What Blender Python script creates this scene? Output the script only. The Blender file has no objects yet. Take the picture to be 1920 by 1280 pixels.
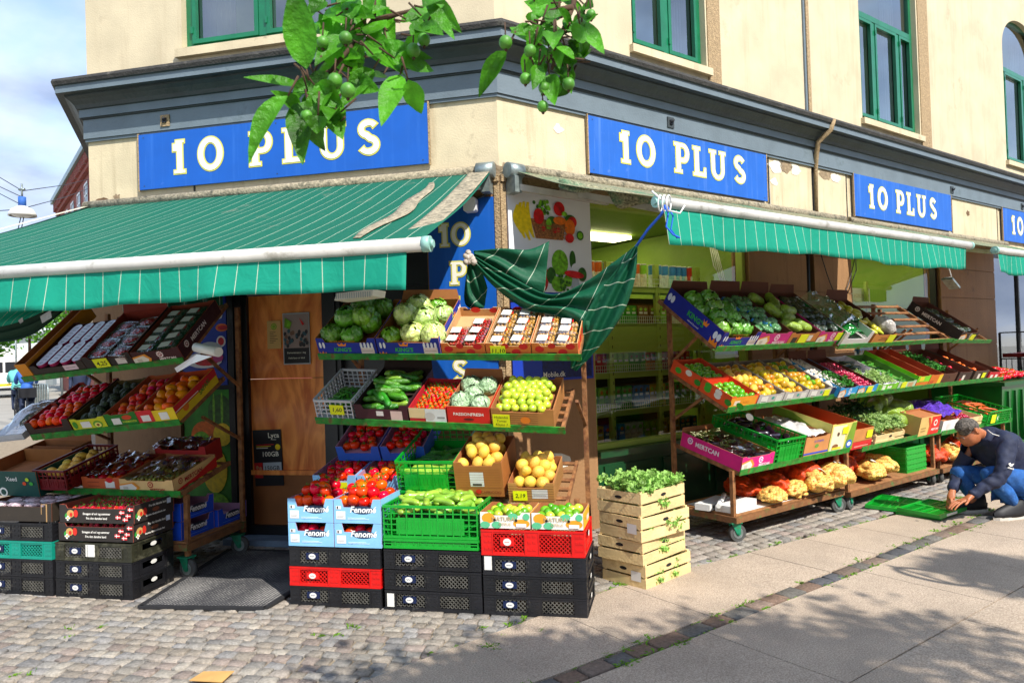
import bpy, math, random
from mathutils import Matrix, Vector, noise
sc = bpy.context.scene
COL = sc.collection
R = random.Random(11)
rad = math.radians
PI = math.pi
# ---------------------------------------------------------------- frames
F_PX = 1350.0; EYE = 1.55
ROLL = rad(1.83); PITCH = math.atan(19 / F_PX)
CX, CY = -.06, 5.7                       # the corner of the building on the ground
def frame(ox, oy, ax, ay, z=0):
    l = math.hypot(ax, ay); ax /= l; ay /= l
    return Matrix(((ax, -ay, 0, ox), (ay, ax, 0, oy), (0, 0, 1, z), (0, 0, 0, 1)))
FA = frame(CX, CY, .9756, -.2195)        # wall with the door: x to the right, y into the wall
FB = frame(CX, CY, .808, .589)           # long wall on the right
def T3(x, y, z): return Matrix.Translation((x, y, z))
def RZ(a): return Matrix.Rotation(rad(a), 4, 'Z')
def RX(a): return Matrix.Rotation(rad(a), 4, 'X')
def RY(a): return Matrix.Rotation(rad(a), 4, 'Y')
def SC(a, b=None, c=None):
    return Matrix.Diagonal((a, b if b else a, c if c else a, 1))
cr, sr, cp, sp = math.cos(ROLL), math.sin(ROLL), math.cos(PITCH), math.sin(PITCH)
FW = Vector((0, cp, sp)); U0 = Vector((0, -sp, cp)); X0 = Vector((1, 0, 0))
RT = X0 * cr - U0 * sr; UP = X0 * sr + U0 * cr
def P(u, v, Y):                          # the place seen at photo pixel u, v at distance Y
    d = FW + RT * ((u - 960) / F_PX) + UP * ((640 - v) / F_PX)
    return Vector((0, 0, EYE)) + d * (Y / d.y)
def trayM(F, x0, nf, zf, nb, zb, x1=None, zf1=None):
    p = F @ Vector((x0, -nf, zf))
    q = F @ Vector((x1 if x1 is not None else x0 + 1, -nf, zf1 if zf1 is not None else zf))
    X = (q - p).normalized(); Y = (F @ Vector((x0, -nb, zb)) - p)
    Y = (Y - X * Y.dot(X)).normalized(); Z = X.cross(Y)
    return Matrix(((X.x, Y.x, Z.x, p.x), (X.y, Y.y, Z.y, p.y), (X.z, Y.z, Z.z, p.z), (0, 0, 0, 1)))
# ---------------------------------------------------------------- materials
def lin(h):
    h = h.lstrip('#'); c = [int(h[i:i + 2], 16) / 255 for i in (0, 2, 4)]
    return tuple(((x + .055) / 1.055) ** 2.4 if x > .04045 else x / 12.92 for x in c)
MATS = {}
def mat(name, col, rough=.6, metal=0, coat=0, var=0, vs=6, bump=0, bs=40, orand=0, hue=0, dirt=None, ds=3, dthr=.55, sss=0, trans=0, emit=0, spec=.5, det=4):
    """principled paint; var = noise value variation, orand / hue = change per object, dirt = (hex, amount), also painted glare on lettuce film"""
    if name in MATS: return MATS[name]
    m = bpy.data.materials.new(name); m.use_nodes = True; MATS[name] = m
    N = m.node_tree.nodes; L = m.node_tree.links
    b = N['Principled BSDF']; c = lin(col) if isinstance(col, str) else col
    b.inputs['Roughness'].default_value = rough; b.inputs['Metallic'].default_value = metal
    b.inputs['Coat Weight'].default_value = coat; b.inputs['Coat Roughness'].default_value = .15
    b.inputs['Specular IOR Level'].default_value = spec
    m.diffuse_color = (*c, 1)
    tc = N.new('ShaderNodeTexCoord'); out = None
    rgb = N.new('ShaderNodeRGB'); rgb.outputs[0].default_value = (*c, 1); out = rgb.outputs[0]
    if var:
        n = N.new('ShaderNodeTexNoise'); n.inputs['Scale'].default_value = vs; n.inputs['Detail'].default_value = det
        L.new(tc.outputs['Object'], n.inputs['Vector'])
        mr = N.new('ShaderNodeMapRange'); mr.inputs[1].default_value = .3; mr.inputs[2].default_value = .7
        mr.inputs[3].default_value = 1 - var; mr.inputs[4].default_value = 1 + var
        L.new(n.outputs['Fac'], mr.inputs[0])
        h = N.new('ShaderNodeHueSaturation'); L.new(out, h.inputs['Color']); L.new(mr.outputs[0], h.inputs['Value']); out = h.outputs[0]
    if orand or hue:
        oi = N.new('ShaderNodeObjectInfo'); h = N.new('ShaderNodeHueSaturation'); L.new(out, h.inputs['Color'])
        a = N.new('ShaderNodeMapRange'); a.inputs[3].default_value = 1 - orand; a.inputs[4].default_value = 1 + orand * .6
        L.new(oi.outputs['Random'], a.inputs[0]); L.new(a.outputs[0], h.inputs['Value'])
        if hue:
            w = N.new('ShaderNodeMath'); w.operation = 'MULTIPLY'; w.inputs[1].default_value = 7.31; L.new(oi.outputs['Random'], w.inputs[0])
            fr = N.new('ShaderNodeMath'); fr.operation = 'FRACT'; L.new(w.outputs[0], fr.inputs[0])
            a2 = N.new('ShaderNodeMapRange'); a2.inputs[3].default_value = .5 - hue; a2.inputs[4].default_value = .5 + hue
            L.new(fr.outputs[0], a2.inputs[0]); L.new(a2.outputs[0], h.inputs['Hue'])
        out = h.outputs[0]
    if dirt:
        n = N.new('ShaderNodeTexNoise'); n.inputs['Scale'].default_value = ds; n.inputs['Detail'].default_value = 9; n.inputs['Roughness'].default_value = .68
        L.new(tc.outputs['Object'], n.inputs['Vector'])
        mr = N.new('ShaderNodeMapRange'); mr.inputs[1].default_value = dthr; mr.inputs[2].default_value = dthr + .12
        mr.inputs[4].default_value = dirt[1]; L.new(n.outputs['Fac'], mr.inputs[0])
        mx = N.new('ShaderNodeMix'); mx.data_type = 'RGBA'; L.new(mr.outputs[0], mx.inputs[0]); L.new(out, mx.inputs[6])
        mx.inputs[7].default_value = (*lin(dirt[0]), 1); out = mx.outputs[2]
    L.new(out, b.inputs['Base Color'])
    if bump:
        n = N.new('ShaderNodeTexNoise'); n.inputs['Scale'].default_value = bs; n.inputs['Detail'].default_value = 5
        L.new(tc.outputs['Object'], n.inputs['Vector'])
        bp = N.new('ShaderNodeBump'); bp.inputs['Strength'].default_value = bump; bp.inputs['Distance'].default_value = .02
        L.new(n.outputs['Fac'], bp.inputs['Height']); L.new(bp.outputs[0], b.inputs['Normal'])
        if coat: L.new(bp.outputs[0], b.inputs['Coat Normal'])
    if sss:
        b.inputs['Subsurface Weight'].default_value = sss; b.inputs['Subsurface Radius'].default_value = (.01, .006, .003); b.inputs['Subsurface Scale'].default_value = .5
    if trans:
        t = N.new('ShaderNodeBsdfTranslucent'); L.new(out, t.inputs[0]); ms = N.new('ShaderNodeMixShader'); ms.inputs[0].default_value = trans
        L.new(b.outputs[0], ms.inputs[1]); L.new(t.outputs[0], ms.inputs[2]); L.new(ms.outputs[0], N['Material Output'].inputs[0])
    if emit:
        b.inputs['Emission Color'].default_value = (*c, 1); b.inputs['Emission Strength'].default_value = emit
    return m
def nodes_of(m): return m.node_tree.nodes, m.node_tree.links, m.node_tree.nodes['Principled BSDF']
def film(name, gloss=.2, rough=.08, col=(1, 1, 1), clear=(1, 1, 1), bump=0, bs=30, fres=1.45):
    """thin clear sheet: window glass, plastic film"""
    if name in MATS: return MATS[name]
    m = bpy.data.materials.new(name); m.use_nodes = True; MATS[name] = m
    N = m.node_tree.nodes; L = m.node_tree.links; N.remove(N['Principled BSDF'])
    t = N.new('ShaderNodeBsdfTransparent'); t.inputs[0].default_value = (*clear, 1)
    g = N.new('ShaderNodeBsdfGlossy'); g.inputs[0].default_value = (*col, 1); g.inputs['Roughness'].default_value = rough
    f = N.new('ShaderNodeFresnel'); f.inputs[0].default_value = fres
    a = N.new('ShaderNodeMath'); a.operation = 'ADD'; a.inputs[1].default_value = gloss; a.use_clamp = True
    L.new(f.outputs[0], a.inputs[0]); ms = N.new('ShaderNodeMixShader'); L.new(a.outputs[0], ms.inputs[0])
    L.new(t.outputs[0], ms.inputs[1]); L.new(g.outputs[0], ms.inputs[2]); L.new(ms.outputs[0], N['Material Output'].inputs[0])
    if bump:
        tc = N.new('ShaderNodeTexCoord'); n = N.new('ShaderNodeTexNoise'); n.inputs['Scale'].default_value = bs; L.new(tc.outputs['Object'], n.inputs['Vector'])
        bp = N.new('ShaderNodeBump'); bp.inputs['Strength'].default_value = bump; bp.inputs['Distance'].default_value = .02
        L.new(n.outputs['Fac'], bp.inputs['Height']); L.new(bp.outputs[0], g.inputs['Normal'])
    return m
# ---------------------------------------------------------------- mesh builder
class MB:
    def __init__(s): s.v = []; s.f = []; s.m = []; s.s = []
    def add(s, vs, fs, mi=0, smooth=False, M=None):
        o = len(s.v)
        s.v += [tuple(M @ Vector(p)) for p in vs] if M is not None else [tuple(p) for p in vs]
        for i, f in enumerate(fs):
            s.f.append(tuple(o + k for k in f)); s.m.append(mi[i] if isinstance(mi, list) else mi); s.s.append(smooth)
        return s
    def box(s, x0, y0, z0, x1, y1, z1, mi=0, M=None):
        vs = [(x0, y0, z0), (x1, y0, z0), (x1, y1, z0), (x0, y1, z0), (x0, y0, z1), (x1, y0, z1), (x1, y1, z1), (x0, y1, z1)]
        return s.add(vs, [(0, 3, 2, 1), (4, 5, 6, 7), (0, 1, 5, 4), (1, 2, 6, 5), (2, 3, 7, 6), (3, 0, 4, 7)], mi, False, M)
    def cbox(s, x0, y0, z0, x1, y1, z1, c=.003, mi=0, M=None):      # box with chamfered long edges (xz corners)
        poly = [(x0 + c, z0), (x1 - c, z0), (x1, z0 + c), (x1, z1 - c), (x1 - c, z1), (x0 + c, z1), (x0, z1 - c), (x0, z0 + c)]
        return s.prism(poly, y0, y1, mi, mi, mi, M)
    def beam(s, p, q, w, h, mi=0, M=None, up=(0, 0, 1)):
        p = Vector(p); q = Vector(q); d = q - p; L = d.length
        if L < 1e-6: return s
        d.normalize(); u = Vector(up)
        if abs(d.dot(u)) > .95: u = Vector((1, 0, 0))
        a = d.cross(u).normalized(); b = a.cross(d)
        vs = []
        for k in (p, q):
            for sa, sb in ((-1, -1), (1, -1), (1, 1), (-1, 1)): vs.append(k + a * sa * w / 2 + b * sb * h / 2)
        return s.add(vs, [(0, 1, 2, 3), (7, 6, 5, 4), (0, 4, 5, 1), (1, 5, 6, 2), (2, 6, 7, 3), (3, 7, 4, 0)], mi, False, M)
    def tube(s, pts, r, n=8, mi=0, M=None, caps=True, smooth=True):
        pts = [Vector(p) for p in pts]; rs = r if isinstance(r, (list, tuple)) else [r] * len(pts)
        vs = []; a = None
        for i, p in enumerate(pts):
            d = (pts[min(i + 1, len(pts) - 1)] - pts[max(i - 1, 0)]).normalized()
            if a is None:
                u = Vector((0, 0, 1)) if abs(d.z) < .9 else Vector((1, 0, 0)); a = d.cross(u).normalized()
            a = (a - d * a.dot(d)).normalized(); b = d.cross(a)
            for k in range(n):
                t = 2 * PI * k / n; vs.append(p + (a * math.cos(t) + b * math.sin(t)) * rs[i])
        fs = [(i * n + k, i * n + (k + 1) % n, (i + 1) * n + (k + 1) % n, (i + 1) * n + k) for i in range(len(pts) - 1) for k in range(n)]
        s.add(vs, fs, mi, smooth, M)
        if caps:
            o = len(s.v) - len(vs)
            s.f.append(tuple(o + k for k in range(n))[::-1]); s.m.append(mi); s.s.append(False)
            s.f.append(tuple(o + (len(pts) - 1) * n + k for k in range(n))); s.m.append(mi); s.s.append(False)
        return s
    def prism(s, poly, y0, y1, mf=0, ms=0, mb=0, M=None):             # polygon in x,z extruded over y
        n = len(poly); vs = [(x, y0, z) for x, z in poly] + [(x, y1, z) for x, z in poly]
        fs = [tuple(range(n)), tuple(range(2 * n - 1, n - 1, -1))] + [((i + 1) % n, i, n + i, n + (i + 1) % n) for i in range(n)]
        return s.add(vs, fs, [mf, mb] + [ms] * n, False, M)
    def grid(s, fn, nu, nv, mi=0, smooth=True, M=None, closeu=False):
        vs = [fn(i / nu, j / nv) for j in range(nv + 1) for i in range(nu + (0 if closeu else 1))]
        w = nu if closeu else nu + 1
        fs = [(j * w + i, j * w + (i + 1) % w, (j + 1) * w + (i + 1) % w, (j + 1) * w + i) for j in range(nv) for i in range(nu)]
        return s.add(vs, fs, mi, smooth, M)
    def ball(s, c, r, nu=14, nv=9, mi=0, fn=None, M=None):
        c = Vector(c); r = Vector(r) if not isinstance(r, (int, float)) else Vector((r, r, r))
        def g(u, v):
            d = Vector((math.cos(2 * PI * u) * math.sin(PI * v), math.sin(2 * PI * u) * math.sin(PI * v), -math.cos(PI * v)))
            k = fn(d, u, v) if fn else 1
            return c + Vector((d.x * r.x, d.y * r.y, d.z * r.z)) * k
        return s.grid(g, nu, nv, mi, True, M, True)
    def disc(s, c, rx, rz, mi=0, n=16, M=None):
        return s.add([(c[0] + rx * math.cos(2 * PI * k / n), c[1], c[2] + rz * math.sin(2 * PI * k / n)) for k in range(n)], [tuple(range(n))], mi, False, M)
    def mesh(s, name, mats):
        me = bpy.data.meshes.new(name); me.from_pydata(s.v, [], s.f)
        for m in (mats if isinstance(mats, (list, tuple)) else [mats]): me.materials.append(m)
        me.polygons.foreach_set('material_index', s.m); me.polygons.foreach_set('use_smooth', s.s)
        me.update(); return me
    def build(s, name, mats, parent=None, M=None):
        return obj(name, s.mesh(name, mats), parent, M)
def obj(name, me, parent=None, M=None):
    o = bpy.data.objects.new(name, me); COL.objects.link(o)
    if parent is not None: o.parent = parent
    if M is not None: o.matrix_basis = M
    return o
def tag(o, label=None, cat=None, group=None, kind=None):
    if label: o['label'] = label
    if cat: o['category'] = cat
    if group: o['group'] = group
    if kind: o['kind'] = kind
    return o
def thing(name, label, cat, M, group=None):
    o = obj(name, None, None, M); o.empty_display_size = .1
    return tag(o, label, cat, group)
def single(name, me, label, cat, M, group=None): return tag(obj(name, me, None, M), label, cat, group)
def struct(name, b, mats, M=None):
    return tag(b.build(name, mats, None, M), None, None, None, 'structure')
# ---------------------------------------------------------------- lettering
TXT = {}
def textgeo(s, bold=0, shear=0, space=1.0):
    k = (s, bold, shear, space)
    if k in TXT: return TXT[k]
    cu = bpy.data.curves.new('t', 'FONT'); cu.body = s; cu.size = 1; cu.offset = bold; cu.shear = shear; cu.resolution_u = 2
    cu.space_character = space; cu.align_x = 'CENTER'; cu.align_y = 'CENTER'
    o = bpy.data.objects.new('t', cu); COL.objects.link(o)
    dg = bpy.context.evaluated_depsgraph_get(); me = bpy.data.meshes.new_from_object(o.evaluated_get(dg))
    r = ([(v.co.x, v.co.y) for v in me.vertices], [tuple(p.vertices) for p in me.polygons])
    bpy.data.objects.remove(o); bpy.data.curves.remove(cu); bpy.data.meshes.remove(me); TXT[k] = r
    return r
def put_text(b, s, x, z, size, y=0, mi=0, bold=0, shear=0, rot=0, sx=1, map3=None, space=1.0):
    vs, fs = textgeo(s, bold, shear, space); c, d = math.cos(rad(rot)), math.sin(rad(rot))
    q = []
    for (a, e) in vs:
        a *= size * sx; e *= size; a, e = a * c - e * d, a * d + e * c; q.append((x + a, y, z + e))
    if map3: q = [map3(p) for p in q]
    b.add(q, fs, mi)
def arc(cx, cy, rx, ry, a0, a1, n): return [(cx + rx * math.cos(rad(a0 + (a1 - a0) * i / n)), cy + ry * math.sin(rad(a0 + (a1 - a0) * i / n))) for i in range(n + 1)]
def sglyph():
    c = [(x, y) for x, y in arc(.33, .735, .22, .18, 25, 255, 14)] + [(x, y) for x, y in arc(.33, .275, .235, .19, 78, -155, 14)]
    L = []; Rr = []
    for i, p in enumerate(c):
        a = c[max(i - 1, 0)]; q = c[min(i + 1, len(c) - 1)]; dx, dy = q[0] - a[0], q[1] - a[1]; l = math.hypot(dx, dy); nx, ny = -dy / l, dx / l
        w = .085 if 3 < i < len(c) - 4 else (.075 if 0 < i < len(c) - 1 else .085)
        L.append((p[0] + nx * w, p[1] + ny * w)); Rr.append((p[0] - nx * w, p[1] - ny * w))
    return [L + Rr[::-1]]
GL = {
 '1': (.42, [[(.04, 0), (.42, 0), (.42, .09), (.33, .09), (.33, .92), (.39, .92), (.39, 1), (.10, 1), (.10, .9), (0, .9), (0, .68), (.14, .68), (.14, .09), (.04, .09)]]),
 '0': (.84, [arc(.42, .5, .42, .5, 0, 348, 29), arc(.42, .5, .235, .34, 0, 348, 29)]),
 'P': (.74, [[(0, 0), (.37, 0), (.37, .09), (.29, .09), (.29, .36), (.45, .36)] + arc(.45, .68, .29, .32, -90, 90, 12) + [(0, 1), (0, .91), (.09, .91), (.09, .09), (0, .09)], [(.29, .5), (.43, .5)] + arc(.43, .685, .13, .185, -90, 90, 8) + [(.29, .87)]]),
 'L': (.66, [[(0, 0), (.66, 0), (.66, .3), (.58, .3), (.54, .13), (.29, .13), (.29, .91), (.38, .91), (.38, 1), (0, 1), (0, .91), (.09, .91), (.09, .09), (0, .09)]]),
 'U': (.88, [[(0, 1), (.36, 1), (.36, .91), (.28, .91)] + arc(.46, .34, .18, .22, 180, 360, 10) + [(.64, .91), (.55, .91), (.55, 1), (.88, 1), (.88, .91), (.80, .91)] + arc(.45, .34, .35, .35, 0, -180, 14) + [(.09, .91), (0, .91)]]),
 'S': (.64, sglyph())}
def sign_text(letters, parent, m, mo, y, size, off):
    """letters = [(char, x, z)]: each a part, with its grown outline as sub-part"""
    dg = bpy.context.evaluated_depsgraph_get
    for ch, x, z in letters:
        got = []
        for o_, y_ in ((0, y - .003), (off, y)):
            b = MB(); cu = bpy.data.curves.new('g', 'CURVE'); cu.dimensions = '2D'; cu.fill_mode = 'BOTH'; cu.offset = o_
            for poly in GL[ch][1]:
                sp_ = cu.splines.new('POLY'); sp_.points.add(len(poly) - 1); sp_.use_cyclic_u = True
                for i, (a, c) in enumerate(poly): sp_.points[i].co = (a * size, c * size, 0, 1)
            o = bpy.data.objects.new('g', cu); COL.objects.link(o)
            me = bpy.data.meshes.new_from_object(o.evaluated_get(dg()))
            b.add([(x + v.co.x, y_, z + v.co.y) for v in me.vertices], [tuple(p.vertices) for p in me.polygons])
            bpy.data.objects.remove(o); bpy.data.curves.remove(cu); bpy.data.meshes.remove(me); got.append(b)
        p = got[0].build('letter', m, parent); got[1].build('outline', mo, p)
# ================================================================ world, sun, camera
SUN_AZ = 305; SUN_EL = 46
w = bpy.data.worlds.new('World'); sc.world = w; w.use_nodes = True
N = w.node_tree.nodes; L = w.node_tree.links; bg = N['Background']
sky = N.new('ShaderNodeTexSky'); sky.sky_type = 'NISHITA'; sky.sun_disc = False
sky.sun_elevation = rad(SUN_EL); sky.sun_rotation = rad(90 - SUN_AZ); sky.air_density = 1.2; sky.dust_density = .6; sky.ozone_density = 2
tc = N.new('ShaderNodeTexCoord'); mp = N.new('ShaderNodeMapping'); mp.inputs['Scale'].default_value = (1, 1, 2.3); mp.inputs['Location'].default_value = (.3, 1.2, .45)
L.new(tc.outputs['Generated'], mp.inputs[0])
n = N.new('ShaderNodeTexNoise'); n.inputs['Scale'].default_value = 2.6; n.inputs['Detail'].default_value = 9; n.inputs['Roughness'].default_value = .56; n.inputs['Distortion'].default_value = .25
L.new(mp.outputs[0], n.inputs['Vector'])
cl = N.new('ShaderNodeValToRGB'); cl.color_ramp.elements[0].position = .36; cl.color_ramp.elements[1].position = .60
L.new(n.outputs['Fac'], cl.inputs[0])
n2 = N.new('ShaderNodeTexNoise'); n2.inputs['Scale'].default_value = 5; n2.inputs['Detail'].default_value = 7; L.new(mp.outputs[0], n2.inputs['Vector'])
cc = N.new('ShaderNodeValToRGB'); cc.color_ramp.elements[0].color = (1.4, 1.85, 2.9, 1); cc.color_ramp.elements[1].color = (3.3, 3.8, 4.8, 1)
cc.color_ramp.elements[0].position = .35; cc.color_ramp.elements[1].position = .65; L.new(n2.outputs['Fac'], cc.inputs[0])
mx = N.new('ShaderNodeMix'); mx.data_type = 'RGBA'; L.new(cl.outputs[0], mx.inputs[0]); L.new(sky.outputs[0], mx.inputs[6]); L.new(cc.outputs[0], mx.inputs[7])
L.new(mx.outputs[2], bg.inputs[0]); bg.inputs[1].default_value = .15
sl = bpy.data.lights.new('sun', 'SUN'); sl.energy = 3.5; sl.angle = rad(.53); sl.color = (1, .955, .88)
so = bpy.data.objects.new('sun', sl); COL.objects.link(so)
SD = Vector((math.cos(rad(SUN_AZ)) * math.cos(rad(SUN_EL)), math.sin(rad(SUN_AZ)) * math.cos(rad(SUN_EL)), math.sin(rad(SUN_EL))))
so.rotation_euler = SD.to_track_quat('Z', 'Y').to_euler(); so.location = SD * 30
cam = bpy.data.cameras.new('camera'); co = bpy.data.objects.new('camera', cam); COL.objects.link(co); sc.camera = co
cam.sensor_width = 36; cam.sensor_fit = 'HORIZONTAL'; cam.lens = 36 * F_PX / 1920; cam.clip_end = 600; cam.clip_start = .05
BK = -FW
co.matrix_world = Matrix(((RT.x, UP.x, BK.x, 0), (RT.y, UP.y, BK.y, 0), (RT.z, UP.z, BK.z, EYE), (0, 0, 0, 1)))
cam.dof.use_dof = True; cam.dof.focus_distance = 5.6; cam.dof.aperture_fstop = 11
sc.view_settings.view_transform = 'Standard'; sc.view_settings.look = 'None'; sc.view_settings.exposure = .95; sc.view_settings.gamma = 1
sc.cycles.max_bounces = 7; sc.cycles.transparent_max_bounces = 12; sc.cycles.caustics_reflective = False; sc.cycles.caustics_refractive = False
sc.cycles.use_denoising = True
# ================================================================ materials of the place
M_ = {}
cream = mat('cream_stucco', '#c9bb9c', .85, var=.12, vs=2.5, bump=.16, bs=90, dirt=('#8d7b62', .45), ds=2.2, dthr=.60)
cream2 = mat('cream_stucco_low', '#ccbd9c', .85, var=.12, vs=3, bump=.18, bs=80, dirt=('#6e5e4c', .6), ds=3.4, dthr=.60)
pier = mat('brown_pier', '#98724c', .7, var=.12, vs=2, bump=.25, bs=45, dirt=('#5c4532', .5), ds=3, dthr=.6)
def streaks(m, col, amt, sc_=(7, 7, .5), lo=.52):
    N, L, bs = nodes_of(m); src = bs.inputs['Base Color'].links[0].from_socket; tc = N.new('ShaderNodeTexCoord'); mp = N.new('ShaderNodeMapping'); mp.inputs['Scale'].default_value = sc_
    n = N.new('ShaderNodeTexNoise'); n.inputs['Scale'].default_value = 1; n.inputs['Detail'].default_value = 9; n.inputs['Roughness'].default_value = .7; L.new(tc.outputs['Object'], mp.inputs[0]); L.new(mp.outputs[0], n.inputs[0])
    mr = N.new('ShaderNodeMapRange'); mr.inputs[1].default_value = lo; mr.inputs[2].default_value = lo + .2; mr.inputs[4].default_value = amt; L.new(n.outputs['Fac'], mr.inputs[0])
    mx = N.new('ShaderNodeMix'); mx.data_type = 'RGBA'; mx.inputs[7].default_value = (*lin(col), 1); L.new(mr.outputs[0], mx.inputs[0]); L.new(src, mx.inputs[6]); L.new(mx.outputs[2], bs.inputs['Base Color'])
streaks(cream, '#a08c6c', .35); streaks(cream2, '#8a7658', .45); streaks(pier, '#5a4028', .4)
sandst = mat('sandstone', '#a58d6a', .9, var=.25, vs=40, bump=.8, bs=70)
greyp = mat('cornice_paint', '#68757d', .5, var=.12, vs=4, bump=.15, bs=60, dirt=('#3c4a4a', .5), ds=4, dthr=.58)
greyd = mat('cornice_dark', '#363d40', .55, var=.25, vs=5, bump=.3, bs=30, dirt=('#25302c', .6), ds=5, dthr=.55)
lead = mat('roof_felt', '#34322f', .8, var=.3, vs=12, bump=.5, bs=60, dirt=('#7b766c', .5), ds=9, dthr=.58)
blackp = mat('black_frame', '#15161a', .4, var=.3, vs=8, bump=.1, dirt=('#55504a', .5), ds=11, dthr=.66)
greenf = mat('green_window_paint', '#0c6b45', .3, var=.15, vs=7, bump=.1, bs=40, coat=.3)
greend = mat('dark_green_paint', '#123f22', .35, var=.2, vs=5, coat=.3)
lime = mat('lime_wall', '#7d9a26', .6, var=.1, vs=3)
limed = mat('lime_shelf', '#a0b44c', .45, var=.08, vs=4)
dark = mat('dark_inside', '#191713', .8, var=.3, vs=3)
pane = film('window_pane', .26, .02, clear=(.88, .93, .9))
shopglass = film('shop_glass', .035, .01, clear=(.93, .97, .93))
white = mat('white_paint', '#e2e2de', .4, var=.05, vs=5)
# ================================================================ plan of the building
LC = FA @ Vector((-3.84, 0, 0)); LC = Vector((LC.x, LC.y)); CC = Vector((CX, CY))
dC = Vector((-.407, .914)).normalized(); nC = Vector((-.914, -.407)).normalized()
dA = Vector((.9756, -.2195)).normalized(); nA = Vector((-.2195, -.9756)).normalized()
dB = Vector((.808, .589)).normalized(); nB = Vector((.589, -.808)).normalized()
def opath(n):
    a = LC + dC * 14 + nC * n; b = LC + (nC + nA) * (n / (1 + nC.dot(nA)))
    c = CC + (nA + nB) * (n / (1 + nA.dot(nB))); d = CC + dB * 24 + nB * n
    return [a, b, c, d]
def sweep(b, prof, mi):
    pp = [opath(n) for n, z in prof]
    for i in range(len(prof) - 1):
        for k in range(3):
            z0, z1 = prof[i][1], prof[i + 1][1]
            b.add([(*pp[i][k], z0), (*pp[i][k + 1], z0), (*pp[i + 1][k + 1], z1), (*pp[i + 1][k], z1)], [(0, 1, 2, 3)], mi[i])
    return b
house = thing('corner_building', 'cream stuccoed corner building with blue shop signs, grey cornice and green window frames', 'building', T3(0, 0, 0))
b = MB()
sweep(b, [(.0, 3.60), (.035, 3.60), (.035, 3.77), (.05, 3.775), (.05, 3.785), (.065, 3.785), (.065, 3.855), (.085, 3.86), (.10, 3.89), (.135, 3.925), (.17, 3.945), (.17, 3.96), (.235, 3.96), (.235, 4.02), (.255, 4.025), (.265, 4.055), (.255, 4.08), (0, 4.13)],
      [1, 0, 1, 1, 1, 0, 1, 1, 1, 1, 1, 1, 0, 1, 2, 2, 2])
b.build('cornice', [greyp, greyd, lead], house)
b = MB(); sweep(b, [(.004, 3.575), (.022, 3.575), (.022, 3.6), (.0, 3.6)], [0, 0, 0]); b.build('moulding', greyp, house)
# wall with holes: x along wall, z up, in a wall frame; holes get reveals
def wall_holes(b, F, x0, x1, z0, z1, holes, depth=.18, mi=0, y=0):
    xs = sorted({x0, x1, *[h[0] for h in holes], *[h[1] for h in holes]}); zs = sorted({z0, z1, *[h[2] for h in holes], *[h[3] for h in holes]})
    xs = [x for x in xs if x0 <= x <= x1]; zs = [z for z in zs if z0 <= z <= z1]
    for i in range(len(xs) - 1):
        for k in range(len(zs) - 1):
            cx, cz = (xs[i] + xs[i + 1]) / 2, (zs[k] + zs[k + 1]) / 2
            if any(h[0] < cx < h[1] and h[2] < cz < h[3] for h in holes): continue
            b.add([(xs[i], y, zs[k]), (xs[i + 1], y, zs[k]), (xs[i + 1], y, zs[k + 1]), (xs[i], y, zs[k + 1])], [(0, 1, 2, 3)], mi, False, F)
    for (a, c, e, f) in holes:
        for q in ([(a, y, e), (a, y + depth, e), (a, y + depth, f), (a, y, f)], [(c, y, e), (c, y, f), (c, y + depth, f), (c, y + depth, e)],
                  [(a, y, e), (c, y, e), (c, y + depth, e), (a, y + depth, e)], [(a, y, f), (a, y + depth, f), (c, y + depth, f), (c, y, f)]):
            b.add(q, [(0, 1, 2, 3)], mi, False, F)
TOP = 7.6
wA = [(-2.84, -1.32, 4.30, 6.5)]
wB = [(1.56, 2.62, 4.34, 6.9), (5.64, 7.18, 4.34, 6.9), (10.15, 11.75, 4.40, 6.85)]
b = MB()
wall_holes(b, FA, -3.84, 0, 4.10, TOP, wA, mi=0); wall_holes(b, FB, 0, 24, 4.10, TOP, wB, mi=0)
FC = frame(*(LC + dC * 14), -dC.x, -dC.y)
wall_holes(b, FC, 0, 14, 2.2, TOP, [(3, 4.2, 4.3, 6.6), (7, 8.2, 4.3, 6.6), (11, 12.2, 4.3, 6.6)], mi=0)
b.build('upper_wall', cream, house)
b = MB()
for F, x0, x1 in ((FA, -3.84, -2.75), (FA, -2.745, 0), (FB, 0, 1.0), (FB, 3.62, 4.44), (FB, 4.56, 5.2), (FB, 8.05, 9.7)):
    wall_holes(b, F, x0, x1, 2.92, 3.60, [], mi=0)
for x0, x1 in ((1.0, 3.62), (5.2, 8.05), (9.7, 12.4), (12.4, 24)): wall_holes(b, FB, x0, x1, 2.92, 3.60, [], mi=0, y=.012)
b.box(4.44, .03, 2.92, 4.56, .05, 3.6, 1, FB)
for F, x in ((FB, .98), (FB, 3.60), (FB, 5.19), (FB, 8.06), (FB, 9.66), (FA, -2.75)): b.box(x - .008, -.006, 2.95, x + .008, .004, 3.575, 1, F)
for F, x0, x1 in ((FA, -3.84, 0), (FB, 0, 24)): b.box(x0, -.03, 2.90, x1, .06, 2.955, 2, F)
b.build('frieze', [cream2, lead, sandst], house)
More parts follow.
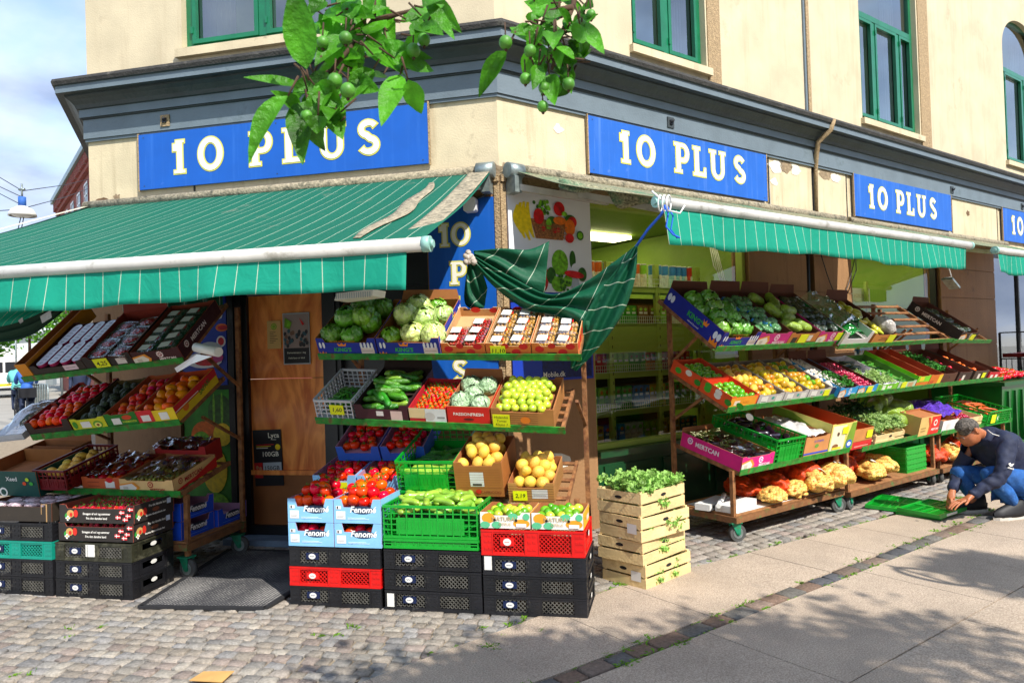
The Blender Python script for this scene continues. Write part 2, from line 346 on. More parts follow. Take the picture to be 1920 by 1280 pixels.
# patches of lost plaster, sandstone jambs, drainpipe chase
for x0, x1, z0, z1 in ((2.64, 2.84, 4.11, TOP), (7.21, 7.5, 4.11, TOP)): b = MB(); b.box(x0, -.012, z0, x1, .02, z1, 0, FB); b.build('jamb_strip', sandst, house)
b = MB(); b.box(4.36, -.02, 4.11, 4.395, .02, TOP, 0, FB); b.build('conductor', greyp, house)
b = MB(); b.box(4.40, -.03, 4.11, 4.46, .02, TOP, 0, FB); b.tube([FB @ Vector(p) for p in ((4.5, -.27, 4.06), (4.47, -.24, 3.95), (4.44, -.1, 3.84), (4.46, -.06, 3.7), (4.50, -.02, 3.55), (4.50, -.012, 2.95))], [.02, .03, .03, .03, .025, .02], 7, 0)
b.build('plaster_chase', sandst, house)
def window(F, x0, x1, z0, z1, nm='window', trans=None, muls=(.5,), arch=False, col=greenf, curt=True):
    """casement in an opening: frame bars, mullions, pane, curtain"""
    b = MB(); y0, y1 = .07, .125
    w_ = .065
    b.box(x0, y0, z0, x0 + w_, y1, z1, 0, F); b.box(x1 - w_, y0, z0, x1, y1, z1, 0, F)
    b.box(x0 + w_, y0, z0, x1 - w_, y1, z0 + w_, 0, F); b.box(x0 + w_, y0, z1 - w_, x1 - w_, y1, z1, 0, F)
    xs = [x0 + w_] + [x0 + (x1 - x0) * m for m in muls] + [x1 - w_]
    zt = z1 - w_
    if trans:
        b.box(x0 + w_, y0 - .02, trans - .035, x1 - w_, y1, trans + .035, 0, F); zt = trans - .035
    for m in xs[1:-1]: b.box(m - .035, y0 - .012, z0 + w_, m + .035, y1, zt, 0, F)
    e = .038
    for i in range(len(xs) - 1):             # inner sashes
        a = xs[i] + (.035 if i else 0) + .004; c = xs[i + 1] - (.035 if i < len(xs) - 2 else 0) - .004
        zb, zz = z0 + w_ + .004, zt - .004
        for q in ((a, zb, a + e, zz), (c - e, zb, c, zz), (a + e, zb, c - e, zb + e), (a + e, zz - e, c - e, zz)): b.box(q[0], y0 - .02, q[1], q[2], y0 + .022, q[3], 0, F)
        for zz_ in (zb + .12, zz - .12): b.box(a - .01, y0 - .03, zz_ - .03, a + .012, y0 - .016, zz_ + .03, 0, F)
    f = b.build(nm, [col], house)
    g = MB(); g.add([(x0 + .03, .10, z0 + .03), (x1 - .03, .10, z0 + .03), (x1 - .03, .10, z1 - .03), (x0 + .03, .10, z1 - .03)], [(0, 1, 2, 3)], 0, False, F); g.build('pane', pane, f)
    s = MB(); s.box(x0 - .04, -.05, z0 - .075, x1 + .04, .069, z0 - .002, 0, F); s.build('sill', cream2, f)
    if curt:
        c = MB()
        for a, d in ((x0 + .02, x0 + (x1 - x0) * .22), (x1 - (x1 - x0) * .25, x1 - .02)):
            c.grid(lambda u, v: (a + (d - a) * u, .30 + .02 * math.sin(u * 40), z0 + (z1 - z0) * v), 24, 2, 0, True, F)
        c.build('curtain', mat('curtain', '#cfd6c0', .8, var=.1, trans=.4), f)
    r = MB(); r.box(x0 - .3, .32, z0 - .3, x1 + .3, 1.6, z1 + .2, 0, F); r.build('room', mat('room_inside', '#8a9a66', .9, var=.3, vs=1.2), f)
window(FA, *wA[0], trans=5.9)
window(FB, *wB[0], trans=6.2); window(FB, *wB[1], trans=5.72, muls=(.3, .72)); window(FB, *wB[2], muls=(.1, .6), trans=5.95)
# arch above the last window: cream filler with a round cut
b = MB(); x0, x1, z0, z1 = wB[2]; ac, rr = (x0 + x1) / 2, (x1 - x0) / 2
for sgn in (-1, 1):
    poly = [(ac + sgn * rr, z1)] + [(ac + sgn * rr * math.cos(t), z1 - .55 + .55 * math.sin(t)) for t in [PI / 2 * k / 10 for k in range(11)]][::-1]
    if sgn > 0: poly = poly[::-1]
    b.prism(poly, -.001, .068, 0, 0, 0, FB)
b.build('arch', cream, house)
for x0, x1 in ((3, 4.2), (7, 8.2), (11, 12.2)): b = MB(); b.box(x0, .1, 4.3, x1, .2, 6.6, 0, FC); b.build('side_window', dark, house)
# ground floor, wall with the door
def pc(nm, m, *boxes):
    b = MB()
    for F, *q in boxes: b.box(*q, 0, F)
    return b.build(nm, m, house)
pc('pier', pier, (FA, -3.84, 0, 0, -2.95, .25, 2.9)); pc('pier', pier, (FA, -.62, 0, 0, 0, .25, 2.9)); pc('pier', pier, (FB, .0, .0, 0, .955, .25, 2.9))
for x0, x1 in ((3.2, 4.27), (4.43, 5.24), (7.62, 9.47), (13, 24)):
    b = MB()
    for z0, z1 in ((0, .62), (.632, 1.42), (1.432, 2.12), (2.132, 2.54), (2.552, 2.9)): b.box(x0, -.0 if z1 > .7 else -.02, z0, x1, .22, z1, 0, FB)
    b.box(x0, .012, 0, x1, .2, 2.9, 0, FB)
    b.build('pier', pier, house)
pc('side_wall', pier, (FC, 0, .001, 0, 14, .3, 2.9))
b = MB()
b.box(-.045, -.012, 0, .0, .02, 2.9, 0, FA); b.box(.0, -.012, 0, .05, .02, 2.9, 0, FB)
b.build('corner_strip', sandst, house)
b = MB()
b.box(-2.95, .03, 2.12, -.62, .12, 2.9, 0, FA)                   # above the door: dark awning box
b.box(-2.95, .05, 0, -2.46, .12, 2.12, 0, FA)
for x0, x1 in ((-2.46, -2.33), (-1.54, -1.40)): b.box(x0, -.01, 0, x1, .10, 2.12, 0, FA)
b.box(-2.42, -.03, 0, -2.39, -.01, 2.12, 0, FA); b.box(-1.47, -.03, 0, -1.44, -.01, 2.12, 0, FA)
b.box(-1.40, .06, 0, -.62, .12, 2.12, 0, FA)
b.build('shopfront_frame', blackp, house)
b = MB(); b.box(4.28, .1, 0, 4.42, .2, 2.9, 0, FB); b.tube([FB @ Vector((4.35, .05, 0)), FB @ Vector((4.35, .05, 2.9))], .04, 8, 0); b.build('drainpipe', blackp, house)
ply = mat('plywood', '#a04a16', .5, coat=.3)
N, L, bs = nodes_of(ply); tc = N.new('ShaderNodeTexCoord'); mp = N.new('ShaderNodeMapping'); mp.inputs['Scale'].default_value = (1, 1, .28)
wv = N.new('ShaderNodeTexNoise'); wv.inputs['Scale'].default_value = 5; wv.inputs['Detail'].default_value = 6; wv.inputs['Distortion'].default_value = 2.5
r_ = N.new('ShaderNodeValToRGB'); r_.color_ramp.elements[0].color = (.60, .13, .018, 1); r_.color_ramp.elements[1].color = (.95, .34, .07, 1); r_.color_ramp.elements[0].position = .35; r_.color_ramp.elements[1].position = .62
L.new(tc.outputs['Object'], mp.inputs[0]); L.new(mp.outputs[0], wv.inputs[0]); L.new(wv.outputs['Fac'], r_.inputs[0]); L.new(r_.outputs[0], bs.inputs['Base Color'])
door = MB(); door.box(-2.33, .06, .13, -1.54, .10, .56, 1); door.box(-2.33, .06, .60, -1.54, .10, 1.38, 0); door.box(-2.33, .064, 1.385, -1.54, .10, 2.1, 0)
D = door.build('door', [ply, mat('plywood_low', '#8a5224', .6, var=.2, vs=5)], house, FA)
b = MB(); b.box(-2.33, .02, .0, -1.54, .055, .13, 0); b.box(-2.33, .02, .13, -2.29, .058, 2.1, 0); b.box(-1.58, .02, .13, -1.54, .058, 2.1, 0); b.box(-2.29, .03, .56, -1.58, .062, .6, 1)
b.build('door_frame', [blackp, ply], D)
b = MB(); b.tube([(-1.62, -.02, .2), (-1.62, -.03, .28), (-1.62, .02, .3)], .012, 6); b.build('handle', blackp, D)
b = MB(); b.box(-2.45, -.16, 0, -1.3, .05, .05, 0); b.build('doorstep', mat('blue_sill', '#6d7f94', .6, var=.25, vs=8, bump=.2), house, FA)
# shop windows on the long wall
def shopwin(x0, x1, z0=.66, z1=2.86, mull=()):
    b = MB(); e = .05
    b.box(x0, .05, z0 - .0, x0 + e, .13, z1, 0, FB); b.box(x1 - e, .05, z0, x1, .13, z1, 0, FB); b.box(x0 + e, .05, z0, x1 - e, .13, z0 + e, 0, FB); b.box(x0 + e, .05, z1 - e, x1 - e, .13, z1, 0, FB)
    for m in mull: b.box(m - .02, .06, z0 + e, m + .02, .12, z1 - e, 0, FB)
    f = b.build('shop_window', [limed if x0 < 2 else blackp], house)
    g = MB(); g.add([(x0 + e, .09, z0 + e), (x1 - e, .09, z0 + e), (x1 - e, .09, z1 - e), (x0 + e, .09, z1 - e)], [(0, 1, 2, 3)], 0, False, FB); g.build('pane', shopglass if x1 < 8 else pane, f)
    p = MB(); p.box(x0, .02, 0, x1, .12, z0 - .06, 0, FB); p.box(x0 - .0, -.04, z0 - .06, x1, .14, z0 - .003, 0, FB)
    for k in range(int((x1 - x0) / .75) + 1): p.box(x0 + .08 + k * .75, .0, .1, min(x0 + .70 + k * .75, x1 - .03), .018, z0 - .14, 1, FB)
    p.build('window_plinth', [greend, greend], f)
shopwin(.957, 3.198); shopwin(5.242, 7.618); shopwin(9.472, 12.99, .3, 2.86, (10.6, 11.8))
# lost and patched plaster
chipm = [mat('bare_plaster', '#8f7c62', .95, var=.3, vs=30, bump=.5), mat('pale_filler', '#e3dccb', .9, var=.1), mat('rust_stain', '#6b5138', .9, var=.3, vs=25)]
rc = random.Random(12)
for F, x, z, r_, k in [(FA, -.05, 3.0, .07, 0), (FA, -.16, 2.98, .05, 2), (FB, .08, 3.02, .06, 0), (FB, 3.75, 3.50, .11, 1), (FB, 3.92, 3.53, .10, 0), (FB, 4.12, 3.50, .08, 1), (FB, 3.70, 3.32, .06, 1), (FB, 4.75, 3.52, .10, 0), (FB, 4.95, 3.50, .08, 1), (FB, .62, 3.42, .05, 1), (FA, -3.7, 3.03, .05, 2), (FA, -3.55, 3.06, .03, 0), (FB, 8.6, 3.4, .05, 2), (FB, .5, .62, .12, 1)]:
    n_ = 14; b = MB(); b.add([(x + r_ * 1.5 * rc.uniform(.5, 1.1) * math.cos(2 * PI * q / n_), -.0035, z + r_ * rc.uniform(.4, 1.0) * math.sin(2 * PI * q / n_)) for q in range(n_)], [tuple(range(n_))], 0, False, F); b.build('plaster_patch', chipm[k], house)
# inside of the shop
b = MB()
def ww(F, q, mi): b.add(q, [(0, 1, 2, 3)], mi, False, F)
ww(FB, [(.0, 4.2, 0), (24, 4.2, 0), (24, 4.2, 2.9), (.0, 4.2, 2.9)], 0)
for zz, mi_ in ((2.91, 1), (.01, 2)):
    q0 = opath(-.16); q1 = [q0[1], q0[2], q0[3], CC + dB * 24 - nB * 4.2, CC + dB * .5 - nB * 4.2]
    b.add([(*p, zz) for p in q1], [(0, 1, 2, 3, 4)], mi_)
b.box(3.35, .25, 0, 3.42, 2.6, 2.9, 1, FB); b.box(7.66, .25, 0, 7.74, 3.2, 2.9, 1, FB); b.box(.02, .27, 0, .09, 4.2, 2.9, 1, FB)
b.box(3.5, 1.9, 0, 7.6, 2.0, 2.9, 3, FB)
b.box(13.1, .25, 0, 13.2, 4.2, 2.9, 0, FB)
b.build('shop_interior', [mat('back_lime', '#7f8c28', .8, var=.2, vs=2), lime, dark, mat('green_sheet', '#2f9a2f', .5, var=.3, vs=3)], house)
for q in ((2.1, 1.5, 2.86, 3.0, 1.8, 2.90), (1.05, .2, 2.87, 3.15, .3, 2.9), (5.3, .2, 2.87, 7.55, .3, 2.9), (5.0, 1.2, 2.86, 7.2, 1.5, 2.9), (.5, 2.4, 2.86, 2.8, 2.8, 2.9)): b = MB(); b.box(*q, 0, FB); b.build('ceiling_lamp', mat('lamp_glow', '#fff3c0', .5, emit=4.5), house)  # window strips and deep panel are added fill lights for the goods
b = MB(); pts = opath(0); 
b.add([(*p, TOP) for p in pts] + [(*(CC + dB * 24 - nB * 10), TOP), (*(LC + dC * 14 - nC * 8), TOP)], [(0, 1, 2, 3, 4, 5)], 0)
b.add([(*p, 2.93) for p in pts] + [(*(CC + dB * 24 - nB * 10), 2.93), (*(LC + dC * 14 - nC * 8), 2.93)], [(0, 1, 2, 3, 4, 5)], 0)
b.build('roof', lead, house)
# ================================================================ ground
gravel = mat('street_ground', '#97938a', .95, var=.10, vs=.7, bump=.5, bs=30, dirt=('#6f6c66', .5), ds=.5, dthr=.55)
b = MB(); b.add([(-150, -60, -.03), (120, -60, -.03), (120, 260, -.03), (-150, 260, -.03)], [(0, 1, 2, 3)])
struct('ground', b, gravel)
conc = mat('concrete_slab', '#9e8e77', .9)
N, L, bs = nodes_of(conc); tc = N.new('ShaderNodeTexCoord')
n1 = N.new('ShaderNodeTexNoise'); n1.inputs['Scale'].default_value = 130; n1.inputs['Detail'].default_value = 3; n2 = N.new('ShaderNodeTexNoise'); n2.inputs['Scale'].default_value = 1.3; n2.inputs['Detail'].default_value = 8; n2.inputs['Roughness'].default_value = .65
vo = N.new('ShaderNodeTexVoronoi'); vo.inputs['Scale'].default_value = 2.3; vo.inputs['Randomness'].default_value = 1
for q in (n1, n2, vo): L.new(tc.outputs['Object'], q.inputs['Vector'])
r1 = N.new('ShaderNodeValToRGB'); r1.color_ramp.elements[0].position = .3; r1.color_ramp.elements[1].position = .7; r1.color_ramp.elements[0].color = (.26, .195, .14, 1); r1.color_ramp.elements[1].color = (.56, .45, .34, 1); L.new(n1.outputs['Fac'], r1.inputs[0])
h = N.new('ShaderNodeHueSaturation'); mr = N.new('ShaderNodeMapRange'); mr.inputs[1].default_value = .3; mr.inputs[2].default_value = .7; mr.inputs[3].default_value = .78; mr.inputs[4].default_value = 1.15
L.new(n2.outputs['Fac'], mr.inputs[0]); L.new(r1.outputs[0], h.inputs['Color']); L.new(mr.outputs[0], h.inputs['Value'])
gt = N.new('ShaderNodeMath'); gt.operation = 'LESS_THAN'; gt.inputs[1].default_value = .042; L.new(vo.outputs['Distance'], gt.inputs[0])
mx = N.new('ShaderNodeMix'); mx.data_type = 'RGBA'; mx.inputs[7].default_value = (.05, .045, .04, 1); ml = N.new('ShaderNodeMath'); ml.operation = 'MULTIPLY'; ml.inputs[1].default_value = .85
L.new(gt.outputs[0], ml.inputs[0]); L.new(ml.outputs[0], mx.inputs[0]); L.new(h.outputs[0], mx.inputs[6]); L.new(mx.outputs[2], bs.inputs['Base Color'])
bp = N.new('ShaderNodeBump'); bp.inputs['Strength'].default_value = .35; bp.inputs['Distance'].default_value = .01; L.new(n1.outputs['Fac'], bp.inputs['Height']); L.new(bp.outputs[0], bs.inputs['Normal'])
def slab_edge(t): return 1.22 + .075 * max(t, 0) + .10 * max(-t, 0)
b = MB(); g = .004
def slabs(n0f, n1f, t0, t1, wd, off):
    t = t0 + off
    while t < t1:
        a, c = t + g / 2, t + wd - g / 2
        ya, yc = n0f(a), n0f(c); e = n1f
        dz = R.uniform(-.002, .002)
        b.add([(a, -e, .006 + dz), (c, -e, .006 + dz), (c, -yc, .006 + dz), (a, -ya, .006 + dz), (a, -e, -.03), (c, -e, -.03), (c, -yc, -.03), (a, -ya, -.03)],
              [(0, 1, 2, 3), (4, 0, 3, 7), (1, 5, 6, 2), (4, 5, 1, 0), (3, 2, 6, 7)])
        t += wd
slabs(slab_edge, 1.94, -3.1, 12, .62, 0)
for k in range(6): slabs(lambda t, k=k: 2.07 + k * .79 + .007, 2.07 + (k + 1) * .79, -3.4, 13, .8, (k % 2) * .4)
struct('concrete_pavement', b, conc, FB)
b = MB(); b.add([(-3.5, -7, -.012), (13, -7, -.012), (13, -1.35, -.012), (-3.5, -1.35, -.012)], [(0, 1, 2, 3)])
struct('pavement_bed', b, mat('joint_sand', '#3a332a', 1, var=.2, vs=30), FB)
# stones: one low rounded block each, own colour in a vertex attribute
def stones(name, cells, F, pal, gap=.008):
    vs, fs, cols = [], [], []
    for (x, y, w_, d_, z) in cells:
        c = R.choice(pal); k = R.uniform(.54, .84); c = [q * k for q in c]
        x0, x1, y0, y1 = x + gap / 2, x + w_ - gap / 2, y + gap / 2, y + d_ - gap / 2
        j = lambda s=.008: R.uniform(-s, s)
        base = [(x0 + j(), y0 + j()), (x1 + j(), y0 + j()), (x1 + j(), y1 + j()), (x0 + j(), y1 + j())]
        cx_, cy_ = sum(p[0] for p in base) / 4, sum(p[1] for p in base) / 4; o = len(vs)
        zt = z + j(.004); tilt = j(.02), j(.02)
        for f_, zz in ((1, -.03), (.99, zt - .005), (.90, zt)):
            for p in base:
                X, Y = cx_ + (p[0] - cx_) * f_, cy_ + (p[1] - cy_) * f_
                vs.append((X, Y, zz + (X - cx_) * tilt[0] + (Y - cy_) * tilt[1]))
        vs.append((cx_, cy_, zt + .0015))
        for r0 in (0, 4):
            for k_ in range(4): fs.append((o + r0 + k_, o + r0 + (k_ + 1) % 4, o + r0 + 4 + (k_ + 1) % 4, o + r0 + 4 + k_))
        for k_ in range(4): fs.append((o + 8 + k_, o + 8 + (k_ + 1) % 4, o + 12))
        cols += [c] * 12
    me = bpy.data.meshes.new(name); me.from_pydata(vs, [], fs); at = me.color_attributes.new('Col', 'FLOAT_COLOR', 'CORNER' if False else 'POINT') if False else me.color_attributes.new('Col', 'FLOAT_COLOR', 'CORNER')
    i = 0
    flat = []
    for p, c in zip(me.polygons, cols): flat += [c[0], c[1], c[2], 1] * p.loop_total
    at.data.foreach_set('color', flat)
    me.polygons.foreach_set('use_smooth', [True] * len(me.polygons))
    m = MATS.get('sett_stone')
    if not m:
        m = mat('sett_stone', '#ffffff', .85); N, L, bs = nodes_of(m)
        a = N.new('ShaderNodeVertexColor'); a.layer_name = 'Col'; tc = N.new('ShaderNodeTexCoord'); q = N.new('ShaderNodeTexNoise'); q.inputs['Scale'].default_value = 55; q.inputs['Detail'].default_value = 7; q.inputs['Roughness'].default_value = .7
        L.new(tc.outputs['Object'], q.inputs[0]); mr = N.new('ShaderNodeMapRange'); mr.inputs[1].default_value = .3; mr.inputs[2].default_value = .7; mr.inputs[3].default_value = .55; mr.inputs[4].default_value = 1.35
        L.new(q.outputs['Fac'], mr.inputs[0]); h = N.new('ShaderNodeHueSaturation'); L.new(mr.outputs[0], h.inputs['Value']); L.new(a.outputs[0], h.inputs['Color']); L.new(h.outputs[0], bs.inputs['Base Color'])
        bp = N.new('ShaderNodeBump'); bp.inputs['Strength'].default_value = .7; bp.inputs['Distance'].default_value = .012; L.new(q.outputs['Fac'], bp.inputs['Height']); L.new(bp.outputs[0], bs.inputs['Normal'])
    me.materials.append(m); me.update()
    return tag(obj(name, me, None, F), None, None, None, 'structure')
pal = [(.42, .36, .29), (.45, .39, .32), (.38, .35, .31), (.40, .32, .27), (.47, .42, .35), (.36, .34, .32), (.43, .37, .31)]
bis = (nA + nB).normalized()             # where the two sett fields meet
perp = Vector((-bis.y, bis.x))
cells = []; y = -.35
while y < 3.9:
    d_ = R.uniform(.07, .09); x = -6.2 + R.uniform(0, .1)
    while x < 1.6:
        w_ = R.uniform(.075, .12); p = FA @ Vector((x + w_ / 2, -y - d_ / 2, 0)); q = Vector((p.x, p.y)) - CC
        t, n_ = q.dot(dB), q.dot(nB)
        on_slab = n_ > slab_edge(t) + .03 and t > -3.05
        if q.dot(perp) < 0 and not on_slab and not (y + d_ < -.01 and x > -3.8): cells.append((x, -y - d_, w_, d_, 0))
        x += w_
    y += d_
stones('cobblestone_pavement', cells, FA, pal)
cells = []; y = -.05
while y < 2.2:
    d_ = R.uniform(.085, .115); x = -2.5 + R.uniform(0, .1)
    while x < 13:
        w_ = R.uniform(.08, .13)
        p = FB @ Vector((x + w_ / 2, -y - d_ / 2, 0)); q = Vector((p.x, p.y)) - CC
        if q.dot(perp) >= 0 and y + d_ < slab_edge(x) + .03: cells.append((x, -y - d_, w_, d_, 0))
        x += w_
    y += d_
stones('cobblestone_border', cells, FB, pal, .013)
cells = []; x = -3.3
while x < 12:
    w_ = R.uniform(.13, .26); cells.append((x, -2.065, w_, .115, .008)); x += w_
stones('stone_strip', cells, FB, [(.20, .19, .18), (.13, .13, .14), (.25, .16, .11), (.22, .20, .17), (.28, .20, .15)], .01)
b = MB(); b.add([(-14, -4.2, -.014), (1.8, -4.2, -.014), (1.8, 9, -.014), (-14, 9, -.014)], [(0, 1, 2, 3)])
struct('sand_bed', b, mat('joint_sand_light', '#8b7d69', 1, var=.25, vs=20), FA)
# weeds
gb = MB()
def tuft(x, y, F, s=1):
    for k in range(R.randint(7, 16)):
        a = R.uniform(0, 2 * PI); r_ = R.uniform(0, .035) * s; px, py = x + r_ * math.cos(a), y + r_ * math.sin(a); h_ = R.uniform(.005, .016) * s; t = R.uniform(0, 2 * PI); dx, dy = .004 * math.cos(t), .004 * math.sin(t); lx, ly = R.uniform(-.015, .015), R.uniform(-.015, .015)
        gb.add([(px - dx, py - dy, 0), (px + dx, py + dy, 0), (px + lx + dx * 1.4, py + ly + dy, h_), (px + lx * 2, py + ly * 2, h_ * .9)], [(0, 1, 2), (0, 2, 3)], 0, False, F)
for k in range(230):
    t = R.uniform(-2.2, 6) ** 1; tuft(t, -1.935 - R.choice((0, .14)) + R.uniform(-.012, .012), FB, R.uniform(.5, 1.3) if noise.noise((t * 2.5, 0, 0)) > -.05 else .3)
for k in range(330):
    x, n_ = R.uniform(-5, .6), R.uniform(1.6, 3.4)
    if noise.noise((x * 1.3, n_ * 1.3, 3)) > .2: tuft(x, -n_, FA, R.uniform(.5, 1.2))
for k in range(120):
    t = R.uniform(-1.6, 5); tuft(t, -slab_edge(t) + R.uniform(-.02, .05), FB, R.uniform(.4, 1.1) if noise.noise((t * 2, 5, 0)) > -.05 else .2)
tag(gb.build('grass', mat('weed_green', '#6d9a1c', .7, orand=0, var=.3, vs=9, trans=.3)), None, None, None, 'stuff')
# ================================================================ signs
blue = mat('sign_blue', '#0056b4', .5, var=.06, vs=5, dirt=('#5f86d8', .35), ds=7, dthr=.64)
blue2 = mat('sign_blue_faded', '#145cb8', .55, var=.06, vs=5, dirt=('#7d97d6', .4), ds=7, dthr=.62)
streaks(blue, '#3a78d0', .35, (12, 12, .6)); streaks(blue2, '#6a92d8', .4, (12, 12, .6))
lw = mat('letter_white', '#f0eedd', .4); ly = mat('letter_yellow', '#d6cf4e', .4)
def plus_sign(F, x, z, wd, ht, lets, size, label, m):
    t = thing('shop_sign', label, 'sign', F @ T3(x, -.035, z), 'blue shop signs along the frieze')
    b = MB(); b.box(0, 0, 0, wd, .02, ht, 0); b.build('board', m, t)
    b = MB(); e = .012
    for px_, pz in ((.05, .03), (wd / 2, .03), (wd - .05, .03), (.05, ht - .03), (wd / 2, ht - .03), (wd - .05, ht - .03)): b.disc((px_, -.002, pz), .006, .006, 0, 8)
    b.box(-.012, -.003, -.012, 0, .02, ht + .012, 1); b.box(wd, -.003, -.012, wd + .012, .02, ht + .012, 1)
    b.build('trim', [greyd, sandst], t)
    sign_text(lets, t, lw, ly, -.003, size, .011)
    return t
def row(x1, x0_, xP, xL, xU, xS, z): return [('1', x1, z), ('0', x0_, z), ('P', xP, z), ('L', xL, z), ('U', xU, z), ('S', xS, z)]
plus_sign(FA, -3.28, 3.09, 2.71, .49, row(.35, .60, 1.10, 1.415, 1.735, 2.10, .115), .29, 'large blue sign with white letters over the green awning left of the corner', blue)
plus_sign(FB, .94, 3.08, 2.58, .50, row(.38, .59, 1.10, 1.37, 1.62, 2.01, .14), .285, 'faded blue sign with white letters just right of the corner', blue2)
plus_sign(FB, 5.31, 3.08, 2.65, .52, row(.34, .56, 1.03, 1.32, 1.60, 1.98, .13), .29, 'blue sign with white letters under the tall middle upper window of the long wall', blue2)
plus_sign(FB, 9.80, 3.07, 2.65, .52, row(.34, .56, 1.03, 1.32, 1.60, 1.98, .13), .29, 'blue sign cut by the right edge of the photo, only two digits showing', blue2)
b = MB(); b.beam((2.50, -.036, 3.09), (2.56, -.036, 3.55), .004, .002); b.beam((2.62, -.036, 3.09), (2.66, -.036, 3.56), .004, .002)
t = thing('vertical_sign', 'tall blue sign board beside the corner with characters set one below another', 'sign', FA @ T3(-.60, -.03, 1.3))
b = MB(); b.box(0, 0, 0, .55, .02, 1.48, 0); b.build('board', blue, t)
LV = [('1', .10, 1.11), ('0', .20, 1.11), ('P', .18, .80), ('L', .18, .52), ('U', .17, .26), ('S', .18, .02)]
sign_text(LV, t, lw, ly, -.003, .18, .010)
# ---- posters
def ell(b, x, z, rx, rz, mi, y, rot=0, n=18):
    c, s_ = math.cos(rad(rot)), math.sin(rad(rot))
    b.add([(x + rx * math.cos(t) * c - rz * math.sin(t) * s_, y, z + rx * math.cos(t) * s_ + rz * math.sin(t) * c) for t in [2 * PI * k / n for k in range(n)]], [tuple(range(n))], mi)
pm = [mat('poster_white', '#dfe0e4', .4), mat('poster_blue', '#1238a8', .4), mat('poster_yellow', '#e8c816', .4, var=.2, vs=30), mat('poster_red', '#c2141a', .4, var=.4, vs=20), mat('poster_orange', '#d96a14', .4, var=.3, vs=25),
      mat('poster_green', '#6fae22', .4, var=.5, vs=30), mat('poster_darkgreen', '#2c5f18', .4, var=.5, vs=20), mat('poster_basket', '#9a6236', .6, var=.7, vs=60), mat('poster_magenta', '#c23a86', .4), mat('poster_black', '#14161c', .4), mat('poster_grey', '#aab4bc', .5), mat('poster_navy', '#0a1c55', .5, var=.5, vs=30)]
t = thing('fruit_poster', 'white framed poster of a fruit basket above vegetables on the corner pier', 'poster', FB @ T3(.06, -.022, 2.03), 'posters stuck on the building')
b = MB(); b.box(0, 0, .0, .88, .018, .82, 0); b.box(0, .002, -.07, .88, .02, 0, 1); b.box(0, .002, .82, .88, .02, .85, 1); b.build('board', [pm[0], pm[1]], t)
b = MB()
for k, (x0, z0, x1, z1) in enumerate(((.045, .7, .1, .5), (.075, .72, .13, .47), (.11, .73, .19, .46), (.15, .73, .235, .48))):
    pts = [(x0 + .01, z0 + .01)] ; q = []
    for i in range(9):
        s = i / 8; wd = .028 * math.sin(PI * min(max(s, .08), .95)) + .006; x = x0 + .05 + (x1 - x0) * s * .6 - .055 * math.sin(PI * s) * .6; z = z0 + (z1 - z0) * s * 1.15
        q.append((x, z, wd))
    b.add([(x - w_, -.002 - .0005 * k, z) for x, z, w_ in q] + [(x + w_, -.002 - .0005 * k, z) for x, z, w_ in q], [(i, i + 1, 9 + i + 1, 9 + i) for i in range(8)], 2)
b.build('banana_picture', pm, t)
b = MB(); y = -.003
rr = random.Random(3)
b.add([(.22, y, .60), (.60, y, .60), (.56, y, .44), (.27, y, .44)], [(0, 1, 2, 3)], 7)
for k in range(30): ell(b, .30 + rr.uniform(-.04, .12), .68 + rr.uniform(-.035, .07), .016, .016, 5 if k % 3 else 6, y - .0003 * k)
for x, z, rx, rz, mi in ((.30, .62, .055, .065, 3), (.52, .70, .06, .06, 3), (.64, .60, .07, .06, 6), (.66, .60, .05, .045, 3), (.63, .55, .058, .07, 4), (.44, .60, .05, .03, 6), (.52, .60, .07, .035, 4), (.40, .56, .03, .05, 5), (.62, .46, .05, .04, 3), (.74, .49, .04, .04, 6), (.74, .49, .028, .028, 5), (.34, .52, .02, .02, 3), (.46, .51, .02, .02, 3), (.50, .52, .02, .02, 3), (.57, .66, .03, .02, 5)):
    y -= .0006; ell(b, x, z, rx, rz, mi, y - .01)
for i in range(14):
    for j in range(4): ell(b, .27 + i * .023 + j % 2 * .011, .455 + j * .03, .011, .006, 7, y - .0122 - .0003 * (i % 2), 20)
b.build('fruit_basket_picture', pm, t)
b = MB(); y = -.002
for x, z, rx, rz, mi in ((.52, .25, .09, .11, 5), (.66, .28, .035, .08, 6), (.70, .20, .06, .055, 0), (.34, .12, .05, .11, 3), (.42, .14, .05, .07, 6), (.50, .07, .08, .065, 5), (.60, .10, .05, .05, 5), (.76, .16, .05, .06, 6), (.68, .06, .045, .075, 10)):
    y -= .0007; ell(b, x, z, rx, rz, mi, y)
for k in range(26): ell(b, .45 + rr.uniform(0, .16), .02 + rr.uniform(0, .12), .014, .012, 6 if k % 2 else 5, y - .0003 * k)
ell(b, .66, .155, .11, .03, 3, y - .012, -6)
b.build('vegetable_picture', pm, t)
t = thing('phone_poster', 'navy blue phone company poster with white words low on the corner pier', 'poster', FB @ T3(.06, -.02, 1.30), 'posters stuck on the building')
b = MB(); b.box(0, 0, 0, .86, .018, .64, 0); b.box(.3, -.002, .02, .84, 0, .2, 1); b.build('board', [pm[1], pm[11]], t)
b = MB(); put_text(b, 'Connect', .29, .62, .085, -.004, 0, .008); put_text(b, 'your world', .29, .54, .085, -.004, 0, .008); put_text(b, 'Mobile.dk', .42, .05, .06, -.004, 0, .006); b.build('lettering', lw, t)
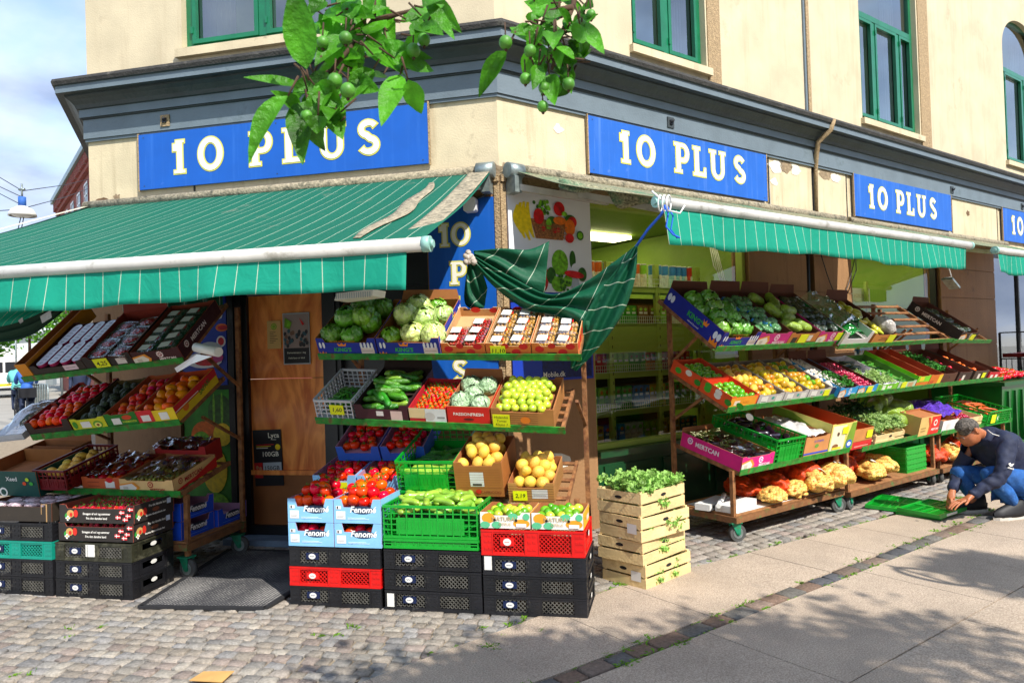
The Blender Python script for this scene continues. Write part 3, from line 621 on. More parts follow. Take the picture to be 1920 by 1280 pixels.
# melon poster, ice cream poster, papers on the door
t = thing('melon_poster', 'poster of melons and a watermelon beside the door behind the left rack', 'poster', FA @ T3(-2.93, .02, .05), 'posters stuck on the building')
b = MB(); b.box(0, 0, 0, .47, .02, 1.25, 0); b.build('board', [mat('poster_melon_green', '#2f8a1c', .4, var=.5, vs=6)], t)
b = MB()
for k, (x, z, rx, rz, mi) in enumerate(((.36, 1.05, .12, .16, 6), (.30, 1.08, .012, .14, 5), (.38, 1.08, .012, .15, 5), (.2, .85, .13, .13, 4), (.17, .80, .09, .09, 5), (.38, .86, .09, .1, 2), (.14, .6, .1, .12, 2), (.3, .55, .12, .2, 2), (.3, .2, .15, .16, 5))): ell(b, x, z, rx, rz, mi, -.002 - .0006 * k)
b.build('melon_picture', pm, t)
t = thing('ice_cream_poster', 'blue ice cream poster with red and white sweets left of the door frame', 'poster', FA @ T3(-2.93, .02, 1.34), 'posters stuck on the building')
b = MB(); b.box(0, 0, 0, .44, .02, .78, 0); b.build('board', [pm[1]], t)
b = MB(); put_text(b, '5', .38, .62, .14, -.003, 0, .02)
for k, (x, z, rx, rz, mi) in enumerate(((.40, .50, .06, .035, 4), (.41, .50, .05, .02, 3), (.39, .38, .045, .05, 0), (.39, .38, .03, .035, 3), (.28, .32, .12, .06, 10), (.22, .22, .18, .07, 0), (.24, .22, .13, .05, 3), (.36, .24, .05, .04, 8))): ell(b, x, z, rx, rz, mi, -.004 - .0006 * k)
b.build('sweets_picture', pm, t)
t = thing('phone_offer_poster', 'black poster on the plywood door offering 100GB and 150GB', 'poster', FA @ T3(-2.26, .045, .46) @ RY(-2), 'papers taped to the plywood door')
b = MB(); b.box(0, 0, 0, .27, .004, .48, 0); b.build('sheet', pm[9], t)
b = MB(); b.box(.085, -.003, .1, .26, -.001, .2, 1); ell(b, .235, .33, .025, .025, 2, -.004); b.box(.0, -.003, .07, .08, -.001, .2, 3)
put_text(b, '100GB', .16, .27, .058, -.004, 0, .01); put_text(b, '150GB', .17, .15, .052, -.005, 4, .01); put_text(b, 'Lyca', .2, .43, .06, -.004, 0, .015); put_text(b, 'Mobile', .2, .395, .018, -.004, 0)
for k, c in enumerate((3, 2, 0)): b.box(.03, -.003, .35 - k * .014, .03 + .17 - .03 * k, -.001, .356 - k * .014, c)
ell(b, .03, .16, .014, .016, 5, -.005); ell(b, .06, .15, .014, .016, 5, -.0055)
b.build('lettering', [lw, pm[10], pm[2], pm[3], pm[9], mat('poster_skin', '#b88460', .5)], t)
t = thing('photo_poster', 'dark poster with a photo of a crowd holding flags on the plywood door', 'poster', FA @ T3(-1.96, .046, 1.50), 'papers taped to the plywood door')
b = MB(); b.box(0, 0, 0, .25, .004, .44, 0); b.box(.008, -.002, .01, .242, 0, .14, 1); b.build('sheet', [pm[10], pm[9]], t)
b = MB(); b.box(.008, -.003, .14, .242, -.001, .43, 0)
rr = random.Random(5)
for k in range(34): ell(b, .02 + rr.random() * .21, .16 + rr.random() * .13, .014, .018, rr.choice((1, 2, 1, 3)), -.004 - .0002 * k)
b.add([(.03, -.012, .40), (.09, -.012, .36), (.07, -.012, .30), (.02, -.012, .32)], [(0, 1, 2, 3)], 4); b.add([(.16, -.012, .40), (.21, -.012, .34), (.19, -.012, .33)], [(0, 1, 2)], 5)
put_text(b, 'Demonstration i dag', .125, .10, .021, -.004, 6, .002); put_text(b, 'Hele byen er med', .125, .055, .021, -.004, 6, .002)
b.build('crowd_picture', [mat('pic_sky', '#9a8a86', .5), mat('pic_dark', '#23262e', .5), mat('pic_teal', '#2f5a68', .5), mat('pic_skin', '#7a5a48', .5), pm[5], pm[3], lw], t)
t = thing('certificate', 'small tan paper notice with a green stamp on the plywood door', 'notice', FA @ T3(-2.11, .046, 1.64), 'papers taped to the plywood door')
b = MB(); b.box(0, 0, 0, .13, .003, .24, 0); b.build('sheet', mat('tan_paper', '#cfa968', .7), t)
b = MB(); ell(b, .065, .19, .028, .028, 0, -.002); ell(b, .065, .19, .02, .02, 1, -.003); ell(b, .065, .19, .014, .014, 0, -.004)
for k in range(7): b.box(.025, -.002, .05 + .015 * k, .06 + (k * 37 % 5) * .01, -.001, .054 + .015 * k, 2)
b.build('stamp', [pm[5], MATS['tan_paper'], pm[9]], t)
# small fittings
t = thing('wall_sensor', 'small white box fixed at the top of the tall blue sign', 'box', FA @ T3(-.27, -.12, 2.66))
b = MB(); b.cbox(0, 0, 0, .10, .08, .11, .012, 0); b.build('housing', white, t); b = MB(); b.tube([(.08, .05, .10), (.16, .07, .13), (.22, .09, .19)], .008, 6); b.build('cable', greyd, t)
t = thing('tube_lamp', 'white ribbed lamp housing hanging under the left awning edge', 'lamp', FA @ T3(-.73, -1.45, 1.90) @ SC(.9))
b = MB(); b.prism([(0, 0), (.28, .02), (.29, .065), (.02, .05)], 0, .22, 0, 0, 0)
for k in range(16): b.box(.015 + k * .0165, -.004, .012, .020 + k * .0165, .0, .05, 1)
b.build('housing', [white, pm[10]], t)
for k, (x0, z0) in enumerate(((-3.0, 3.68), (2.0, 3.685), (8.0, 3.68), (10.6, 3.68))):
    F = FA if k == 0 else FB
    t = thing('cornice_bracket', ('rusty metal plate on the grey cornice above the left end of the big sign', 'rusty hook on the cornice above the sign right of the corner', 'dark hook on the cornice over the sign with both words by the middle window', 'dark hook on the cornice above the cropped sign')[k], 'fitting', F @ T3(x0, -.046, z0))
    b = MB(); b.box(-.045, 0, -.05, .045, .01, .05, 0); b.tube([(0, 0, 0), (0, -.025, .0), (.01, -.03, .02)], .010, 6, 1); b.box(-.02, -.012, -.02, .02, 0, .02, 1); b.build('plate', [greyd if k else sandst, blackp], t)
# ================================================================ awnings
def cloth_mat(name, base, moss, mossy, dirt=.3, mthr=.5, stripe='#cfdcc4', pitch=.122, rough=.75, axis='X', under=None):
    m = bpy.data.materials.new(name); m.use_nodes = True; MATS[name] = m
    N, L, bs = nodes_of(m); tc = N.new('ShaderNodeTexCoord'); sx = N.new('ShaderNodeSeparateXYZ'); L.new(tc.outputs['UV'], sx.inputs[0])
    d = N.new('ShaderNodeMath'); d.operation = 'DIVIDE'; d.inputs[1].default_value = pitch; L.new(sx.outputs['X'], d.inputs[0])
    f = N.new('ShaderNodeMath'); f.operation = 'FRACT'; L.new(d.outputs[0], f.inputs[0]); l = N.new('ShaderNodeMath'); l.operation = 'LESS_THAN'; l.inputs[1].default_value = .034; L.new(f.outputs[0], l.inputs[0])
    a = N.new('ShaderNodeMix'); a.data_type = 'RGBA'; a.inputs[6].default_value = (*lin(base), 1); a.inputs[7].default_value = (*lin(stripe), 1); L.new(l.outputs[0], a.inputs[0])
    n = N.new('ShaderNodeTexNoise'); n.inputs['Scale'].default_value = 2.2; n.inputs['Detail'].default_value = 10; n.inputs['Roughness'].default_value = .7; L.new(tc.outputs['Object'], n.inputs[0])
    mr = N.new('ShaderNodeMapRange'); mr.inputs[1].default_value = mthr; mr.inputs[2].default_value = mthr + .13; mr.inputs[4].default_value = mossy; L.new(n.outputs['Fac'], mr.inputs[0])
    n2 = N.new('ShaderNodeTexNoise'); n2.inputs['Scale'].default_value = 60; n2.inputs['Detail'].default_value = 6; L.new(tc.outputs['Object'], n2.inputs[0])
    rp = N.new('ShaderNodeValToRGB'); rp.color_ramp.elements[0].color = (*[q * .35 for q in lin(moss)], 1); rp.color_ramp.elements[1].color = (*[min(1, q * 1.5) for q in lin(moss)], 1); rp.color_ramp.elements[0].position = .35; rp.color_ramp.elements[1].position = .65; L.new(n2.outputs['Fac'], rp.inputs[0])
    c = N.new('ShaderNodeMix'); c.data_type = 'RGBA'; L.new(mr.outputs[0], c.inputs[0]); L.new(a.outputs[2], c.inputs[6]); L.new(rp.outputs[0], c.inputs[7])
    L.new(c.outputs[2], bs.inputs['Base Color']); bs.inputs['Roughness'].default_value = rough
    n3 = N.new('ShaderNodeTexNoise'); n3.inputs['Scale'].default_value = 9; n3.inputs['Detail'].default_value = 4; n3.inputs['Distortion'].default_value = 1.5; L.new(tc.outputs['Object'], n3.inputs[0])
    bp = N.new('ShaderNodeBump'); bp.inputs['Strength'].default_value = .35; bp.inputs['Distance'].default_value = .02; L.new(n3.outputs['Fac'], bp.inputs['Height']); L.new(bp.outputs[0], bs.inputs['Normal'])
    t = N.new('ShaderNodeBsdfTranslucent'); L.new(c.outputs[2], t.inputs[0]); ms = N.new('ShaderNodeMixShader'); ms.inputs[0].default_value = .34
    L.new(bs.outputs[0], ms.inputs[1]); L.new(t.outputs[0], ms.inputs[2]); L.new(ms.outputs[0], N['Material Output'].inputs[0])
    return m
def uvsheet(name, fn, nu, nv, m, parent=None, uvf=None, M=None, thick=.0015):
    b = MB(); b.grid(fn, nu, nv, 0, True); me = b.mesh(name, m)
    uv = me.uv_layers.new(name='UVMap'); fl = []
    for lp in me.loops:
        i = lp.vertex_index % (nu + 1); j = lp.vertex_index // (nu + 1); fl += list(uvf(i / nu, j / nv))
    uv.data.foreach_set('uv', fl)
    o = obj(name, me, parent, M)
    s = o.modifiers.new('thickness', 'SOLIDIFY'); s.thickness = thick; s.offset = 0
    return o
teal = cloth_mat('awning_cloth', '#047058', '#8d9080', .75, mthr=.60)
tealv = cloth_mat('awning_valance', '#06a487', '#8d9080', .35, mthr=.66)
aged = cloth_mat('awning_aged_cloth', '#2c8a62', '#a59f80', .95, mthr=.36)
grimy = mat('grimy_hem', '#9a8f78', .9, var=.4, vs=40, bump=.6, bs=60, dirt=('#3c4034', .7), ds=16, dthr=.52)
cloth2 = cloth_mat('hanging_cloth', '#04603f', '#223322', .2, mthr=.7, pitch=.15, rough=.6)
barm = mat('awning_bar_paint', '#c4c2bc', .45, var=.15, vs=6, dirt=('#7d796c', .6), ds=7, dthr=.54)
capm = mat('bar_cap', '#8fbcb0', .4)
def awning(F, x0, x1, zw, n1, zb, label, m, mv, vd=.20, x1w=None, x0w=None, hem=None, split=None):
    t = thing('awning', label, 'awning', F @ T3(0, 0, 0), 'green striped awnings over the shop')
    x0w = x0 if x0w is None else x0w; x1w = x1 if x1w is None else x1w
    def top(u, v):
        xa = x0w + (x1w - x0w) * u; xb = x0 + (x1 - x0) * u
        sag = .03 * math.sin(PI * v) + .008 * math.sin(u * 37 + v * 5) * v * (1 - v) * 4
        return (xa + (xb - xa) * v, -(.04 + (n1 - .04) * v), zw + (zb + .03 - zw) * v - sag)
    uvsheet('fabric', top, 60, 14, m, t, lambda u, v: (u * (x1 - x0), v))
    def val(u, v):
        x = x0 + .03 + (x1 - x0 - .12) * u; wv = math.sin(x * 5.2) + .6 * math.sin(x * 11.7 + 1) + .35 * math.sin(x * 23)
        dr = vd * (1 + .06 * math.sin(x * 2.3) + .03 * math.sin(x * 9))
        return (x + .012 * v * math.sin(x * 9), -(n1 + .005) - v * .016 * wv - .02 * v, zb - .02 - dr * v)
    uvsheet('valance', val, 150, 6, mv, t, lambda u, v: (u * (x1 - x0), v))
    b = MB(); b.tube([(x0, -n1, zb), (x1, -n1, zb)], .037, 16, 0); b.build('front_bar', barm, t)
    for xx, d in ((x1, 1), (x0, -1)): b = MB(); b.tube([(xx - .005 * d, -n1, zb), (xx + .035 * d, -n1, zb)], .040, 16, 0); b.tube([(xx + .035 * d, -n1, zb), (xx + .05 * d, -n1, zb)], .02, 10, 0); b.build('end_cap', capm, t)
    for xa, d in ((x0w + .5, 1), (x1w - .5, -1)):
        e = (xa + d * .55, -n1 * .45, (zw + zb) / 2 - .08); b = MB(); b.beam((xa, -.05, zw - .12), e, .035, .05); b.beam(e, (xa - d * .05, -n1, zb - .02), .03, .045); b.build('folding_arm', barm, t)
    b = MB(); b.tube([(x0w, -.06, zw), (x1w, -.06, zw)], .045, 12, 0); b.build('roller', grimy, t)
    return t
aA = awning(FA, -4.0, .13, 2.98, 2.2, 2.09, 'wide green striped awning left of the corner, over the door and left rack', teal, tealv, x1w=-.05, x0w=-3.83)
uvsheet('grimy_edge', lambda u, v: (-.22 + .17 * u * (1 - .15 * v) + (.18 * v), -(.06 + 2.10 * v), 2.988 - .86 * v - .028 * math.sin(PI * v)), 8, 16, grimy, aA, lambda u, v: (u, v))
uvsheet('worn_strip', lambda u, v: (-.45 + .08 * u * (.5 + math.sin(PI * v)) + .15 * v + .02 * math.sin(v * 13), -(.4 + 1.7 * v), 2.855 - .69 * v - .028 * math.sin(PI * (.17 + .8 * v))), 3, 20, grimy, aA, lambda u, v: (u, v))
uvsheet('pale_left_edge', lambda u, v: (-3.835 - .16 * v + .07 * u, -(.05 + 2.1 * v), 2.99 - .86 * v), 3, 16, mat('pale_hem', '#c9c4b0', .9, var=.3, vs=20), aA, lambda u, v: (u, v))
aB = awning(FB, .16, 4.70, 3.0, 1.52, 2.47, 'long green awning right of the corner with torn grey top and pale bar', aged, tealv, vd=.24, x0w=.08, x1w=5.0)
# torn strip hanging near the corner end
uvsheet('torn_strip', lambda u, v: (.15 + .75 * u, -(.55 + .95 * u * .8) - .1 * v * math.sin(u * 9), 2.83 - .30 * u - .07 * v * (1 + .5 * math.sin(u * 17))), 24, 4, aged, aB, lambda u, v: (u, v))
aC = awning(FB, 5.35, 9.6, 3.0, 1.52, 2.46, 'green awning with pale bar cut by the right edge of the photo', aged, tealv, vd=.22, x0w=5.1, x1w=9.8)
# brackets at the corner
t = thing('awning_bracket', 'grey metal bracket holding both awning rollers at the corner', 'bracket', T3(0, 0, 0))
b = MB()
for F, s in ((FA, -1), (FB, 1)):
    b.tube([F @ Vector((s * .02, -.08, 2.98)), F @ Vector((s * .16, -.08, 2.98))], .062, 14, 0); b.box(min(s * .05, s * .12), -.14, 2.80, max(s * .05, s * .12), -.02, 2.93, 0, F)
b.beam(FB @ Vector((.1, -.12, 2.84)), FB @ Vector((1.0, -.18, 2.80)), .04, .05, 1); b.beam(FA @ Vector((-.1, -.12, 2.84)), FA @ Vector((-.45, -.3, 2.72)), .02, .02, 1)
b.build('clamp', [mat('galvanised', '#8f9a98', .45, metal=.6, var=.3, vs=20), barm], t)
t = thing('loose_lamp', 'open metal lamp housing dangling at the far end of the long awning', 'lamp', FB @ T3(4.58, -1.40, 2.14) @ SC(.75))
b = MB(); b.box(0, 0, 0, .26, .14, .03, 0, RY(28)); b.box(.02, .02, .03, .24, .12, .05, 1, RY(28)); b.tube([(.1, .05, .05), (.0, .05, .2)], .006, 5, 1); b.build('housing', [MATS['galvanised'], white], t)
# ---- cloth tied up at the corner (edges from points on the place)
def spline(pts, t):
    n = len(pts) - 1; f = t * n; i = min(int(f), n - 1); f -= i
    p0, p1, p2, p3 = pts[max(i - 1, 0)], pts[i], pts[i + 1], pts[min(i + 2, n)]
    return .5 * ((2 * p1) + (p2 - p0) * f + (2 * p0 - 5 * p1 + 4 * p2 - p3) * f * f + (3 * p1 - p0 - 3 * p2 + p3) * f ** 3)
t = thing('hanging_cloth', 'dark green striped awning cloth knotted at the corner and slung to the awning bar', 'cloth', T3(0, 0, 0))
def loft(nm, up, lo, nu, nv, amp, k, uvs=1.0, par=None, m=None, ph=0):
    up = [P(*p) for p in up]; lo = [P(*p) for p in lo]
    def f(u, v):
        a, c = spline(up, u), spline(lo, u); p = a.lerp(c, v)
        d = amp * math.sin(v * k * 2 * PI + 2.2 * math.sin(u * 3 + ph) + ph) * min(1, 4 * v + .2) * (.35 + .65 * math.sin(PI * min(max(u, .06), .94)))
        return p + Vector((0, -1, .15)) * d
    return uvsheet(nm, f, nu, nv, m or cloth2, par if par else t, lambda u, v: (u * uvs + .12 * v, v))
loft('swag', [(887, 478, 5.25), (960, 520, 5.1), (1032, 552, 4.95), (1095, 530, 4.85), (1150, 492, 4.75), (1192, 460, 4.68)],
     [(884, 486, 5.22), (925, 535, 5.08), (985, 578, 4.93), (1045, 592, 4.86), (1082, 625, 4.82), (1092, 668, 4.85), (1084, 694, 4.9)], 60, 26, .035, 2.6, 1.0)
loft('tail', [(1192, 460, 4.66), (1160, 500, 4.70), (1120, 552, 4.76), (1088, 610, 4.80), (1072, 660, 4.83), (1070, 690, 4.86)],
     [(1196, 464, 4.62), (1192, 520, 4.62), (1172, 580, 4.66), (1140, 630, 4.72), (1108, 668, 4.78), (1080, 696, 4.84)], 46, 22, .03, 2.2, .9, ph=1.3)
loft('back_panel', [(888, 470, 5.30), (940, 466, 5.28), (990, 468, 5.25), (1030, 452, 5.25)],
     [(890, 486, 5.30), (935, 520, 5.3), (980, 545, 5.28), (1021, 552, 5.26)], 30, 14, .03, 1.6, .5, ph=2)
loft('flap', [(884, 480, 5.24), (898, 500, 5.2), (908, 520, 5.2), (914, 540, 5.2)],
     [(876, 500, 5.26), (870, 560, 5.26), (884, 578, 5.24), (908, 578, 5.2)], 20, 16, .02, 2.4, .3, ph=.7)
k_ = MB(); 
for i in range(9): k_.ball(P(882 + R.uniform(-9, 9), 482 + R.uniform(-10, 10), 5.2), R.uniform(.018, .03), 8, 6, 0)
k_.build('knot', mat('pale_knot', '#b8aca0', .9, var=.4, vs=50), t)
rope = mat('blue_rope', '#1c5fd0', .6)
b = MB(); b.tube([P(1192, 463, 4.66), P(1215, 430, 4.6), P(1240, 402, 4.5), P(1248, 385, 4.47)], .009, 6)
b.tube([P(1246, 385, 4.45), P(1253, 400, 4.45), P(1249, 425, 4.44), P(1262, 440, 4.44), P(1275, 446, 4.44)], .006, 6); b.tube([P(1250, 385, 4.45), P(1262, 405, 4.44), P(1258, 430, 4.44), P(1270, 447, 4.44)], .005, 6)
tag(b.build('rope', rope), 'blue rope tying the hanging cloth to the awning bar', 'rope')
b = MB()
for k in range(3): b.tube([P(1238 + 8 * k + 4 * math.cos(q), 381 + 15 * math.sin(q), 4.44 + .05 * math.cos(q)) for q in [2 * PI * i / 14 for i in range(15)]], .005, 6, 0)
b.tube([P(1240, 375, 4.42), P(1222, 358, 4.42)], .006, 6); b.tube([P(1255, 395, 4.42), P(1275, 400, 4.42), P(1284, 385, 4.42)], .006, 6)
tag(b.build('wire_tie', white), 'white cable wound round the near end of the awning bar', 'cable')
b = MB(); b.box(.30, -1.565, 2.43, .42, -1.475, 2.513, 0, FB); 
# drooping cloth at the far left
t = thing('torn_awning_flap', 'torn green cloth patched with silver tape sagging under the left awning', 'cloth', T3(0, 0, 0))
loft('lining', [(-60, 560, 4.5), (20, 557, 4.5), (90, 556, 4.5), (150, 552, 4.5)], [(-60, 618, 4.55), (0, 614, 4.55), (60, 596, 4.55), (140, 556, 4.52)], 30, 8, .02, 1, 1.3, m=tealv)
loft('hem', [(-60, 616, 4.56), (0, 612, 4.56), (60, 594, 4.56), (148, 552, 4.53)], [(-60, 640, 4.62), (0, 643, 4.62), (70, 625, 4.62), (150, 556, 4.56)], 30, 10, .02, 2, .2, m=mat('dark_green_cloth', '#03301f', .8, var=.2))
tape = mat('silver_tape', '#9aa0a4', .3, metal=.7, bump=.8, bs=30)
b = MB()
for u_, v_, a_, c_ in ((85, 590, 20, 9), (105, 568, 26, 9), (38, 598, 8, 5)):
    b.add([P(u_ - a_ / 2, v_ + 3, 4.50), P(u_ + a_ / 2, v_ - a_ * .45, 4.48), P(u_ + a_ / 2 + 2, v_ - a_ * .45 + c_ * 1.6, 4.50), P(u_ - a_ / 2 + 4, v_ + c_ * 1.8, 4.52)], [(0, 1, 2, 3)])
b.build('tape_patch', tape, t)
b = MB(); b.grid(lambda u, v: FA @ Vector((-3.3 + .95 * u, -.25 - .03 * math.sin(u * 30), 2.0 + .45 * v)), 40, 2); me = b.mesh('green_curtain', [cloth2])
uv = me.uv_layers.new(name='UVMap'); uv.data.foreach_set('uv', [c for lp in me.loops for c in ((lp.vertex_index % 41) / 41 * .95, 0)])
single('green_curtain', me, 'dark green striped cloth hanging behind the top boxes of the left rack', 'cloth', None or Matrix.Identity(4))
# ================================================================ apple branches near the lens
leafm = mat('apple_leaf', '#4f961c', .42, var=.75, vs=12, bump=.5, bs=60, trans=.5, spec=.4)
barkm = mat('bark', '#4a3524', .9, var=.3, vs=30); applem = mat('green_apple', '#4d8a26', .5, var=.3, vs=20)
def leaf(b, p, d, upv, L_, W_, mi=0, curl=.25, fold=.25):
    d = Vector(d).normalized(); s_ = d.cross(Vector(upv)).normalized(); n_ = s_.cross(d)
    def f(u, v):
        w_ = W_ * math.sin(PI * (v ** .8)) ** .75 * (1 - .25 * v) * (1 + .04 * math.sin(v * 40)) if 0 < v < 1 else .0008
        a = (u - .5) * 2
        return Vector(p) + d * (L_ * v) + s_ * (a * w_ / 2) + n_ * (abs(a) * w_ * fold - curl * L_ * v * v)
    b.grid(f, 4, 8, mi, True)
def branch(label, stems, leaves, apples, seed):
    rr = random.Random(seed); t = thing('apple_branch', label, 'branch', T3(0, 0, 0), 'apple branches hanging in front of the lens')
    b = MB()
    for s_ in stems: b.tube([P(*p) for p in s_], [.007 - .004 * i / (len(s_) - 1) for i in range(len(s_))], 7)
    tw = b; b = MB()
    for (u0, v0, u1, v1, Y, wd) in leaves:
        a = P(u0, v0, Y + rr.uniform(-.03, .03)); c = P(u1, v1, Y + rr.uniform(-.06, .06)); d = c - a
        up = Vector((rr.uniform(-.35, .35), -1, rr.uniform(-.2, .6)))
        tw.tube([a, a - d.normalized() * .03 + Vector((0, 0, .012))], [.0016, .0022], 5)
        leaf(b, a, d, up, d.length * 1.05, wd * .84, 0, rr.uniform(-.1, .25), rr.uniform(.05, .4))
    b.build('leaves', leafm, t); tw.build('twig', barkm, t)
    for (u, v, Y, r) in apples:
        b = MB(); c = P(u, v, Y); b.ball(c, (r, r, r * 1.05), 16, 12, 0); b.tube([c - Vector((0, 0, r)), c - Vector((0, 0, r * 1.35))], [.004, .002], 6, 1); b.tube([c + Vector((0, 0, r)), c + Vector((0, .01, r + .03))], .0015, 5, 1); b.build('apple', [applem, barkm], t)
rr = random.Random(8)
lv = [(575, 130, 555, -25, 1.25, .075), (580, 120, 545, 0, 1.3, .07), (540, 180, 455, 285, 1.25, .06), (575, 190, 560, 290, 1.28, .07), (565, 160, 465, 140, 1.3, .03), (600, 185, 640, 250, 1.3, .075), (620, 130, 680, 60, 1.35, .06), (690, 90, 800, 100, 1.35, .055),
      (740, 110, 812, 130, 1.35, .055), (750, 140, 715, 220, 1.3, .06), (765, 150, 790, 215, 1.3, .05), (640, 90, 600, 30, 1.4, .06), (650, 60, 720, 0, 1.4, .06), (720, 50, 700, -20, 1.4, .06), (760, 40, 830, 10, 1.4, .05), (800, 0, 850, 70, 1.35, .035), (790, 30, 835, 55, 1.4, .05),
      (690, 60, 740, 130, 1.35, .06), (640, 120, 590, 70, 1.35, .05), (620, 200, 560, 240, 1.3, .06), (590, 160, 640, 200, 1.27, .06), (655, 150, 710, 170, 1.3, .05), (580, 210, 600, 290, 1.3, .05), (700, 130, 640, 190, 1.3, .05), (560, 215, 520, 170, 1.3, .045)]
lv += [(u + rr.uniform(-25, 25), v + rr.uniform(-25, 25), u + rr.uniform(-75, 75), v + rr.uniform(-60, 70), rr.uniform(1.28, 1.5), rr.uniform(.03, .06)) for u, v in [(rr.uniform(600, 790), rr.uniform(-10, 120)) for _ in range(46)]]
lv += [(rr.uniform(570, 650), rr.uniform(140, 230), rr.uniform(540, 670), rr.uniform(140, 260), rr.uniform(1.25, 1.35), rr.uniform(.03, .05)) for _ in range(16)]
branch('leafy apple branch with small green apples hanging over the middle of the left sign', [[(700, -60, 1.45), (700, 40, 1.4), (640, 110, 1.35), (590, 170, 1.3)], [(700, 40, 1.4), (770, 20, 1.42)], [(690, 60, 1.4), (740, 130, 1.36)]], lv,
       [(628, 152, 1.25, .013), (652, 170, 1.24, .013), (648, 72, 1.3, .012), (775, 95, 1.33, .013), (795, 75, 1.35, .012), (575, 218, 1.25, .011), (605, 80, 1.3, .011)], 4)
lv = [(950, 95, 895, 175, 1.4, .05), (1000, 80, 960, 40, 1.45, .05), (1090, 40, 1130, 105, 1.4, .045), (1090, 60, 1105, 110, 1.4, .05), (1060, 60, 1120, 30, 1.45, .05), (1030, 30, 985, 0, 1.45, .05), (1060, 90, 1085, 150, 1.42, .05), (1030, 140, 1040, 195, 1.4, .05), (1000, 90, 980, 150, 1.42, .04)]
lv += [(u, v, u + rr.uniform(-50, 50), v + rr.uniform(-30, 55), rr.uniform(1.36, 1.5), rr.uniform(.03, .055)) for u, v in [(rr.uniform(985, 1095), rr.uniform(-10, 120)) for _ in range(34)]]
lv += [(u, v, u + rr.uniform(-25, 25), v + rr.uniform(10, 40), rr.uniform(1.36, 1.45), rr.uniform(.03, .04)) for u, v in [(rr.uniform(1000, 1065), rr.uniform(110, 160)) for _ in range(12)]]
branch('leafy apple branch with small green apples hanging over the corner of the cornice', [[(1085, -60, 1.5), (1075, 10, 1.46), (1050, 70, 1.42), (1035, 130, 1.4)], [(1072, 15, 1.45), (1030, 20, 1.44)]], lv,
       [(948, 80, 1.38, .013), (994, 96, 1.37, .012), (1018, 200, 1.38, .011), (1066, 158, 1.38, .012), (1020, 165, 1.38, .011), (1088, 48, 1.4, .012), (1108, 28, 1.42, .010), (985, 148, 1.38, .011)], 5)
# ---- street trees behind the photographer, casting the dappled shade on the pavement
def tree(base, h, crown, label, seed, nleaf=3600, r=2.2, lm=None, ls=.1, grp='street trees', squash=.8):
    rr = random.Random(seed); t = thing('street_tree', label, 'tree', T3(*base), grp)
    b = MB(); c = Vector(crown) - Vector(base)
    b.tube([(0, 0, 0), (c.x * .15, c.y * .15, h * .35), (c.x * .6, c.y * .6, c.z * .75), (c.x, c.y, c.z)], [.14, .11, .08, .03], 9)
    tips = []
    for k in range(16):
        d = Vector((rr.uniform(-1, 1), rr.uniform(-1, 1), rr.uniform(-.5, .9))); d.normalize(); p1 = c + Vector((d.x, d.y, d.z * squash)) * r * rr.uniform(.45, .85); p0 = Vector((c.x * .6, c.y * .6, c.z * .75)).lerp(c, rr.random())
        b.tube([p0, p0.lerp(p1, .5) + Vector((0, 0, .1)), p1], [.04, .025, .01], 5); tips.append(p1)
    b.build('trunk', barkm, t)
    b = MB()
    for k in range(nleaf):
        q = rr.choice(tips); d = Vector((rr.gauss(0, 1), rr.gauss(0, 1), rr.gauss(0, .8))) * r * .2; p = q + d
        a = Vector((rr.uniform(-1, 1), rr.uniform(-1, 1), rr.uniform(-.6, .6))).normalized(); s_ = a.orthogonal().normalized(); s_.rotate(Matrix.Rotation(rr.uniform(0, 6.3), 3, a))
        l_ = ls * rr.uniform(.6, 1.3); w_ = l_ * .32
        b.add([p, p + a * l_ * .5 + s_ * w_, p + a * l_, p + a * l_ * .5 - s_ * w_], [(0, 1, 2, 3)])
    b.build('crown', lm or leafm, t); return t
def shade(u, v, h):
    d = FW + RT * ((u - 960) / F_PX) + UP * ((640 - v) / F_PX); g_ = Vector((0, 0, EYE)) - d * (EYE / d.z); return g_ + SD * (h / SD.z)
for k, (u_, v_, h_, r_, nl_, lb_) in enumerate(((1330, 1375, 5.2, 1.0, 9500, 'dense street tree behind the photographer shading the lower right pavement'), (1760, 1365, 5.0, 1.15, 12000, 'second dense street tree behind the photographer at the far right'),
        (1925, 1085, 5.6, .42, 3200, 'street tree right of the photographer shading the pavement by the right edge'), (860, 1330, 3.2, .7, 700, 'young apple tree beside the photographer that casts dappled shade'), (1060, 1400, 4.0, .8, 4200, 'street tree close behind the photographer'))):
    c_ = shade(u_, v_, h_); tree((c_.x + .9, c_.y - 1.2, 0), 4, tuple(c_), lb_, 21 + k, nl_, r_)
# street sign on a pole whose shadow falls on the pavement
g0 = shade(1790, 1080, 0); s0 = shade(1760, 1085, 3.0)
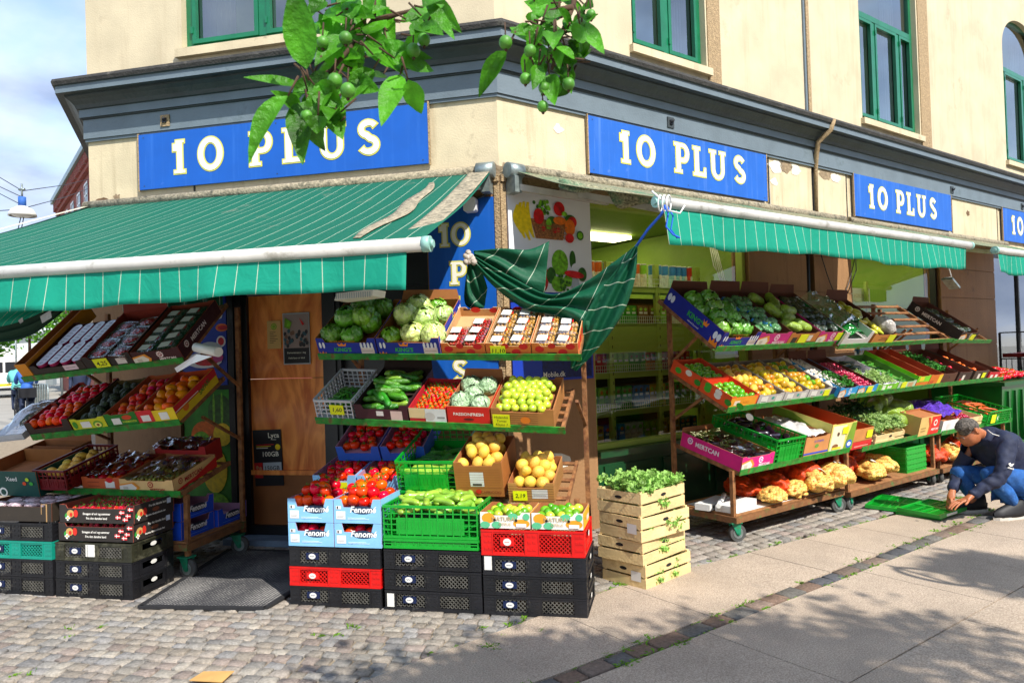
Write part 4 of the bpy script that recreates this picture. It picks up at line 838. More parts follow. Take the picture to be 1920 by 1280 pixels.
# ================================================================ the street on the left
brick = mat('red_brick', '#8c3223', .85)
N, L, bs = nodes_of(brick); tc = N.new('ShaderNodeTexCoord'); br = N.new('ShaderNodeTexBrick'); br.inputs['Scale'].default_value = 4; br.inputs['Color1'].default_value = (.30, .055, .035, 1); br.inputs['Color2'].default_value = (.20, .04, .03, 1); br.inputs['Mortar'].default_value = (.3, .2, .15, 1); br.inputs['Mortar Size'].default_value = .012
mp = N.new('ShaderNodeMapping'); mp.inputs['Rotation'].default_value = (rad(90), 0, 0); L.new(tc.outputs['Object'], mp.inputs[0]); L.new(mp.outputs[0], br.inputs[0]); L.new(br.outputs[0], bs.inputs['Base Color'])
FR = frame(-14.0, 27.0, -5.8, 7.5)           # x along the facade away from the viewer (wall faces the street)
def row_house(name, label, F, x0, x1, hgt, wallm, wins, trim, rows=4, depth=9, sgn=1, roofm=None):
    t = thing(name, label, 'building', F)
    b = MB(); b.box(x0, 0 if sgn > 0 else -depth, 0, x1, depth if sgn > 0 else 0, hgt, 0); b.build('wall', wallm, t)
    y = -.06 * sgn
    b = MB(); o_ = lambda a, c: (min(a, c), max(a, c))
    a, c = o_(-.45 * sgn, .02); b.box(x0 - .2, a, hgt - .25, x1 + .2, c, hgt + .05, 0); a, c = o_(-.2 * sgn, .02); b.box(x0, a, hgt - 1.0, x1, c, hgt - .27, 1)
    for k in range(int((x1 - x0) / .35)): a, c = o_(-.33 * sgn, -.2 * sgn); b.box(x0 + k * .35, a, hgt - .8, x0 + k * .35 + .17, c, hgt - .27, 1)
    a, c = o_(-.1 * sgn, 0); b.box(x0, a, hgt * .3, x1, c, hgt * .3 + .3, 2)
    b.build('cornice', [MATS['galvanised'], wallm, trim], t)
    n_ = max(1, int((x1 - x0) / wins)); st = (x1 - x0) / n_
    for i in range(n_):
        for j in range(rows):
            zz = .9 + j * (hgt - 1.2) / rows; xx = x0 + (i + .5) * st; hh = (hgt - 1.2) / rows * .62; f = MB(); a, c = o_(-.05 * sgn, .04)
            f.box(xx - .6, a, zz, xx - .5, c, zz + hh, 0); f.box(xx + .5, a, zz, xx + .6, c, zz + hh, 0); f.box(xx - .5, a, zz, xx + .5, c, zz + .1, 0); f.box(xx - .5, a, zz + hh - .1, xx + .5, c, zz + hh, 0); f.box(xx - .04, a, zz + .1, xx + .04, c, zz + hh - .1, 0); f.box(xx - .5, a * .8, zz + hh * .62, xx - .04, c, zz + hh * .62 + .07, 0); f.box(xx + .04, a * .8, zz + hh * .62, xx + .5, c, zz + hh * .62 + .07, 0)
            w_ = f.build('window', white, t); g_ = MB(); a, c = o_(-.02 * sgn, .0); g_.box(xx - .5, a, zz + .1, xx + .5, c, zz + hh - .1, 0); g_.build('pane', mat('far_pane', '#39424c', .15), w_)
    b = MB(); d_ = depth * sgn; b.add([(x0 - .2, -.4 * sgn, hgt + .05), (x1 + .2, -.4 * sgn, hgt + .05), (x1 + .2, d_ / 2, hgt + 3.2), (x0 - .2, d_ / 2, hgt + 3.2), (x0 - .2, d_, hgt + .05), (x1 + .2, d_, hgt + .05)], [(0, 1, 2, 3), (3, 2, 5, 4), (0, 3, 4), (1, 5, 2)]); b.build('roof', roofm or lead, t)
    b = MB()
    for i in range(3): b.box(x0 + (i + .5) * (x1 - x0) / 3, d_ * .3 - .4, hgt + 1, x0 + (i + .5) * (x1 - x0) / 3 + .8, d_ * .3 + .4, hgt + 4, 0)
    b.build('chimney', wallm, t); b = MB(); b.tube([(x1 - .2, -.3 * sgn, hgt), (x1 - .2, -.12 * sgn, hgt - 1), (x1 - .2, -.12 * sgn, .2)], .06, 6); b.build('downpipe', MATS['galvanised'], t)
    return t
row_house('brick_house', 'red brick apartment house with pale windows far down the side street', FR, 0, 24.5, 12.2, brick, 2.6, cream2, 4, 9, -1)
ob = frame((CC + nB * 23 - dB * 16).x, (CC + nB * 23 - dB * 16).y, dB.x, dB.y)
row_house('opposite_house', 'red brick house across the street, seen mirrored in the windows', ob, 0, 22, 11, brick, 3.2, cream2, 4, 8, -1)
row_house('opposite_stucco_house', 'yellow stucco house across the street, seen mirrored in the windows', ob, 22.4, 48, 12, cream, 3.4, white, 4, 8, -1)
# trees and things down the street
lg = mat('street_leaf', '#5f9a1e', .6, var=.5, vs=2, trans=.35)
tree((-33.5, 50, 0), 5, (-33.5, 50, 5.0), 'bright green tree down the side street, behind the cyclists', 31, 5200, 3.3, lg, .34, 'trees down the side street')
tree((-40.5, 54, 0), 5, (-40, 54, 4.2), 'bright green tree at the left edge, behind the white van', 32, 3600, 3.0, lg, .36, 'trees down the side street')
tree((-25.5, 44, 0), 4, (-25.8, 44, 3.8), 'green tree by the red brick house down the side street', 33, 3000, 2.2, lg, .3, 'trees down the side street')
b = MB(); b.box(-62, 60, 3.6, -24, 61, 4.4, 0)
for k in range(6): b.box(-60 + k * 7, 60.1, 0, -59.4 + k * 7, 60.6, 3.6, 0)
for k in range(70): b.box(-61.8 + k * .54, 60.02, 4.4, -61.7 + k * .54, 60.1, 5.4, 0)
tag(b.build('footbridge', mat('bridge_grey', '#7c8486', .7)), 'long grey bridge crossing behind the street trees', 'bridge')
# white van
t = thing('parked_van', 'white van seen from behind at the left edge of the street', 'van', T3(-26.7, 37.8, 0) @ RZ(35))
b = MB(); b.prism([(-.95, .35), (.95, .35), (.97, 1.2), (.9, 1.95), (.8, 2.12), (-.8, 2.12), (-.9, 1.95), (-.97, 1.2)], 0, 3.6, 0, 0, 0)
b.add([(-.95, 3.6, .35), (.95, 3.6, .35), (.9, 3.6, 1.95), (-.9, 3.6, 1.95), (-.9, 4.9, .4), (.9, 4.9, .4), (.85, 4.7, 1.1), (-.85, 4.7, 1.1)], [(0, 1, 5, 4), (1, 2, 6, 5), (2, 3, 7, 6), (3, 0, 4, 7), (4, 5, 6, 7)], 0); b.build('body', white, t)
b = MB(); b.box(-.75, -.02, 1.3, -.05, .0, 1.85); b.box(.05, -.02, 1.3, .75, .0, 1.85); b.build('rear_window', pm[9], t)
b = MB(); b.box(-.3, -.02, .6, .3, 0, .72); b.build('number_plate', pm[2], t); b = MB(); b.box(-.95, -.08, .35, .95, 0, .5); b.build('bumper', pm[9], t)
for x in (-.93, .82): b = MB(); b.box(x, -.02, .8, x + .1, .0, 1.3); b.build('tail_light', pm[3], t)
for x in (-.85, .7):
    for y in (.8, 3.9): b = MB(); b.tube([(x, y, .32), (x + .15, y, .32)], .32, 16); b.build('wheel', pm[9], t)
def simple_person(M, label, coat, legs, hair, pose='walk', group=None, k=1):
    """far figure grown with a skin modifier: one body mesh"""
    vs = {'pel': (0, 0, .95), 'ch': (0, -.04, 1.3), 'nk': (0, -.05, 1.48), 'hd': (0, -.06, 1.62), 'ht': (0, -.06, 1.74), 'sl': (.17, -.04, 1.42), 'el': (.22, 0, 1.15), 'hl': (.2, -.15, .95), 'sr': (-.17, -.04, 1.42), 'er': (-.22, 0, 1.15), 'hr': (-.2, -.15, .95),
          'kl': (.1, -.12, .5), 'fl': (.1, .02, .08), 'tl': (.1, -.12, .05), 'kr': (-.1, .05, .5), 'fr': (-.1, .2, .1), 'tr': (-.1, .06, .05)}
    if pose == 'ride': vs.update(pel=(0, .1, 1.0), ch=(0, -.12, 1.3), nk=(0, -.2, 1.46), hd=(0, -.24, 1.6), ht=(0, -.25, 1.72), sl=(.17, -.15, 1.4), sr=(-.17, -.15, 1.4), el=(.24, -.3, 1.2), er=(-.24, -.3, 1.2), hl=(.22, -.52, 1.1), hr=(-.22, -.52, 1.1), kl=(.1, -.22, .75), fl=(.1, -.1, .35), tl=(.1, -.24, .32), kr=(-.1, -.1, .55), fr=(-.1, .08, .2), tr=(-.1, -.06, .16))
    rd = dict(pel=.15, ch=.17, nk=.06, hd=.095, ht=.07, sl=.075, el=.055, hl=.04, sr=.075, er=.055, hr=.04, kl=.075, fl=.05, tl=.04, kr=.075, fr=.05, tr=.04)
    ks = list(vs); E_ = [('pel', 'ch'), ('ch', 'nk'), ('nk', 'hd'), ('hd', 'ht'), ('ch', 'sl'), ('sl', 'el'), ('el', 'hl'), ('ch', 'sr'), ('sr', 'er'), ('er', 'hr'), ('pel', 'kl'), ('kl', 'fl'), ('fl', 'tl'), ('pel', 'kr'), ('kr', 'fr'), ('fr', 'tr')]
    me = bpy.data.meshes.new('body'); me.from_pydata([vs[q] for q in ks], [(ks.index(a), ks.index(c)) for a, c in E_], [])
    t = thing('person', label, 'person', M, group); o = obj('body', me, t); s_ = o.modifiers.new('skin', 'SKIN'); 
    for i, q in enumerate(ks): me.skin_vertices[0].data[i].radius = (rd[q] * k, rd[q] * k * .85)
    me.skin_vertices[0].data[0].use_root = True; o.modifiers.new('sub', 'SUBSURF').levels = 1
    dg = bpy.context.evaluated_depsgraph_get(); m2 = bpy.data.meshes.new_from_object(o.evaluated_get(dg)); bpy.data.objects.remove(o)
    m2.materials.clear(); m2.name = 'body'
    for m in (coat, legs, mat('skin_far', '#b98260', .6), hair): m2.materials.append(m)
    for p in m2.polygons:
        z = p.center.z; p.material_index = 0 if .92 < z < 1.5 else (1 if z <= .92 else (3 if z > 1.66 or p.center.y > vs['hd'][1] + .02 else 2)); p.use_smooth = True
    obj('body', m2, t); return t
navy = mat('navy_cloth', '#1b2742', .8); tealc = mat('teal_jacket', '#5fb0a8', .7); bluc = mat('blue_jacket', '#2b5fae', .7); hairm = mat('dark_hair', '#2a2018', .8)
def bike(M, label, box=False):
    t = thing('bicycle', label, 'bicycle', M, 'bicycles on the side street')
    for y in (-.52, .52):
        b = MB(); b.tube([(0, y + .34 * math.cos(a), .35 + .34 * math.sin(a)) for a in [2 * PI * k / 20 for k in range(21)]], .02, 6, caps=False)
        for k in range(8): b.tube([(0, y, .35), (0, y + .33 * math.cos(k * PI / 4), .35 + .33 * math.sin(k * PI / 4))], .003, 4)
        b.build('wheel', pm[9], t)
    b = MB()
    for p, q in (((0, .52, .35), (0, .1, .3)), ((0, .1, .3), (0, -.38, .8)), ((0, .1, .3), (0, .2, .9)), ((0, .2, .8), (0, -.36, .85)), ((0, -.52, .35), (0, -.36, .9)), ((0, .52, .35), (0, .2, .8))): b.tube([p, q], .018, 6)
    b.build('frame', pm[9], t); b = MB(); b.ball((0, .22, .95), (.09, .14, .04)); b.build('saddle', pm[9], t)
    b = MB(); b.tube([(-.28, -.3, 1.05), (0, -.38, 1.08), (.28, -.3, 1.05)], .015, 6); b.tube([(0, -.38, 1.08), (0, -.36, .9)], .015, 6); b.build('handlebar', pm[9], t)
    if box: b = MB(); b.box(-.2, .35, .75, .2, .7, 1.0); b.build('basket', pm[9], t)
b1 = T3(-13.1, 19.4, 0) @ RZ(-145); bike(b1, 'dark bicycle with rear basket ridden by the cyclist in blue', True); simple_person(b1, 'cyclist in blue jacket riding away down the side street', bluc, navy, hairm, 'ride', None, 1.1)
b1 = T3(-14.6, 21.2, 0) @ RZ(-150); bike(b1, 'dark bicycle ridden by the cyclist in pale teal'); simple_person(b1, 'cyclist in pale teal jacket riding beside the one in blue', tealc, navy, hairm, 'ride', None, 1.1)
simple_person(T3(-11.6, 19.3, 0) @ RZ(20), 'pedestrian in dark coat walking under the top box of the left rack', navy, mat('black_cloth', '#15161a', .8), mat('fair_hair', '#8a5a30', .8), 'walk', None, 1.1)
for k, (x, y, c) in enumerate(((-19.5, 33, 'grey'), (-20.8, 34, 'red'), (-24.5, 36, 'black'))):
    simple_person(T3(x, y, 0) @ RZ(40 * k), 'distant pedestrian in a %s coat down the side street' % c, mat(c + '_coat', {'grey': '#6c7078', 'red': '#9c3a34', 'black': '#1c1c20'}[c], .8), navy, hairm)
t = thing('bicycle_rack', 'row of thin metal railings on the far pavement of the side street', 'railing', T3(-15.5, 24, 0) @ RZ(130))
b = MB()
for k in range(9): b.tube([(k * .6, 0, 0), (k * .6, 0, .8), (k * .6 + .1, 0, .95), (k * .6 + .4, 0, .95), (k * .6 + .5, 0, .8), (k * .6 + .5, 0, 0)], .025, 6)
b.build('hoops', MATS['galvanised'], t)
t = thing('traffic_sign', 'round red and white traffic sign on a grey pole by the van', 'sign', T3(-25.5, 37.0, 0) @ RZ(35))
b = MB(); b.tube([(0, 0, 0), (0, 0, 4.5)], .04, 8); b.build('pole', MATS['galvanised'], t)
b = MB(); b.disc((0, -.05, 4.25), .26, .26, 0, 24); b.disc((0, -.055, 4.25), .2, .2, 1, 24); b.beam((-.14, -.06, 4.39), (.14, -.06, 4.11), .04, .005, 0); b.box(-.2, -.055, 3.7, .2, -.04, 3.9, 1); b.build('plate', [pm[3], pm[0]], t)
for k, (x, y) in enumerate(((-23.8, 38), (-22.0, 40))):
    b = MB(); b.tube([(0, 0, 0), (0, 0, 3.4)], [.06, .04], 8); b.ball((0, 0, 3.5), .16); single('lamp_post', b.mesh('lamp_post', MATS['bridge_grey']), ('slim grey post just right of the round traffic sign', 'slim grey post between the trees and the brick house')[k], 'post', T3(x, y, 0), 'posts down the side street')
# lamp hung on wires
L0 = P(42, 400, 15); t = thing('street_lamp', 'white dome street lamp hanging on wires against the sky', 'lamp', T3(*L0))
b = MB(); prof = [(.03, .16), (.08, .15), (.2, .08), (.25, .0), (.26, -.06), (.24, -.06)]
b.grid(lambda u, v: (lambda r: (r[0] * math.cos(2 * PI * u), r[0] * math.sin(2 * PI * u), r[1]))(prof[min(int(round(v * 5)), 5)]), 20, 5, 0, True, None, True); b.build('shade', white, t)
b = MB(); b.tube([(0, 0, .15), (0, 0, .34)], .075, 10); b.build('housing', bluc, t); b = MB(); b.tube([(0, 0, .3), (0, 0, .62)], .02, 6); b.tube([(-.06, 0, .5), (.06, 0, .5)], .03, 6); b.build('hanger', MATS['galvanised'], t)
b = MB(); b.ball((0, 0, -.03), (.2, .2, .06)); b.build('glass', mat('lamp_glass', '#dfe3e6', .2), t)
wire = mat('wire', '#3c4248', .6)
for k, pts in enumerate(([(42, 358, 15), (-60, 290, 18)], [(42, 370, 15), (-60, 315, 18)], [(42, 385, 15), (-60, 325, 17)], [(42, 358, 15), (170, 335, 26)], [(42, 391, 15), (170, 352, 26)], [(42, 392, 15), (-60, 392, 18)], [(42, 395, 15), (22, 470, 15)], [(45, 405, 15), (30, 470, 15)])):
    a, c = P(*pts[0]), P(*pts[1]); b = MB(); b.tube([a, a.lerp(c, .5) - Vector((0, 0, .05)), c], .010, 5)
    tag(b.build('overhead_wire', wire), ('upper wire from the hanging lamp to the left edge', 'second wire from the hanging lamp to the left edge', 'third wire from the hanging lamp to the left edge', 'thin wire from the hanging lamp towards the brick house', 'lower thin wire towards the brick house', 'level wire from the hanging lamp to the left edge', 'left stay below the hanging lamp', 'right stay below the hanging lamp')[k], 'wire', 'wires holding the hanging lamp')

q = shade(1735, 1078, 2.6); t = thing('hoop_sign', 'thin hoop on a pole beside the photographer whose shadow lies on the pavement', 'sign', T3(q.x, q.y, 0))
b = MB(); b.tube([(0, 0, 0), (0, 0, 2.3)], .022, 8); b.build('pole', MATS['galvanised'], t)
b = MB(); b.tube([(.12 * math.cos(a), .04 * math.sin(a), 2.55 + .2 * math.sin(a)) for a in [2 * PI * k / 24 for k in range(25)]], .022, 6); b.tube([(-.08, 0, 2.34), (.02, 0, 2.88)], .015, 5); b.build('hoop', MATS['galvanised'], t)
# ================================================================ racks and carts
rust = mat('rusty_steel', '#8e6038', .7, var=.4, vs=18, bump=.3, bs=60, dirt=('#5a2c16', .8), ds=12, dthr=.5)
grn = mat('worn_green_paint', '#1f8028', .5, var=.45, vs=14, bump=.3, bs=50, dirt=('#6e4a2a', .95), ds=16, dthr=.53); wfr = mat('worn_rusty_frame', '#7a5230', .6, var=.3, vs=14, bump=.3, bs=60, dirt=('#2f7a3c', .9), ds=11, dthr=.55)
woodr = mat('rack_wood', '#9a6c42', .8, var=.3, vs=14, bump=.3, bs=50)
rubber = mat('grey_rubber', '#4a4a48', .8, var=.2, vs=20); teelp = mat('caster_teal', '#17805c', .45, var=.3, vs=20, dirt=('#5a3a24', .8), ds=30, dthr=.55)
def caster(t, F, x, n, turn=20, r=.068):
    M = F @ T3(x, -n, 0) @ RZ(turn)
    M = t.matrix_basis.inverted() @ M
    c = MB(); c.box(-.045, -.045, .145, .045, .045, .155, 0); c.prism([(-.04, .145), (.04, .145), (.035, .06), (.02, .05), (.005, .06)], -.032, -.026, 0, 0, 0); c.prism([(-.04, .145), (.04, .145), (.035, .06), (.02, .05), (.005, .06)], .026, .032, 0, 0, 0); c.tube([(.02, -.036, r), (.02, .036, r)], .01, 8)
    o = c.build('caster', teelp, t, M)
    w_ = MB(); w_.tube([(.02, -.02, r), (.02, .02, r)], r, 20, 0); w_.tube([(.02, -.023, r), (.02, .023, r)], r * .62, 16, 1); w_.tube([(.02, -.025, r), (.02, .025, r)], r * .3, 12, 2); w_.build('wheel', [rubber, MATS['galvanised'], teelp], o)
def shelf(t, F, tr, slats=6, rail=grn, wood=False):
    x0, nf, zf, nb, zb, x1, zf1 = tr; T = trayM(F, x0, nf, zf, nb, zb, x1, zf1); W = x1 - x0; L_ = math.hypot(nf - nb, zb - zf)
    M = t.matrix_basis.inverted() @ T
    b = MB()
    for k in range(slats): y = .03 + (L_ - .06) * k / (slats - 1); b.box(.02, y - .018, -.014, W - .02, y + .018, -.002, 0)
    b.box(0, 0, -.03, .02, L_, .002, 0); b.box(W - .02, 0, -.03, W, L_, .002, 0)
    s_ = b.build('shelf', rust, t, M)
    r = MB(); r.box(-.012, -.008, -.022, W + .012, -.001, .026, 0); r.box(-.012, -.001, -.022, W + .012, .02, -.016, 0); r.build('front_rail', rail, s_)
    return T
def post(t, M, pts, w_=.032, m=None, nm='post'):
    I = t.matrix_basis.inverted()
    for p, q in pts: b = MB(); b.beam(I @ (M @ Vector(p)), I @ (M @ Vector(q)), w_, w_); b.build(nm, m or rust, t)
def rack(F, label, x0, x1, nf, nb, trays, top=1.95, ztop_front=.55, base=.2, cast=True, deck=True, grp='produce racks', name='display_rack'):
    t = thing(name, label, 'rack', F @ T3(x0, -nf, 0), grp); z0 = .16 if cast else 0
    post(t, F, [((x0 + .03, -nb, z0), (x0 + .03, -nb, top)), ((x1 - .03, -nb, z0), (x1 - .03, -nb, top)), ((x0 + .03, -nf + .05, z0), (x0 + .03, -nf + .05, ztop_front)), ((x1 - .03, -nf + .05, z0), (x1 - .03, -nf + .05, ztop_front))])
    out = [shelf(t, F, tr) for tr in trays]
    for tr in trays[:-1]:                       # slanted brackets under the upper shelves
        for x in (x0 + .03, x1 - .03): post(t, F, [((x, -nb, tr[2] - .12), (x, -(tr[1] * .6 + nb * .4), tr[2] + (tr[4] - tr[2]) * .35))], .02, rust, 'bracket')
    if deck:
        I = t.matrix_basis.inverted(); b = MB()
        for q in ((x0, -nf, base - .045, x1, -nf + .035, base), (x0, -nb - .035, base - .05, x1, -nb, base), (x0, -nf + .035, base - .05, x0 + .035, -nb - .035, base), (x1 - .035, -nf + .035, base - .05, x1, -nb - .035, base)): b.box(*q, 0, I @ F)
        b.build('base_frame', wfr, t)
        b = MB(); b.box(x0 + .03, -nf + .03, base + .001, x1 - .03, -nb - .02, base + .014, 0, I @ F); b.build('deck', woodr, t)
    if cast:
        for x in (x0 + .05, x1 - .05):
            for n_ in (nf - .06, nb + .05): caster(t, F, x, n_, R.uniform(-40, 60))
    return out
TC1, TC2, TC3 = rack(FA, 'rusty green rack in the centre, right of the plywood door', -1.08, .70, 1.02, .38, [(-1.08, .98, 1.56, .52, 1.84, .72, 1.50), (-1.05, 1.10, 1.13, .6, 1.36, .62, 1.05), (-1.05, 1.08, .58, .5, .80, .62, .55)], 1.85, .6, cast=False, deck=False)
TL1, TL2, TL3 = rack(FA, 'rusty green rack at the left, in front of the melon poster', -3.42, -2.12, 1.05, .32, [(-3.43, 1.10, 1.46, .52, 1.90, -2.07, 1.565), (-3.34, 1.12, 1.03, .55, 1.33, -2.10, 1.13), (-3.42, 1.10, .64, .5, .78, -2.13, .62)], 1.98, .6, .25)
TB1, TB2, TB3 = rack(FB, 'nearest wheeled cart on the long wall, with yellow sacks on its deck', 1.38, 2.95, 1.10, .46, [(1.27, 1.05, 1.52, .48, 1.95, 2.92, 1.53), (1.37, 1.06, 1.04, .48, 1.34, 2.96, 1.05), (1.42, 1.12, .55, .48, .72, 3.0, .56)], 1.95, .56, .2)
TD1, TD2, TD3 = rack(FB, 'middle wheeled cart on the long wall, its top shelf half empty', 3.02, 4.78, 1.12, .5, [(2.98, 1.08, 1.50, .5, 1.93, 5.3, 1.52), (3.1, 1.10, 1.04, .5, 1.34, 4.74, 1.05), (3.24, 1.12, .54, .5, .70, 4.82, .56)], 1.95, .56, .17)
TE1, TE2, TE3 = rack(FB, 'farthest wheeled cart on the long wall, partly behind the crouching man', 4.86, 6.62, 1.12, .5, [(5.31, 1.08, 1.51, .5, 1.92, 6.3, 1.49), (4.78, 1.10, 1.05, .5, 1.34, 6.55, 1.04), (4.86, 1.12, .54, .5, .70, 6.70, .53)], 1.9, .56, .16)
# ================================================================ produce
def pm_(name, col, **k): return mat(name, col, **k)
red = pm_('tomato_red', '#dc1606', rough=.25, spec=.3, coat=.15, orand=.25, hue=.012); orr = pm_('tomato_orange', '#f24206', rough=.25, spec=.3, coat=.15, orand=.2, hue=.02); stem = pm_('stem_green', '#3f7a16', rough=.6)
lemon_m = pm_('lemon_yellow', '#efc24a', rough=.5, coat=.1, bump=.3, bs=160, orand=.12, hue=.015); orange_m = pm_('orange_peel', '#ef7206', rough=.4, coat=.2, bump=.35, bs=170, orand=.15, hue=.012)
lime_m = pm_('lime_green', '#5fa414', rough=.35, coat=.3, var=.2, vs=25, orand=.25, hue=.02); plum_m = pm_('plum_green', '#b7cc3a', rough=.3, coat=.4, var=.12, vs=20, orand=.12, hue=.02)
avo_m = pm_('avocado_green', '#24330c', rough=.5, coat=.25, bump=.7, bs=120, var=.5, vs=40, orand=.4); peach_m = pm_('nectarine_red', '#d23a14', rough=.4, spec=.3, coat=.1, var=.7, vs=22, orand=.3, hue=.035); mango_m = pm_('mango_orange', '#f0780a', rough=.4, spec=.3, coat=.1, var=.35, vs=14, orand=.2, hue=.03)
mangog = pm_('mango_yellow', '#c99c12', rough=.4, coat=.2, var=.3, vs=16, orand=.3, hue=.045); cuc_m = pm_('cucumber_green', '#3f8a1c', rough=.35, coat=.4, var=.4, vs=18, bump=.5, bs=90, orand=.35, hue=.02); zuc_m = pm_('zucchini_green', '#1c3f12', rough=.35, coat=.4, var=.5, vs=30, orand=.4)
let_m = pm_('lettuce_green', '#6cae24', rough=.3, coat=.9, var=.45, vs=16, dirt=('#d5e2bc', .5), ds=24, dthr=.55, bump=.8, bs=26, orand=.2, hue=.015, det=8); let2_m = pm_('cabbage_pale', '#c2d878', rough=.3, coat=.9, var=.35, vs=20, dirt=('#eef2e0', .6), ds=24, dthr=.53, bump=.9, bs=26, orand=.2, hue=.02, det=8)  # pale blotches paint the glare of the plastic film round the heads
herb_m = pm_('herb_green', '#2f7a18', rough=.6, var=.6, vs=30, orand=.3, trans=.25); herbd_m = pm_('herb_dark', '#173f12', rough=.6, var=.6, vs=30, trans=.2); celery_m = pm_('celery_leaf', '#9cc862', rough=.6, var=.55, vs=20, orand=.2, trans=.25); pale_m = pm_('pale_herb', '#a9c676', rough=.6, var=.4, vs=24, trans=.25)
garlic_m = pm_('garlic_white', '#d8cfc2', rough=.5, var=.15, vs=30, orand=.15); purp_m = pm_('aubergine', '#1d0d1c', rough=.15, coat=.8, orand=.3); carrot_m = pm_('carrot', '#d85a14', rough=.5, orand=.2); straw_m = pm_('strawberry_red', '#cc1310', rough=.25, coat=.5, bump=.9, bs=170, orand=.25, hue=.012)
broc_m = pm_('broccoli_wrap', '#4f8a50', rough=.25, coat=1, var=.5, vs=40, bump=1, bs=60, orand=.2); banana_m = pm_('banana_yellow', '#d8b022', rough=.45, var=.25, vs=20); radish_m = pm_('radish', '#b8234a', rough=.35, coat=.4, orand=.3); melon_m = pm_('melon_skin', '#7d9a24', rough=.5, coat=.5, var=.4, vs=14, bump=.6, bs=60, orand=.25)
def var3(fn): return [fn(random.Random(100 + k)) for k in range(3)]
def fruit(rx, rz, m, nm, dim=.0, point=0, m2=None, cal=0, nu=14, nv=9):
    def mk(rr):
        b = MB(); ph = rr.uniform(0, 6)
        def fn(d, u, v):
            k = 1 - dim * math.exp(-((1 - abs(d.z)) * 9)) * (1 if d.z > 0 else .4)
            if point: k += point * (math.exp(-((1 - d.z) * 14)) + .5 * math.exp(-((1 + d.z) * 14)))
            return k * (1 + .02 * math.sin(3 * 2 * PI * u + ph))
        b.ball((0, 0, 0), (rx, rx * rr.uniform(.94, 1.04), rz), nu, nv, 0, fn)
        if cal:
            for k in range(5):
                a = 2 * PI * k / 5 + ph; c, s_ = math.cos(a), math.sin(a); z = rz * (1 - dim * .8); L_ = cal
                b.add([(-s_ * .003, c * .003, z), (c * L_ * .55 - s_ * .0035, s_ * L_ * .55 + c * .0035, z + .002), (c * L_, s_ * L_, z - .004 + rr.uniform(-.003, .006)), (c * L_ * .55 + s_ * .0035, s_ * L_ * .55 - c * .0035, z + .002), (s_ * .003, -c * .003, z)], [(0, 1, 2, 3, 4)], 1)
            b.tube([(0, 0, z - .003), (.003, 0, z + .009), (.008, .002, z + .014)], .0022, 5, 1)
        return b.mesh(nm, [m, m2 or stem])
    return var3(mk)
def longv(L_, r, m, nm, bend=.1, taper=.55, n=9, seg=12, neck=None):
    def mk(rr):
        b = MB(); bd = rr.uniform(-bend, bend) * L_; pts = []; rs = []
        for i in range(n + 1):
            s_ = i / n; pts.append((L_ * (s_ - .5), bd * (4 * s_ * (1 - s_) - .5), 0)); e = min(s_, 1 - s_); q = math.sqrt(max(0, 1 - (1 - min(1, e / .2)) ** 2)); rs.append(max(.0015, r * (taper + (1 - taper) * q) * q * (neck(s_) if neck else 1)))
        b.tube(pts, rs, seg, 0); return b.mesh(nm, [m])
    return var3(mk)
def leafy(r, rz, m, nm, nl=16, ruf=.10, open_=.12):
    def mk(rr):
        b = MB(); b.ball((0, 0, 0), (r * .86, r * .86, rz * .86), 14, 10, 0, lambda d, u, v: 1 + .06 * noise.noise(d * 4))
        for k in range(nl):
            a0 = rr.uniform(0, 2 * PI); wd = rr.uniform(.7, 1.2); t0 = rr.uniform(-.9, -.2); t1 = rr.uniform(.6, 1.45); pz = rr.uniform(0, 9)
            def f(u, v):
                a = a0 + (u - .5) * wd * 1.7 * (1 - .25 * v); t = t0 + (t1 - t0) * v
                k_ = .90 + open_ * v * v + ruf * math.sin(u * 17 + pz) * v * v + .05 * math.sin(v * 9 + pz) + .04 * abs(u - .5) * 2
                return (math.cos(a) * math.cos(t) * r * k_, math.sin(a) * math.cos(t) * r * k_, math.sin(t) * rz * k_)
            b.grid(f, 7, 6, 0, True)
        return b.mesh(nm, [m])
    return var3(mk)
def sprig(nst, ht, sp, ls, m, nm, lv=9, sm=None, droop=.3):
    def mk(rr):
        b = MB()
        for k in range(nst):
            a = rr.uniform(0, 2 * PI); l = rr.uniform(.5, 1) * sp; hh = ht * rr.uniform(.6, 1.1); p1 = Vector((math.cos(a) * l, math.sin(a) * l, hh)); p2 = p1 + Vector((math.cos(a) * l * .4, math.sin(a) * l * .4, -hh * droop * rr.random()))
            b.tube([(0, 0, 0), tuple(p1 * .5 + Vector((0, 0, hh * .12))), tuple(p1), tuple(p2)], [.003, .0025, .002, .001], 4, 1, None, False)
            for j in range(lv):
                c = p1.lerp(p2, rr.random()) if j % 3 else p1 * rr.uniform(.5, 1); d = Vector((rr.gauss(0, 1), rr.gauss(0, 1), rr.gauss(.2, .6))).normalized(); s_ = d.orthogonal().normalized(); s_.rotate(Matrix.Rotation(rr.uniform(0, 6), 3, d)); n_ = d.cross(s_)
                L_ = ls * rr.uniform(.6, 1.3); w_ = L_ * .42
                b.add([c, c + d * L_ * .35 + s_ * w_ + n_ * w_ * .25, c + d * L_ * .62 + s_ * w_ * .45, c + d * L_ * .8 + s_ * w_ * .6 + n_ * w_ * .2, c + d * L_, c + d * L_ * .8 - s_ * w_ * .6 + n_ * w_ * .2, c + d * L_ * .62 - s_ * w_ * .45, c + d * L_ * .35 - s_ * w_ + n_ * w_ * .25], [(0, 1, 2, 6, 7)[:5], (2, 3, 4, 5, 6)], 0)
        return b.mesh(nm, [m, sm or stem])
    return var3(mk)
K = {}
